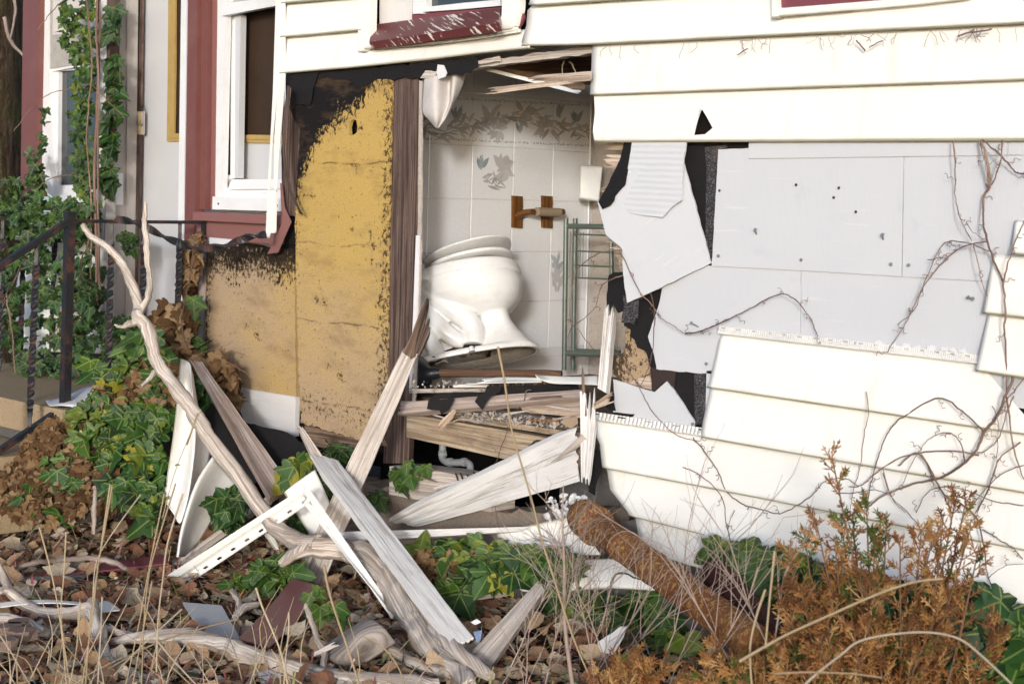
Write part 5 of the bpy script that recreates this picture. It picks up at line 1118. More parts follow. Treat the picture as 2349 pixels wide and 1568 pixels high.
loft('vinyl_strip', [[k3(690, 400, 6.1), k3(760, 520, 6.1), k3(810, 600, 6.08), k3(850, 665, 6.06)], [k3(780, 330, 6.12), k3(840, 430, 6.1), k3(880, 520, 6.09), k3(900, 640, 6.06)], [k3(880, 262, 6.14), k3(930, 370, 6.12), k3(975, 490, 6.1), k3(960, 600, 6.07)]], MAT['siding'], label='flat bent cream strip behind the peak of the vinyl frame', cat='vinyl strip')
r3 = lambda X, Y, d: (*zR(X, Y), d)
loft('fallen_siding_sheet', [[r3(118, 0, 6.59), r3(75, 480, 6.44), r3(5, 950, 6.34), r3(18, 1020, 6.30)], [r3(165, 20, 6.62), r3(150, 510, 6.52), r3(95, 960, 6.34), r3(70, 1100, 6.26)], [r3(186, 40, 6.56), r3(215, 540, 6.39), r3(175, 960, 6.26), r3(118, 1162, 6.22)], [r3(195, 80, 6.62), r3(240, 380, 6.52), r3(235, 560, 6.46), r3(180, 1000, 6.29)], [r3(205, 110, 6.66), r3(250, 380, 6.59), r3(330, 680, 6.52), r3(200, 1010, 6.34)]], MAT['siding'], label='tall folded cream vinyl panel standing beside the ivy bank', cat='siding sheet')
loft('fallen_siding_sheet', [[r3(345, 690, 6.34), r3(225, 880, 6.26), r3(125, 1180, 6.18), r3(88, 1402, 6.14)], [r3(360, 705, 6.33), r3(240, 900, 6.24), r3(140, 1200, 6.16), r3(102, 1402, 6.12)], [r3(440, 800, 6.40), r3(320, 980, 6.34), r3(200, 1240, 6.26), r3(125, 1400, 6.20)], [r3(520, 905, 6.44), r3(400, 1050, 6.40), r3(260, 1270, 6.32), r3(150, 1395, 6.26)]], MAT['siding'], label='curved cream vinyl panel curling towards the leaves', cat='siding sheet')
loft('fallen_siding_sheet', [[(*zG(690, 705), 5.72), (*zG(900, 655), 5.62), (*zG(1160, 595), 5.52)], [(*zG(720, 760), 5.70), (*zG(930, 740), 5.60), (*zG(1200, 700), 5.5)], [(*zG(780, 830), 5.66), (*zG(1000, 830), 5.56), (*zG(1290, 830), 5.45)]], MAT['siding'], label='cream siding sheet slumped behind the rusty pipe bell', cat='siding sheet')
loft('fallen_siding_sheet', [[(*zG(800, 905), 5.55), (*zG(1050, 880), 5.45), (*zG(1250, 855), 5.38), (*zG(1410, 850), 5.3)], [(*zG(790, 960), 5.5), (*zG(1000, 960), 5.38), (*zG(1250, 920), 5.3), (*zG(1480, 930), 5.22)], [(*zG(830, 1030), 5.44), (*zG(1010, 1030), 5.34), (*zG(1300, 1005), 5.24), (*zG(1590, 1022), 5.14)], [(*zG(850, 1036), 5.46), (*zG(1010, 1044), 5.36), (*zG(1300, 1022), 5.26), (*zG(1590, 1030), 5.16)]], MAT['siding'], label='cream siding sheet lying flat under the rusty pipe', cat='siding sheet')
loft('vinyl_strip', [[k3(560, 645, 6.0), k3(600, 700, 5.98), k3(635, 750, 5.95)], [k3(600, 630, 6.02), k3(640, 690, 6.0), k3(660, 745, 5.96)]], MAT['siding'], label='small cream scrap below the vinyl frame', cat='vinyl strip')
loft('vinyl_strip', [[(*zV(850, 480), 5.52), (*zV(930, 470), 5.55), (*zV(1035, 545), 5.5)], [(*zV(850, 570), 5.42), (*zV(940, 560), 5.42), (*zV(1030, 550), 5.44)]], MAT['siding'], label='small cream scrap beside the forked bleached branch', cat='vinyl strip')
board4('vinyl_strip', [(*zV(0, 480), 5.5), (*zV(0, 520), 5.46), (*zV(720, 500), 5.5), (*zV(700, 480), 5.54)], .003, MAT['siding'], rough=0, bow=.01, label='cream strip under the bleached branch at lower left', cat='vinyl strip')
# maroon trim boards
board4('trim_board', c4(zK, [(742, 922), (942, 975), (600, 1345), (408, 1290)], [5.80, 5.74, 5.08, 5.12]), .006, MAT['maroon'], rough=.0006, ny=8, bow=-.01, label='maroon metal trim board lying in the leaves at centre', cat='trim board')
board4('trim_board', c4(zV, [(-10, 265), (-10, 300), (720, 245), (560, 180)], [6.05, 5.98, 6.08, 6.18]), .012, MAT['maroon'], rough=.0008, bow=.008, label='long maroon trim strip at far left of the leaves', cat='trim board')
board4('trim_edge', c4(zV, [(-10, 272), (-10, 312), (720, 256), (715, 243)], [5.96, 5.93, 6.04, 6.05]), .02, MAT['zinc'], rough=.0005, label='grey edging strip along the maroon trim at far left', cat='trim board')
board4('trim_board', c4(zV, [(760, 150), (800, 215), (1455, 140), (1430, 68)], [6.2, 6.1, 6.16, 6.26]), .006, MAT['maroon'], rough=.0008, label='maroon trim end under leaves left of the vinyl frame', cat='trim board')
plate('cement_plate', mp(zV, (1570, 478), (1905, 505), (2090, 832), (1745, 770)), Tri((*zV(1570, 478), 5.5), (*zV(1905, 505), 5.46), (*zV(1745, 770), 5.22)), .005, MAT['greyplate'], jag=.0008, label='pale grey flat plate standing among the leaves', cat='plate')
plate('paper_scrap', mp(zV, (2190, 1055), (2300, 1050), (2420, 1100), (2420, 1300), (2260, 1250), (2230, 1120)), Tri((*zV(2190, 1055), 4.92), (*zV(2400, 1100), 4.88), (*zV(2250, 1250), 4.78)), .004, MAT['paper'], jag=.004, label='torn white board scrap at the bottom edge', cat='scrap')
for pts, d, lb in ((((560, 1270), (610, 1260), (600, 1320), (580, 1330)), 5.0, 'blue wrapper'), (((545, 1215), (580, 1195), (605, 1215), (570, 1230)), 5.1, 'white chip')):
    plate('litter_scrap', mp(zG, *pts), Dp(d), .004, MAT['bluescrap' if 'blue' in lb else 'paper'], jag=.004, label=lb + ' by the foot of the long pale plank', cat='litter')
plate('foil_scrap', mp(zG, (1270, 1330), (1400, 1240), (1440, 1240), (1420, 1300), (1360, 1400), (1290, 1385)), Dp(4.86), .004, MAT['paper'], jag=.006, label='silvery white scrap in the ivy under the pipe', cat='scrap')
for k, (X, Y) in enumerate(((60, 760), (190, 800), (40, 880), (150, 720))):
    mb = MB(); c = PD(*zV(X, Y), gD(*zV(X, Y), .02)); 
    for _ in range(1):
        v = [c + V((cos(a) * rnd(.03, .045), sin(a) * rnd(.03, .05), z)) for z in (0, .03) for a in [i * pi / 3.5 for i in range(7)]]
        mb.add(v, [tuple(reversed(range(7))), tuple(range(7, 14))] + [(i, (i + 1) % 7, 7 + (i + 1) % 7, 7 + i) for i in range(7)])
    mb.build('brick_fragment', m_concrete('brick_rubble', (.27, .19, .15), (.2, .14, .115)) if k == 0 else bpy.data.materials['brick_rubble'], label='broken pinkish brick fragment beside the lower left branch', cat='brick', group='brick fragments at lower left')
loft('vinyl_strip', [[k3(1050, 690, 5.7), k3(1100, 720, 5.7), k3(1120, 780, 5.7)], [k3(1060, 685, 5.72), k3(1112, 715, 5.72), k3(1130, 775, 5.72)]], MAT['twig'], label='curled dry strip beside the vinyl frame', cat='strip')
# ================================================================== pipes
pipe = thing('rusty_pipe', 'rusty cast-iron drain pipe with a bell end slanting down from the wall', 'pipe', PD(*zT(1400, 1210), 4.35))
A, B = PD(*zT(150, 290), 5.42), PD(*zT(1560, 1330), 4.2); d = (B - A); L = d.length; d.normalize()
prof = [(0, .048), (.004, .056), (.02, .059), (.085, .059), (.10, .061), (.118, .064), (.125, .062), (.130, .055), (.142, .0495), (.16, .047), (.33, .047), (.335, .049), (.352, .049), (.357, .047), (.56, .047), (.566, .049), (.58, .049), (.586, .047)]
prof += [(.62 + i * .06, .047) for i in range(int((L - .62) / .06))]
mb = MB(); mb.tube([A + d * t for t, r in prof], [r for t, r in prof], n=40, wob=.03); mb.build('pipe_body', MAT['rust'], pipe, smooth=True)
mb = MB(); mb.tube([A + d * .002, A - d * .004, A + d * .05], [.048, .044, .04], n=32); mb.build('bell_mouth', MAT['rust'], pipe, smooth=True)
def wrapwire(t0, mat='twig', r=.0028):
    pts = []; a = d.cross(UP).normalized(); b = d.cross(a)
    for i in range(22): th = i / 21 * pi * 1.2 + 2.6; pts.append(A + d * (t0 + .03 * sin(th * .5)) + (a * cos(th) + b * sin(th)) * .0505)
    mb = MB(); mb.tube(pts, r, n=6); return mb.build('wrapped_stem', MAT[mat], pipe, smooth=True)
wrapwire(.34, r=.0014)
A2, B2 = PD(*zJ(190, 830), 4.95), PD(*zJ(640, 1330), 4.55); mb = MB(); mb.tube([A2.lerp(B2, t / 8) for t in range(9)], [.036, .047] + [.048] * 7, n=32, wob=.03)
mb.build('maroon_pipe', MAT['rustdark'], None, smooth=True, label='short dark maroon pipe end in the ivy behind the rusty pipe', cat='pipe')
branch('green_wire', [(*zG(1295, 1110), 4.95), (*zG(1340, 1040), 5.0), (*zG(1350, 985), 5.02), (*zG(1380, 940), 5.05), (*zG(1430, 935), 5.08), (*zG(1480, 960), 5.08), (*zG(1525, 968), 5.1)], .0028, MAT['wire'], n=6, jit=.002, label='looped green wire below the rusty pipe', cat='wire')
# ================================================================== branches
def multi(name, label, segs, mat='drift', cat='branch'):
    root = thing(name, label, cat, PD(*segs[0][1][0]))
    for nm, pts, rad in segs: branch(nm, pts, rad, MAT[mat], root, k=7, n=12)
    return root
b1 = [(545, 135, 6.62), (600, 210, 6.6), (690, 270, 6.56), (760, 335, 6.54), (830, 440, 6.5), (880, 560, 6.46), (912, 680, 6.42), (905, 730, 6.4), (960, 800, 6.38), (1000, 920, 6.33), (1025, 1020, 6.3), (1090, 1110, 6.26), (1180, 1240, 6.2), (1280, 1380, 6.15), (1400, 1560, 6.08)]
b1 = [(*zD(x, y), d) for x, y, d in b1] + [k3(560, 510, 5.98), k3(640, 610, 5.93), k3(770, 700, 5.85), k3(900, 720, 5.78)]
multi('fallen_branch', 'long bleached forked branch reaching from the railing down to the leaves', [
    ('limb', b1, [.010, .012, .015, .014, .017, .019, .023, .024, .026, .024, .025, .023, .026, .027, .028, .028, .029, .034, .034]),
    ('side_limb', [(*zD(x, y), d) for x, y, d in ((958, -12, 6.4), (948, 60, 6.4), (952, 160, 6.42), (962, 300, 6.42), (972, 420, 6.42), (985, 520, 6.42), (965, 620, 6.41), (925, 690, 6.4))], [.006, .009, .010, .011, .010, .011, .013, .015]),
    ('stub', [(*zD(x, y), d) for x, y, d in ((752, 788, 6.36), (800, 800, 6.37), (850, 780, 6.38), (900, 770, 6.4))], [.002, .007, .014, .016]),
    ('stub', [(*zD(x, y), d) for x, y, d in ((925, 1190, 6.2), (980, 1140, 6.24), (1020, 1090, 6.27))], [.007, .008, .010])])
multi('fallen_branch', 'thick bleached log-like branch under the pale plank', [
    ('limb', [k3(670, 835, 5.8), k3(760, 770, 5.8), k3(880, 735, 5.79), k3(1040, 750, 5.78), k3(1200, 800, 5.7), k3(1310, 930, 5.55), k3(1400, 1060, 5.4), k3(1490, 1180, 5.28), k3(1600, 1260, 5.18), k3(1740, 1370, 5.0), k3(1950, 1520, 4.82)], [.013, .022, .034, .036, .044, .046, .044, .042, .034, .026, .016]),
    ('side_limb', [k3(1480, 1180, 5.24), k3(1530, 1290, 5.14), k3(1640, 1420, 5.0), k3(1760, 1520, 4.9), k3(1820, 1600, 4.8)], [.034, .036, .034, .036, .03])])
v3 = lambda X, Y, d: (*zV(X, Y), d)
multi('fallen_branch', 'smooth bleached forked branch at the lower left corner', [
    ('limb', [v3(-30, 130, 5.62), v3(40, 280, 5.58), v3(90, 390, 5.54), v3(220, 500, 5.5), v3(400, 575, 5.42), v3(600, 570, 5.36), v3(770, 530, 5.34)], [.012, .013, .016, .018, .018, .019, .023]),
    ('side_limb', [v3(-30, 385, 5.5), v3(60, 372, 5.53)], [.012, .012]),
    ('side_limb', [v3(790, 480, 5.36), v3(800, 600, 5.3), v3(860, 760, 5.2), v3(880, 900, 5.1), v3(960, 1040, 5.0), v3(1200, 1150, 4.9), v3(1350, 1240, 4.8)], [.018, .026, .022, .02, .02, .022, .02])])
multi('fallen_branch', 'short bleached branch end at the left edge among bricks', [('limb', [v3(-40, 610, 5.32), v3(100, 640, 5.3), v3(230, 670, 5.28), v3(390, 745, 5.22)], [.018, .02, .019, .014])])
multi('fallen_branch', 'long weathered branch lying across the bottom of the leaves', [
    ('limb', [v3(690, 665, 5.3), v3(850, 680, 5.28), v3(1010, 740, 5.26), v3(1180, 790, 5.22)], [.008, .010, .011, .014]),
    ('limb', [v3(960, 820, 5.2), v3(1180, 785, 5.18), v3(1480, 770, 5.14), v3(1780, 820, 5.08), v3(1980, 870, 5.04), k3(420, 1375, 5.0), k3(620, 1440, 4.95), k3(850, 1500, 4.9), k3(1080, 1545, 4.86), k3(1400, 1560, 4.82), k3(1640, 1575, 4.8)], [.010, .018, .024, .028, .03, .03, .028, .026, .026, .024, .02])])
multi('fallen_branch', 'thin bleached branch beside the thick one at bottom centre', [('limb', [k3(1230, 1290, 5.1), k3(1330, 1350, 5.05), k3(1480, 1440, 4.98), k3(1660, 1500, 4.9)], [.008, .013, .016, .017])])
multi('twig', 'crooked upright twig in front of the maroon board', [('limb', [k3(822, 1085, 5.1), k3(850, 1160, 5.08), k3(885, 1270, 5.04), k3(935, 1380, 4.98), k3(930, 1480, 4.92), k3(940, 1600, 4.85)], [.006, .009, .009, .010, .010, .008])], cat='twig')
multi('twig', 'curved twig between grey plate and maroon board', [('limb', [k3(370, 1000, 5.6), k3(415, 1060, 5.5), k3(420, 1110, 5.45), k3(390, 1170, 5.35)], [.008, .010, .009, .007]), ('side_limb', [k3(390, 1165, 5.36), k3(440, 1110, 5.42), k3(530, 1080, 5.5)], [.010, .012, .010])], cat='twig')
multi('twig', 'rough dark twig lying over the maroon strip', [('limb', [(*zV(165, 175), 6.0), (*zV(300, 140), 6.02), (*zV(420, 130), 6.04), (*zV(600, 110), 6.05), (*zV(800, 105), 6.02), (*zV(960, 130), 6.0), (*zV(1100, 195), 5.95)], [.009, .009, .008, .009, .010, .011, .007])], mat='twig', cat='twig')
multi('twig', 'short upright dead stick at the foot of the ivy bank', [('limb', [(*zH(535, 710), 6.2), (*zH(540, 600), 6.2), (*zH(545, 500), 6.2), (*zH(540, 440), 6.2)], [.007, .008, .008, .006])], mat='twig', cat='twig')
# curled slab of rotten bark
loft('bark_slab', [[k3(850, 1395, 5.12), k3(960, 1330, 5.12), k3(1090, 1240, 5.12), k3(1190, 1178, 5.12)], [k3(930, 1400, 5.04), k3(1040, 1340, 5.02), k3(1150, 1250, 5.0), k3(1250, 1190, 5.02)], [k3(1000, 1430, 5.0), k3(1110, 1380, 4.97), k3(1220, 1300, 4.96), k3(1310, 1240, 4.98)], [k3(1060, 1470, 5.02), k3(1170, 1440, 5.0), k3(1270, 1380, 4.99), k3(1370, 1310, 5.0)]], m_wood('grey_rotten_bark', (.40, .35, .31), (.12, .10, .085), grain=.3, stain=.8), thick=.012, label='curled slab of grey rotten bark among the leaves', cat='bark')
board4('wood_chip', [k3(850, 1385, 4.98), k3(870, 1405, 4.98), k3(1030, 1330, 4.96), k3(1000, 1310, 4.97)], .006, MAT['grey'], jagA=.02, jagB=.02, label='thin grey wood chip on the bark slab', cat='wood chip')
# loose splinters strewn over the floor edge and sill
random.seed(77)
LP = [(300, 470, 520, 440), (600, 640, 980, 700), (1000, 600, 1300, 560), (200, 560, 480, 640), (1250, 450, 1600, 430), (700, 500, 1050, 520), (1380, 520, 1650, 560), (450, 700, 640, 640), (100, 1130, 420, 1230), (350, 1290, 640, 1210), (640, 330, 900, 300), (1450, 650, 1700, 610)]
LN = ['on the pinkish board end', 'on the floor board ends', 'over the plaster layer', 'at the left joist end', 'under the folded vinyl', 'below the pointed felt scrap', 'beside the split pale board', 'on the joist face', 'on the left of the sill beam', 'across the sill beam', 'by the plunger handle', 'beside the tan cardboard scrap']
for (xa, ya, xb, yb), ln in zip(LP, LN):
    w = rnd(9, 24); da = wD(*zP(xa, ya)) - rnd(.06, .1); db = wD(*zP(xb, yb)) - rnd(.06, .1)
    board4('splinter', [(*zP(xa, ya), da), (*zP(xa, ya + w), da), (*zP(xb, yb + w * .6), db), (*zP(xb, yb), db)], rnd(.005, .012), MAT[random.choice(['grey', 'splinter', 'pinkwood', 'rotten', 'whitewood'])], jagA=.04, jagB=.04, rough=.003, ny=4, label='loose wood splinter ' + ln, cat='splinter')

# ================================================================== leaves
IVY = [(0, 0), (.11, -.12), (.28, -.15), (.44, -.08), (.46, .05), (.36, .14), (.49, .22), (.61, .36), (.47, .41), (.31, .45), (.26, .60), (.15, .82), (0, 1.0)]
def ivy_mesh(name, col, cup=.25, bend=.2, seed=0):
    rr = random.Random(seed); mb = MB(); wd = rr.uniform(.78, 1.12); ln = rr.uniform(.85, 1.1); tw = rr.uniform(-.35, .35)
    def h(x, y): return cup * abs(x) * .45 - bend * y * y * .55 + .05 * sin(8 * x + seed) - .3 * x * x + tw * x * y
    ch = [0, .22, .45, .7, 1.0]
    for sg in (1, -1):
        out = [(x * wd * rr.uniform(.92, 1.08), y * ln * rr.uniform(.96, 1.04)) for x, y in IVY]; out[0] = (0, 0); out[-1] = (0, ln)
        vs = [V((sg * x, y, h(sg * x, y))) for x, y in out] + [V((0, c * ln, h(0, c * ln) - .025)) for c in ch[1:4]]
        m = [0, 13, 14, 15, 12]; k = 0; fs = []; nxt = {4: 1, 8: 2, 10: 3}
        k = 1
        for i in range(12):
            if k < 4 or i < 11: fs.append((i, i + 1, m[min(k, 3)]))
            if i + 1 in (5, 9, 10) and k < 3: fs.append((i + 1, m[k + 1], m[k])); k += 1
        if sg < 0: fs = [tuple(reversed(f)) for f in fs]
        fs = [f for f in fs if len(set(f)) == 3]
        mb.add(vs, fs + ([(11, 12, 15)] if sg > 0 else [(15, 12, 11)]), [(p.x, p.y) for p in vs], col)
    return mb
def dead_mesh(name, col, seed=0, curl=.5, shape=0):
    rr = random.Random(seed); mb = MB(); nu, nv = 7, 4; vs = []; tw = rr.uniform(-.8, .8); cv = rr.uniform(-1, 1) * curl * .8; cl = rr.uniform(-.45, .6) * curl
    for i in range(nu + 1):
        t = i / nu; wv = (.36 * sin(pi * t ** .75) ** .9 if shape == 0 else .46 * sin(pi * t ** .6) ** .6 * (1 + .3 * cos(t * pi * 5))) + .012
        for j in range(nv + 1):
            s = (j / nv * 2 - 1); wj = wv * (1 + .20 * rr.uniform(-1, 1) * (abs(s) > .9)); x = s * wj; y = t + .05 * rr.uniform(-1, 1) * (abs(s) > .9)
            z = cl * x * x * 1.6 + cv * (t - .5) ** 2 * 1.6 + tw * x * (t - .5) + .028 * rr.uniform(-1, 1)
            vs.append(V((x * (1 - .2 * abs(cl) * abs(s)), y, z)))
    w = nv + 1; fs = [(i * w + j, i * w + j + 1, (i + 1) * w + j + 1, (i + 1) * w + j) for i in range(nu) for j in range(nv)]
    mb.add(vs, fs, [(p.x, p.y) for p in vs], col); return mb
GR = [(.014, .048, .009), (.020, .066, .010), (.030, .085, .012), (.011, .035, .009), (.055, .115, .012), (.12, .16, .018), (.015, .055, .013), (.27, .24, .02), (.045, .095, .014), (.010, .028, .008)]
BR = [(.43, .275, .165), (.53, .385, .245), (.60, .475, .33), (.22, .11, .065), (.46, .295, .17), (.31, .15, .085), (.64, .53, .39), (.54, .345, .19)]
def mesh_of(mb, name, mat, smooth=True):
    o = mb.build(name, mat, smooth=smooth, origin=(0, 0, 0)); me = o.data; bpy.data.objects.remove(o); return me
IVB = [ivy_mesh('l', c, .35, rnd(.1, .45), i) for i, c in enumerate(GR)]
IVM = [mesh_of(m, 'ivy_leaf_shape', MAT['ivy']) for m in IVB]
DVB = [dead_mesh('d', c, i, rnd(.12, .5), i % 3 == 2) for i, c in enumerate(BR + BR)]
DVM = [mesh_of(m, 'dead_leaf_shape', MAT['dead']) for m in DVB]
DIB = [ivy_mesh('x', c, .9, .9, 40 + i) for i, c in enumerate([(.17, .095, .042), (.24, .15, .075), (.10, .055, .026), (.29, .20, .11)])]
DIM = [mesh_of(m, 'dead_ivy_shape', MAT['dead']) for m in DIB]
def frame(p, nrm, tip, s):
    z = V(nrm).normalized(); y = (V(tip) - z * V(tip).dot(z))
    y = y.normalized() if y.length > 1e-3 else z.orthogonal().normalized(); x = y.cross(z); m = M.Identity(4)
    for i in range(3): m[i][0] = x[i] * s; m[i][1] = y[i] * s; m[i][2] = z[i] * s; m[i][3] = p[i]
    return m
def rv(): return V((rnd(-1, 1), rnd(-1, 1), rnd(-1, 1)))
def inpoly(x, y, P):
    c = False; j = len(P) - 1
    for i in range(len(P)):
        if (P[i][1] > y) != (P[j][1] > y) and x < (P[j][0] - P[i][0]) * (y - P[i][1]) / (P[j][1] - P[i][1]) + P[i][0]: c = not c
        j = i
    return c
def spots(P, n):
    xs_, ys_ = [p[0] for p in P], [p[1] for p in P]; out = []
    while len(out) < n:
        x, y = rnd(min(xs_), max(xs_)), rnd(min(ys_), max(ys_))
        if inpoly(x, y, P): out.append((x, y))
    return out
def to_plant(root, items, part, meshes, builders, mat, cap=290):
    """items: (matrix, variant); the largest become leaves of their own, the rest one mass"""
    items.sort(key=lambda t: -t[0].to_scale()[0]); base = M.Translation(-V(root.location))
    for m, k in items[:cap]:
        o = bpy.data.objects.new(part, meshes[k]); COL.objects.link(o); o.parent = root; o.matrix_basis = base @ m
    if items[cap:]:
        mb = MB()
        for m, k in items[cap:]:
            b = builders[k]; mb.add([m @ v for v in b.v], b.f, None, b.c[0]); 
            mb.uv[-len(b.f):] = b.uv
        o = mb.build('foliage', mat, root, smooth=True); o['kind'] = 'stuff'
def ivy(label, patches, stems=(), name='ivy', cat='ivy', dead=False):
    """patches: (outline, place or distance function, count, size range, tint choices, jitter depth)"""
    items = []; first = None
    for P, pl, n, (s0, s1), tints, jd in patches:
        for x, y in spots(P, n):
            p = pl(x, y); 
            if p is None: continue
            p = p - FW * rnd(0, jd) ; first = first or p
            nrm = (-FW * rnd(.5, 1.2) + UP * rnd(-.1, .9) + rv() * .65); tip = -UP * 1.0 + rv() * .8
            items.append((frame(p, nrm, tip, (s0 * .75 + (s1 * 1.15 - s0 * .75) * random.random() ** 1.25) * (1.2 if s1 > .07 else 1.05)), random.choice(tints)))
    root = thing(name, label, cat, (first.x, first.y, 0))
    to_plant(root, items, 'leaf', DIM if dead else IVM, DIB if dead else IVB, MAT['dead' if dead else 'ivy'])
    for pts, r in stems: branch('stem', pts, r * .6, MAT['vine'], root, n=6, wob=.2, jit=.006)
    return root
random.seed(21)
ALLG = [0, 1, 2, 6, 8, 3]; DARK = [0, 3, 9, 6, 1]; BRI = [2, 4, 5, 8, 1, 4, 5, 7, 2]
def ramp_d(pts):       # distance as a plane through three measured points
    t = Tri(*pts); return lambda x, y: t(x, y)
postD = lambda o: (lambda x, y: Yp(.04)(x, y) - FW * o)
ivy('ivy climbing the weathered door post up past the left window', [
    (mp(zA, (470, 0), (680, 0), (670, 500), (650, 1100), (690, 1500), (430, 1500), (560, 1150), (520, 800), (530, 400), (430, 200)), postD(.08), 380, (.022, .045), [0, 1, 2, 6, 8, 4, 5, 3], .12),
    (mp(zA, (735, 0), (780, 60), (770, 250), (790, 480), (765, 640), (790, 720), (775, 830), (745, 1000), (740, 1180), (735, 1280), (700, 1280), (690, 1100), (720, 700), (720, 200)), postD(.0), 66, (.05, .075), DARK, .03),
    (mp(zA, (320, 690), (345, 690), (355, 970), (310, 1000)), postD(.1), 16, (.025, .04), ALLG, .05), (mp(zA, (440, 60), (500, 60), (540, 380), (480, 300)), postD(.15), 20, (.02, .035), [2, 4, 5], .05)],
    [([(*zA(640, 2000), 7.6), (*zA(620, 1200), 7.6), (*zA(640, 700), 7.6), (*zA(650, 300), 7.6), (*zA(655, -100), 7.6)], .012), ([(*zA(655, 1900), 7.58), (*zA(640, 1100), 7.58), (*zA(650, 600), 7.57), (*zA(632, 200), 7.58), (*zA(640, -100), 7.58)], .009),
     ([(*zA(590, 1900), 7.6), (*zA(600, 1400), 7.6), (*zA(570, 900), 7.6), (*zA(600, 420), 7.6), (*zA(560, -50), 7.6)], .006), ([(*zA(90, 860), 7.3), (*zA(200, 720), 7.3), (*zA(320, 620), 7.3), (*zA(440, 590), 7.35), (*zA(600, 560), 7.4), (*zA(700, 660), 7.4), (*zA(820, 770), 7.4)], .003),
     ([(*zA(350, 1170), 7.3), (*zA(440, 1150), 7.3), (*zA(520, 1170), 7.3), (*zA(600, 1240), 7.35)], .0035), ([(*zA(240, 1250), 7.3), (*zA(300, 1190), 7.3), (*zA(400, 1150), 7.3)], .003), ([(*zA(410, 1030), 7.3), (*zA(480, 1020), 7.3), (*zA(560, 990), 7.3)], .003), ([(*zA(245, 200), 7.3), (*zA(330, 90), 7.3), (*zA(420, 0), 7.3)], .003)])
ivy('dense dark ivy mass behind the porch railing', [
    (mp(zA, (0, 1180), (200, 1150), (220, 920), (280, 1010), (330, 1260), (420, 1300), (520, 1300), (700, 1500), (700, 1560), (0, 1560)), lambda x, y: Yp(-.02)(x, y), 230, (.028, .055), ALLG + [3, 9], .12),
    (mp(zD, (0, 0), (650, 0), (680, 300), (690, 800), (650, 1010), (480, 1100), (400, 1160), (0, 1160), (0, 700)), lambda x, y: Yp(-.05)(x, y) if NZ.noise(V((x * .022, y * .016, 3))) > -.16 or x > 165 else None, 720, (.03, .06), DARK + [2, 9, 3], .2),
    (mp(zD, (690, 700), (880, 720), (900, 930), (830, 1010), (700, 1000)), lambda x, y: Yp(-.05)(x, y), 90, (.04, .06), DARK, .08), (mp(zD, (750, 170), (900, 190), (910, 280), (860, 330), (800, 240)), lambda x, y: Yp(.0)(x, y), 20, (.04, .055), DARK, .04)],
    [([(*zD(0, 660), 6.8), (*zD(100, 480), 6.8), (*zD(210, 290), 6.85), (*zD(330, 180), 6.9)], .003), ([(*zD(0, 700), 6.8), (*zD(90, 520), 6.8), (*zD(180, 260), 6.8)], .0025), ([(*zD(150, 920), 6.9), (*zD(300, 890), 6.9), (*zD(390, 800), 6.9)], .003), ([(*zD(540, 480), 7.0), (*zD(530, 380), 7.0), (*zD(575, 260), 7.0), (*zD(600, 120), 7.05)], .006), ([(*zD(40, 580), 7.0), (*zD(80, 850), 7.0), (*zD(100, 1100), 7.0)], .006)])
bank = Tri((*zD(300, 1250), 6.75), (*zD(1100, 1000), 6.85), (*zH(700, 640), 6.25))
ivy('bright green and yellow ivy bank below the porch railing', [
    (mp(zD, (560, 1020), (840, 1000), (1120, 950), (1150, 1030), (1130, 1300), (1090, 1500), (1020, 1600), (700, 1600), (560, 1540), (470, 1330), (640, 1230)), bank, 165, (.038, .092), BRI + [1, 0, 3], .05),
    (mp(zH, (500, 0), (980, 0), (950, 250), (930, 420), (920, 560), (880, 670), (800, 560), (700, 480), (600, 330), (500, 200)), bank, 140, (.038, .092), BRI + [1, 0, 3, 9], .06),
    (mp(zH, (80, 330), (420, 240), (480, 380), (430, 600), (230, 640), (100, 500)), bank, 26, (.05, .075), [1, 2, 4], .06)])
ivy('dry brown ivy covering the left of the bank', [(mp(zH, (260, 40), (500, 30), (560, 200), (700, 420), (640, 560), (300, 660), (0, 560), (0, 330), (120, 200)), bank, 380, (.03, .065), [0, 1, 2, 3, 2], .03), (mp(zD, (640, 1180), (1160, 1000), (1180, 1260), (900, 1300), (660, 1300)), bank, 90, (.04, .07), [0, 1, 2, 3], .05)], dead=True)
ivy('clump of dry brown ivy hanging on the red pilaster', [
    (mp(zD, (1250, 220), (1320, 200), (1310, 400), (1260, 520), (1230, 600), (1190, 590), (1210, 480)), lambda x, y: Yp(.02)(x, y), 60, (.04, .06), [0, 1, 2, 3], .04),
    (mp(zD, (1060, 700), (1130, 640), (1180, 640), (1240, 760), (1260, 950), (1340, 1020), (1440, 960), (1540, 1060), (1560, 1180), (1480, 1200), (1320, 1080), (1160, 960), (1110, 850)), lambda x, y: Yp(-.06)(x, y), 240, (.045, .075), [0, 1, 2, 3], .12),
    (mp(zD, (1480, 1200), (1560, 1220), (1590, 1330), (1530, 1350)), lambda x, y: Yp(-.06)(x, y), 14, (.05, .07), [0, 1, 3], .05)],
    [([(*zD(1280, 220), 6.95), (*zD(1250, 480), 6.93), (*zD(1190, 760), 6.9), (*zD(1240, 980), 6.85)], .005), ([(*zD(1270, 990), 6.8), (*zD(1400, 950), 6.78), (*zD(1530, 900), 6.76)], .002), ([(*zD(1420, 980), 6.8), (*zD(1520, 960), 6.78), (*zD(1610, 985), 6.76)], .002), ([(*zD(1480, 1020), 6.8), (*zD(1560, 1070), 6.78), (*zD(1620, 1115), 6.76)], .002)], dead=True)
ivy('dry brown ivy leaves scattered in the central green ivy', [(mp(zG, (230, 800), (860, 800), (740, 960), (440, 1100), (300, 950)), lambda x, y: PD(x, y, 5.6), 70, (.035, .065), [0, 1, 2, 3], .08)], dead=True)
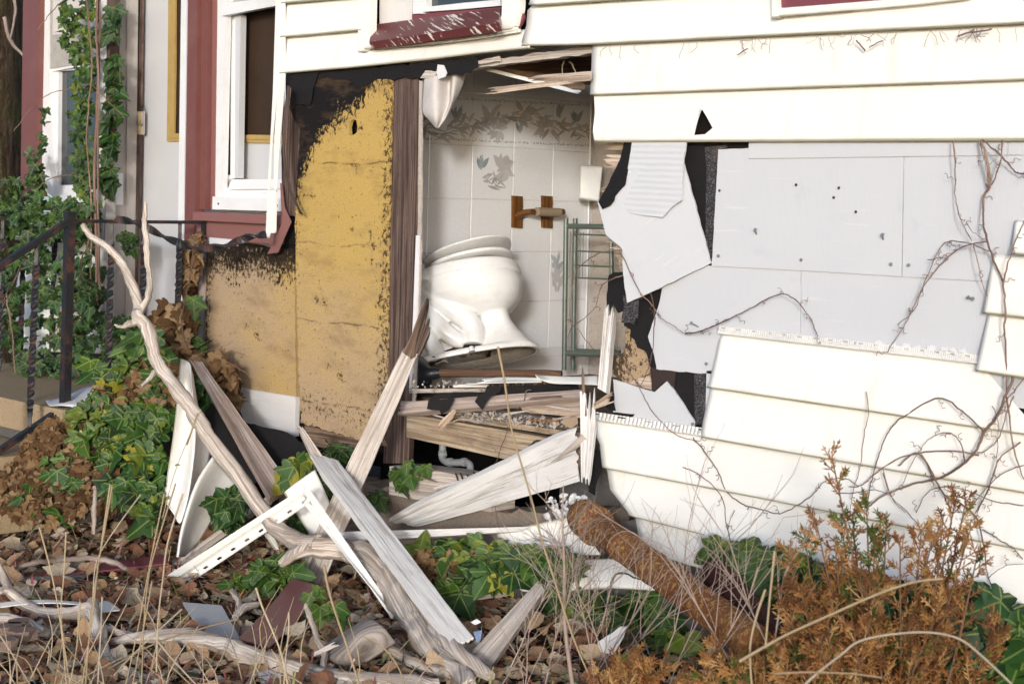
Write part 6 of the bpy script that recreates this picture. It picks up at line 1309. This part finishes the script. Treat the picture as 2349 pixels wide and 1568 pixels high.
YB = lambda o: (lambda x, y: Yp(o)(x, y))
ivy('small green ivy sprig beside the brown clump on the pilaster', [(mp(zD, (1200, 620), (1280, 600), (1260, 740), (1220, 740)), YB(-.04), 5, (.05, .08), [2, 4, 8], .03), (mp(zD, (1250, 850), (1340, 850), (1340, 930), (1260, 940)), YB(-.05), 8, (.05, .07), [1, 2], .03), (mp(zD, (1180, 1080), (1380, 1100), (1400, 1280), (1260, 1300), (1180, 1200)), YB(-.1), 30, (.06, .09), [0, 1, 3, 6], .06), (mp(zD, (830, 880), (1060, 780), (1050, 900), (1000, 1090), (880, 1000)), YB(-.3), 26, (.06, .1), [1, 2, 8, 4], .06)])
ivy('ivy growing under the fallen frame at centre left', [(mp(zK, (540, 840), (640, 800), (760, 860), (770, 920), (660, 980), (560, 960)), lambda x, y: PD(x, y, 5.9), 46, (.05, .085), [1, 2, 4, 8], .08), (mp(zK, (300, 400), (440, 370), (430, 560), (300, 560)), lambda x, y: PD(x, y, 6.25), 30, (.05, .08), [0, 1, 3], .08), (mp(zK, (680, 250), (800, 160), (860, 200), (800, 280), (700, 320)), lambda x, y: PD(x, y, 6.3), 14, (.05, .08), [4, 5, 2, 7], .05), (mp(zK, (720, 540), (770, 540), (760, 650), (710, 620)), lambda x, y: PD(x, y, 6.12), 9, (.05, .07), [0, 1], .04), (mp(zK, (820, 990), (900, 990), (1070, 1040), (1060, 1120), (890, 1120), (830, 1040)), lambda x, y: PD(x, y, 5.3), 14, (.05, .07), [2, 4, 8], .04), (mp(zK, (350, 920), (450, 900), (440, 970), (360, 970)), lambda x, y: PD(x, y, 5.9), 6, (.05, .07), [4, 8], .03), (mp(zK, (880, 270), (960, 350), (1010, 480), (960, 450), (900, 380)), lambda x, y: PD(x, y, 6.2), 26, (.05, .07), DARK, .05)])
ivy('ivy sprigs on the sill below the bathroom floor', [(mp(zK, (1340, 260), (1400, 250), (1450, 200), (1480, 240), (1490, 320), (1420, 380), (1360, 360)), YB(-.06), 13, (.045, .06), [1, 2, 8], .04), (mp(zK, (1520, 210), (1590, 205), (1590, 260), (1530, 270)), YB(-.06), 2, (.06, .065), [2, 8], .01), (mp(zK, (1210, 400), (1290, 390), (1290, 480), (1230, 490)), YB(-.06), 14, (.045, .06), DARK, .05), (mp(zK, (930, 110), (1070, 100), (1080, 200), (1000, 180)), YB(-.05), 12, (.045, .06), DARK, .04)])
ivy('green ivy patch under the long white board at centre', [(mp(zG, (230, 760), (500, 735), (700, 750), (860, 790), (900, 900), (740, 950), (560, 930), (440, 1100), (380, 1050), (300, 950), (230, 850)), ramp_d(((*zG(250, 780), 5.75), (*zG(850, 800), 5.52), (*zG(430, 1080), 5.45))), 135, (.04, .09), ALLG + [4, 4, 8, 5, 7], .06), (mp(zG, (880, 790), (980, 790), (1230, 850), (1240, 900), (950, 900)), lambda x, y: PD(x, y, 5.36), 36, (.05, .08), [1, 2, 8, 4], .06)])
ivy('ivy over the foundation under the rusty pipe', [(mp(zG, (950, 1060), (1250, 1040), (1600, 1040), (1700, 1180), (1850, 1330), (1900, 1568), (1150, 1568), (880, 1480), (860, 1250)), YB(-.02), 300, (.04, .09), ALLG + [8, 4, 0, 5], .10)])
ivy('ivy hanging from the siding hem beside the dark maroon pipe', [(mp(zJ, (190, 600), (240, 640), (460, 640), (560, 690), (760, 740), (770, 830), (700, 1000), (640, 1250), (520, 1180), (420, 1000), (330, 860), (190, 760)), YB(-.10), 210, (.045, .085), ALLG + [4, 5, 8], .12)])
ivy('dark ivy along the foundation at the right edge', [(mp(zJ, (1640, 950), (1980, 930), (2060, 1080), (2230, 1060), (2230, 1568), (1900, 1568), (1680, 1300)), YB(-.06), 330, (.05, .11), DARK + [1, 2], .16), (mp(zJ, (770, 800), (1500, 870), (1700, 1000), (1700, 1568), (700, 1568)), YB(-.05), 240, (.05, .085), DARK, .1)])

# ================================================================== fallen leaves
random.seed(33)
gl = []
LC = ['mid brown', 'tan', 'pale tan', 'dark brown', 'warm brown', 'reddish brown', 'pale beige', 'ochre brown']
LM = [('near the maroon board', k3(680, 1130, 5.5)), ('near the grey plate', (560, 1420, 5.4)), ('by the rotten log', k3(1200, 1300, 5.05)), ('under the cream window channel', k3(400, 850, 6.0)), ('below the ivy bank', (200, 1290, 6.2)),
      ('by the lower left forked branch', v3(700, 560, 5.3)), ('by the left brick fragments', v3(120, 800, 5.2)), ('at the bottom left corner', v3(300, 1050, 4.9)), ('along the bottom branch', v3(1700, 1050, 4.9)), ('by the foot of the pale plank', k3(1800, 1350, 5.0)), ('beside the central ivy', zG(560, 1000) + (5.5,)), ('under the twiggy weed', zG(1100, 1500) + (4.7,)), ('over the long maroon strip', v3(400, 200, 6.0)), ('in front of the rusty pipe', zG(1600, 1400) + (4.6,))]
CLEAR = [mp(zK, (742, 922), (942, 975), (620, 1400), (400, 1340)), mp(zV, (1560, 478), (1905, 505), (2100, 900), (1720, 900)), mp(zK, (-20, 905), (822, 362), (838, 470), (125, 1000)), mp(zV, (-10, 265), (560, 180), (720, 245), (-10, 340)), mp(zV, (100, 440), (400, 540), (780, 480), (900, 1000), (800, 900), (600, 660), (300, 640)), mp(zV, (1000, 800), (1800, 800), (2349, 960), (2349, 1080), (1800, 920), (1000, 860))]
def shown(p):
    q = p - CAM; d = q.dot(FW); return 1174 + q.dot(RT) / d * FPX, 450 - q.dot(UPV) / d * FPX, d
for _ in range(14000):
    x, y = rnd(-1.4, 4.6), rnd(-3.0, .0); z = gz(x, y)
    sx, sy, d = shown(V((x, y, z)))
    if not (-200 < sx < 2600 and 1130 < sy < 1750): continue
    if sx > 1500 and random.random() < .45: continue
    if any(inpoly(sx, sy, q) for q in CLEAR) and random.random() < .85: continue
    s = rnd(.05, .10) if random.random() < .3 else rnd(.022, .05)
    p = V((x, y, z + rnd(.0, .035))); nrm = UP * rnd(.7, 1.3) - FW * .25 + rv() * .5; gl.append((frame(p, nrm, rv(), s), random.randrange(len(DVM)), sx, sy))
gl.sort(key=lambda t: -(t[0].to_scale()[0] * (1 if -20 < t[2] < 1500 and 1180 < t[3] < 1580 else .05)))
for m, k, sx, sy in gl[:290]:
    o = bpy.data.objects.new('fallen_leaf', DVM[k]); COL.objects.link(o); o.matrix_basis = m @ M.Translation((0, 0, .14))
    L = o.matrix_basis.translation; near = min(LM, key=lambda t: (PD(*t[1]) - L).length)[0]
    tag(o, f'{LC[k % 8]} curled {"broad" if k % 3 == 2 else "oval"} dead leaf {near}', 'leaf', f'{LC[k % 8]} fallen leaves {near}')
mb = MB()
for m, k, sx, sy in gl[290:]:
    b = DVB[k]; mb.add([m @ v for v in b.v], b.f, None, b.c[0]); mb.uv[-len(b.f):] = b.uv
for _ in range(16000):      # shredded bits and bark needles between them
    x, y = rnd(-1.4, 3.2), rnd(-2.6, .0); p = V((x, y, gz(x, y) + rnd(.005, .045))); a = (rv() + V((0, 0, .2))); a.z *= .35; a.normalize(); L = rnd(.02, .10); b = a.cross(UP).normalized() * rnd(.0015, .005)
    mb.add([p - b, p + b, p + a * L + b * .3, p + a * L - b * .3], [(0, 1, 2, 3)], [(.3, .1)] * 4, tuple(k * rnd(.35, 1.15) for k in random.choice(BR)))
tag(mb.build('leaf_litter', MAT['dead'], smooth=True), 'brown leaf litter covering the ground', 'leaf litter', kind='stuff')

# ================================================================== dry grass and weeds
random.seed(44)
STRAW = [(.46, .36, .22), (.53, .43, .29), (.40, .30, .18), (.50, .42, .31)]
def stalk(pts, r, label=None, group=None):
    mb = MB(); P = spline([PD(*q) for q in pts], 6); mb.tube(P, lin([r, r * .9] + [r * .75] * (len(pts) - 2), 6)[:len(P)] if len(pts) > 2 else [r] + [r * .7] * (len(P) - 1), n=5, col=random.choice(STRAW))
    o = mb.build('grass_stalk', MAT['stem'], smooth=True); return tag(o, label or 'tall dry straw-coloured grass stalk standing at the lower left', 'grass', group or 'tall dry grass stalks at lower left')
h3 = lambda X, Y, d: (*zH(X, Y), d)
for pts in ([(225, 670), (300, 960), (350, 1250), (380, 1568)], [(378, 700), (365, 950), (350, 1200), (400, 1568)], [(630, 430), (590, 700), (555, 950), (520, 1250), (470, 1568)], [(642, 440), (600, 680), (560, 900), (520, 1180), (490, 1568)], [(805, 485), (690, 640), (590, 790), (545, 900), (530, 1100)], [(1005, 420), (900, 760), (850, 960), (825, 1200), (810, 1568)], [(1045, 480), (960, 760), (930, 980), (905, 1200), (895, 1500)],
            [(940, 480), (870, 820), (835, 1000), (790, 1250), (720, 1568)], [(870, 980), (830, 1200), (760, 1568)], [(585, 1070), (575, 1300), (560, 1568)], [(725, 1110), (640, 1280), (560, 1450), (520, 1568)], [(460, 1100), (440, 1350), (400, 1568)], [(890, 1310), (1000, 1440), (1120, 1568)], [(620, 1480), (900, 1330), (1190, 1240), (1365, 1195)], [(1040, 1140), (930, 1240), (760, 1400), (650, 1520)], [(0, 1290), (60, 1380), (130, 1500), (170, 1568)], [(95, 1400), (100, 1568)], [(215, 1480), (260, 1568)], [(1150, 0), (1070, 180), (990, 390), (930, 620)], [(1130, 20), (1090, 140), (1070, 200)]):
    d0 = rnd(4.35, 4.75); stalk([(*zH(*p), d0 - .05 * i) for i, p in enumerate(pts)], rnd(.0018, .003))
for pts, r in (([(935, 840), (960, 980), (1010, 1150), (1080, 1350), (1150, 1568)], .006), ([(520, 980), (560, 1100), (620, 1240), (680, 1400), (720, 1600)], .005), ([(720, 1130), (720, 1250), (700, 1420), (690, 1600)], .004), ([(1160, 1270), (1280, 1330), (1380, 1450), (1440, 1600)], .004)):
    stalk([k3(*p, 4.3) for p in pts], r * .62, 'thick pale weed stem rising at the bottom centre', 'pale weed stems at bottom centre')
for pts, r in (([(740, -300), (800, -100), (870, 480), (930, 700), (1000, 880), (1040, 1050), (1130, 1300), (1230, 1568)], .0052),):
    stalk([(*zG(X, Y), 4.35) for X, Y in ((700, -360), (740, -150), (780, 120), (840, 330), (900, 540), (950, 740), (1010, 930), (1070, 1120), (1150, 1350), (1260, 1600))], .0036, 'single long tan stalk leaning in front of the toilet opening', 'long tan stalk at centre')
for pts in ([(370, 1420), (560, 1310), (700, 1235), (1000, 1100), (1250, 990), (1500, 905), (1700, 880)], [(800, 1568), (900, 1480), (1030, 1380), (1150, 1290), (1350, 1245), (1600, 1230), (1800, 1270), (1950, 1380), (2150, 1568)], [(600, 700), (585, 850), (560, 1100), (540, 1330)], [(540, 950), (480, 1130), (440, 1330), (450, 1568)], [(600, 1500), (820, 1490), (1100, 1500), (1300, 1525)]):
    d0 = rnd(3.3, 3.5); stalk([(*zJ(*p), d0) for p in pts], rnd(.0026, .004), 'arching straw stem over the rust-brown juniper', 'straw stems over the juniper')
ORD = ['leftmost', 'second', 'third', 'fourth', 'fifth', 'sixth', 'seventh', 'eighth', 'ninth', 'tenth', 'eleventh', 'twelfth', 'thirteenth', 'fourteenth', 'fifteenth', 'sixteenth', 'seventeenth', 'eighteenth', 'nineteenth', 'twentieth', 'twenty-first', 'twenty-second']
byg = {}
for o in list(COL.objects):
    if o.name.startswith('grass_stalk'): byg.setdefault(o['group'], []).append(o)
for g_, os_ in byg.items():
    os_.sort(key=lambda o: shown(o.location)[0])
    if len(os_) > 1:
        for i, o in enumerate(os_): o['label'] = (ORD[i] + (' ' if i == 0 else ' from left of the ') + o['label']) if i else 'leftmost ' + o['label']
gm = MB()
for _ in range(420):      # short grass in the corner
    x = rnd(-.5, 3.2); y = rnd(-2.4, -1.0)
    sx, sy, d = shown(V((x, y, 0)))
    if not (-100 < sx < 2400 and 1500 < sy < 1900): continue
    if 700 < sx < 1500 and random.random() < .6: continue
    p = V((x, y, gz(x, y))); L = rnd(.12, .34); t = V((rnd(-.5, .5), rnd(-.5, .5), 1)).normalized(); c = random.choice(STRAW)
    gm.tube(spline([p, p + t * L * .5, p + t * L + V((rnd(-.1, .1), rnd(-.1, .1), -.03))], 4), lin([.0022, .0018, .0008], 4), n=4, col=c, caps=False)
tag(gm.build('dry_grass', MAT['stem'], smooth=True), 'short dry straw grass in the foreground', 'grass', kind='stuff')
def grow(mb, p, d, L, r, depth, spread, col, seg=4, up=.05):
    pts = [p]; q = p.copy(); dd = d.copy(); kids = []
    for i in range(seg):
        dd = (dd + rv() * .16 + UP * up).normalized(); q = q + dd * L / seg; pts.append(q.copy()); kids.append((q.copy(), dd.copy()))
    mb.tube(pts, [lerp(r, r * .55, i / seg) for i in range(seg + 1)], n=4 if r < .003 else 6, col=col, caps=False)
    if depth > 0:
        for q, dd in kids:
            for _ in range(2 if depth > 1 else 1):
                if random.random() < .82:
                    nd = (dd + rv() * spread).normalized(); grow(mb, q, nd, L * rnd(.45, .7), r * .55, depth - 1, spread, col, 3, up)
mb = MB(); base = V(PD(*zG(1160, 1640), 4.5)); base.z = 0
top = PD(*zG(1075, 430), 4.45); c = (.40, .31, .265)
P = spline([base, PD(*zG(1085, 1250), 4.47), PD(*zG(1080, 900), 4.46), PD(*zG(1070, 640), 4.45), top], 6); mb.tube(P, lin([.007, .005, .004, .0025, .0012], 6), n=7, col=c)
wroot = thing('twiggy_weed', 'pale dead twiggy weed with many fine side branches at centre right', 'weed', base)
mb.build('stem', MAT['stem'], wroot, smooth=True)
mb = MB()
for i in range(4, len(P) - 6, 1):
    for _ in range(1): grow(mb, P[i], (RT * rnd(-1, 1) + UP * rnd(.2, .9) + rv() * .25).normalized(), rnd(.10, .26) * (1.1 - i / len(P)), .0017, 2, .7, c)
for _ in range(9):
    q = base + RT * rnd(-.22, .24) + UP * rnd(.02, .15); grow(mb, q, (RT * rnd(-.8, .8) + UP * rnd(.5, 1)).normalized(), rnd(.2, .38), .0024, 2, .65, c)
mb.build('twigs', MAT['stem'], wroot, smooth=True)['kind'] = 'stuff'
r2 = MB(); base2 = PD(*zJ(120, 1560), 4.0); w2 = thing('twiggy_weed', 'smaller pale twiggy weed in front of the rusty pipe', 'weed', base2)
for _ in range(4): grow(r2, base2 + RT * rnd(-.16, .2) + UP * rnd(-.05, .08), (RT * rnd(-.8, .8) + UP).normalized(), rnd(.16, .34), .0024, 2, .55, (.43, .34, .29))
r2.build('twigs', MAT['stem'], w2, smooth=True)['kind'] = 'stuff'

# ================================================================== rust-brown juniper
random.seed(55)
jb = V(PD(2040, 1760, 4.05)); jb.z = 0
jr = thing('juniper', 'rust-brown dying juniper shrub with a few green tips', 'shrub', jb)
JC = [(.30, .14, .05), (.38, .20, .075), (.22, .09, .03), (.44, .27, .11), (.33, .165, .055), (.16, .07, .03)]; JG = [(.085, .115, .022), (.12, .135, .03), (.06, .09, .02)]
st_ = MB(); fo = MB()
def sprig(p, d, L, col):
    d = d.normalized(); a = d.orthogonal().normalized() * .0021; b = d.cross(a).normalized() * .0021; q = p + d * L; m = p + d * L * .45
    fo.add([p, m + a, m - a * .5 + b, m - a * .5 - b, q], [(0, 1, 2), (0, 2, 3), (0, 3, 1), (4, 2, 1), (4, 3, 2), (4, 1, 3)], None, col)
def spray(p, d, L, col):
    n = max(3, int(L / .011)); q = p.copy(); dd = d.normalized(); pts = [q.copy()]
    for i in range(n):
        dd = (dd + rv() * .12 + UP * .03).normalized(); q = q + dd * L / n; pts.append(q.copy()); s = dd.cross(rv()).normalized()
        for sg in (-1, 1): sprig(q, dd * .8 + s * sg * .8, rnd(.010, .021) * (1.2 - .7 * i / n), col)
    fo.tube(pts, .0017, n=3, col=col, caps=False); sprig(q, dd, .016, col)
def jstem(tip, r0, green=False, dens=1.0):
    b = jb + RT * rnd(-.12, .12) + FW * rnd(-.1, .1); mid = b.lerp(tip, .5) + RT * (tip - b).dot(RT) * .12 - UP * .02
    P = spline([b, mid, tip], 14); st_.tube(P, [lerp(r0, .0014, i / (len(P) - 1)) for i in range(len(P))], n=5, col=(.20, .12, .075), caps=False)
    for i in range(5, len(P)):
        t = i / len(P); d = (P[min(i + 1, len(P) - 1)] - P[i - 1]).normalized(); L = rnd(.05, .13) * (1.25 - t)
        for _ in range(2 if random.random() < dens else 1):
            s = (d * rnd(.5, 1.1) + d.cross(rv()).normalized() * rnd(.5, .9)); col = random.choice(JG) if green and random.random() < .75 and t > .4 else random.choice(JC)
            if random.random() < .06: col = random.choice(JG)
            spray(P[i], s, max(.025, L), col)
            if random.random() < .5:
                q = P[i] + s.normalized() * L * .5; spray(q, s + rv() * .7, max(.02, L * .6), col)
tall = [((975, 90), 0, 4.05), ((1200, 380), 1, 4.0), ((1330, 520), 1, 4.0), ((1040, 540), 1, 4.05), ((870, 500), 0, 4.05), ((800, 620), 1, 4.05), ((1780, 370), 0, 4.0), ((1700, 500), 0, 4.0), ((1880, 560), 0, 4.0), ((1850, 380), 0, 4.05), ((1420, 640), 0, 4.0), ((1560, 560), 0, 4.0), ((1000, 700), 0, 4.0), ((1260, 620), 1, 4.05), ((1930, 700), 0, 4.0), ((690, 700), 0, 4.05), ((1640, 600), 0, 4.0), ((1110, 470), 1, 4.0)]
for (X, Y), g, d in tall: jstem(PD(*zJ(X, Y), d + rnd(-.1, .06)), .006, bool(g), .55)
for _ in range(30):
    X = rnd(620, 2060); Y = rnd(820, 1300) + abs(X - 1350) / 700 * 130; jstem(PD(*zJ(X, Y), rnd(3.72, 4.12)), .005, random.random() < .07, 1.0)
for _ in range(18): jstem(PD(*zJ(rnd(60, 900), rnd(1330, 1560)), rnd(3.7, 4.0)), .004, random.random() < .1, .8)
st_.build('stem', MAT['stem'], jr, smooth=True); fo.build('foliage', MAT['juniper'], jr)['kind'] = 'stuff'
sj = V(PD(1330, 1640, 4.2)); sj.z = 0; jb = sj; st_ = MB(); fo = MB(); jr2 = thing('juniper', 'small orange juniper seedling at the bottom beside the twiggy weed', 'shrub', sj)
for X, Y in ((1480, 1400), (1400, 1450), (1560, 1480), (1660, 1470), (1300, 1530), (1740, 1520)): jstem(PD(*zG(X, Y), 4.2), .003, False, .9)
st_.build('stem', MAT['stem'], jr2, smooth=True); fo.build('foliage', MAT['juniper'], jr2)['kind'] = 'stuff'

# ================================================================== bare vines on the wall
random.seed(66)
def vine(label, lines, cat='vine'):
    first = lines[0][1][0]; root = thing('vine', label, cat, Yp(-.05)(*lines[0][0](*first)))
    for z, pts, r in lines:
        n = len(pts); r = r * .5; P = [(*z(*p), wD(*z(*p), -.045 - .02 * sin(i * 1.7) - r)) for i, p in enumerate(pts)]
        branch('stem', P, [lerp(r, r * .6, i / (n - 1)) for i in range(n)], MAT['vine'], root, k=7, n=6, wob=.35, jit=.003)
        tm = MB()
        for i in range(1, n):
            if random.random() < .6 and r > .0012:     # curling tendrils
                p = PD(*P[i]); a = rv().normalized(); b = a.orthogonal().normalized(); T = []
                for k in range(16): an = k * .75; T.append(p + a * k * .0022 + (b * cos(an) + a.cross(b) * sin(an)) * .006 * (k / 16 + .2))
                tm.tube(T, .0009, n=4, caps=False)
        if tm.v: tm.build('tendril', MAT['vine'], root)['kind'] = 'stuff'
    return root
vine('bare vine hanging over the grey shingles near the right edge', [
    (zU, [(740, 20), (765, 100), (785, 240), (755, 310), (750, 430), (770, 530), (800, 620), (850, 745), (862, 900), (860, 1000), (868, 1150), (868, 1330)], .0075),
    (zU, [(848, 20), (840, 120), (800, 235), (785, 245)], .005), (zU, [(745, 15), (830, 90), (880, 140), (920, 185), (970, 185)], .0055), (zU, [(596, 20), (605, 100), (608, 220), (605, 300), (622, 385), (650, 455), (690, 535)], .0042),
    (zU, [(770, 535), (690, 548), (600, 590), (500, 690), (430, 790), (395, 870), (345, 970), (262, 1100)], .0042), (zU, [(780, 590), (690, 550), (585, 535), (530, 570), (490, 650), (440, 770), (395, 890), (312, 960)], .0038),
    (zU, [(700, 555), (725, 650), (742, 740), (768, 815)], .0032), (zU, [(465, 628), (520, 622), (560, 602), (600, 592)], .0028), (zU, [(665, 440), (690, 480), (740, 515), (770, 530)], .0022), (zU, [(850, 750), (885, 620), (920, 520), (960, 430)], .0045), (zU, [(735, 40), (760, 140), (775, 235)], .003)])
vine('bare vine arching down the lower siding at right', [
    (zI, [(1900, 790), (1850, 910), (1810, 1010), (1730, 1115), (1680, 1220), (1600, 1300), (1480, 1370), (1300, 1412), (1160, 1470), (1060, 1540)], .0085),
    (zI, [(1730, 1110), (1600, 985), (1470, 915), (1300, 1000), (1195, 1085), (1130, 1230), (1080, 1400), (1060, 1560)], .0045), (zI, [(1700, 1240), (1530, 1215), (1300, 1240), (1150, 1310), (1030, 1410), (960, 1420)], .005),
    (zI, [(1620, 1290), (1600, 1180), (1540, 1115), (1450, 1130), (1370, 1200), (1260, 1405)], .0035), (zI, [(1860, 910), (1900, 1200), (1960, 1380)], .005), (zI, [(1900, 900), (1860, 1000), (1810, 1150), (1720, 1225)], .0045), (zI, [(1960, 800), (1880, 900), (1830, 960)], .0045), (zI, [(1940, 1170), (1820, 1260), (1760, 1420), (1690, 1568)], .0048), (zI, [(1240, 1300), (1350, 1230), (1440, 1370), (1500, 1460), (1640, 1600)], .0042),
    (zI, [(1055, 875), (1068, 1000), (1040, 1130), (1020, 1300), (980, 1450), (960, 1568)], .0032), (zI, [(1960, 1300), (1830, 1350), (1700, 1480), (1600, 1610)], .003), (zI, [(1590, 1420), (1480, 1425), (1400, 1460), (1340, 1568)], .003), (zI, [(1780, 960), (1815, 1080), (1800, 1260)], .003), (zI, [(1960, 1530), (1780, 1500), (1620, 1440), (1500, 1415)], .0035), (zI, [(1150, 1320), (1200, 1480), (1280, 1568)], .003), (zI, [(880, 1460), (1000, 1455), (1100, 1440), (1200, 1470)], .003)])
vine('thin bare vine trailing from the hole down the siding', [
    (zN, [(610, 1085 - 1283), (700, -10), (790, 170), (870, 250), (960, 375), (1060, 440), (1160, 505), (1300, 480), (1430, 425), (1560, 365)], .0042), (zI, [(20, 540), (120, 525), (310, 440), (480, 350), (580, 315), (670, 370), (740, 470), (775, 560)], .0042),
    (zN, [(875, 165), (905, 330), (905, 450), (880, 690), (840, 830), (785, 945)], .0034), (zN, [(645, 700), (690, 820), (760, 920), (830, 1060), (940, 1220), (1110, 1360), (1250, 1405), (1340, 1510), (1400, 1600)], .0036), (zJ, [(70, -40), (150, 60), (230, 180), (285, 310), (400, 395), (520, 430), (630, 455), (745, 405), (860, 320), (930, 245), (1060, 225), (1150, 280)], .0042),
    (zJ, [(0, 150), (130, 215), (255, 345), (285, 520), (315, 640)], .003), (zJ, [(340, 430), (300, 540), (315, 640)], .0025), (zJ, [(1310, 190), (1360, 340), (1500, 480), (1600, 620), (1700, 740)], .003), (zJ, [(1560, 70), (1640, 210), (1710, 330), (1830, 400), (1930, 500), (1970, 680), (2000, 870), (2090, 1100), (2180, 1460)], .0055), (zJ, [(1960, 560), (2060, 620), (2160, 680), (2220, 750)], .0035), (zJ, [(2000, 870), (2110, 795), (2230, 785)], .0025), (zJ, [(2060, 100), (2000, 290), (1910, 460)], .004)])
vine('reddish bare stem beside the green towel rack', [(zN, [(250, -30), (215, 150), (200, 380), (290, 500), (380, 620), (440, 690)], .0036), (zM, [(600, 1085), (470, 1105), (370, 1160), (255, 1250), (240, 1300)], .0042), (zN, [(640, 20), (560, 45), (470, 100), (440, 180), (410, 280), (330, 370), (215, 460), (150, 610)], .0038)])
vine('thin vine hanging in front of the floor joist', [(zP, [(1275, 385), (1230, 395), (1200, 500), (1100, 620), (1075, 700), (1040, 800), (980, 960), (945, 1100), (940, 1380), (960, 1568)], .0032)])
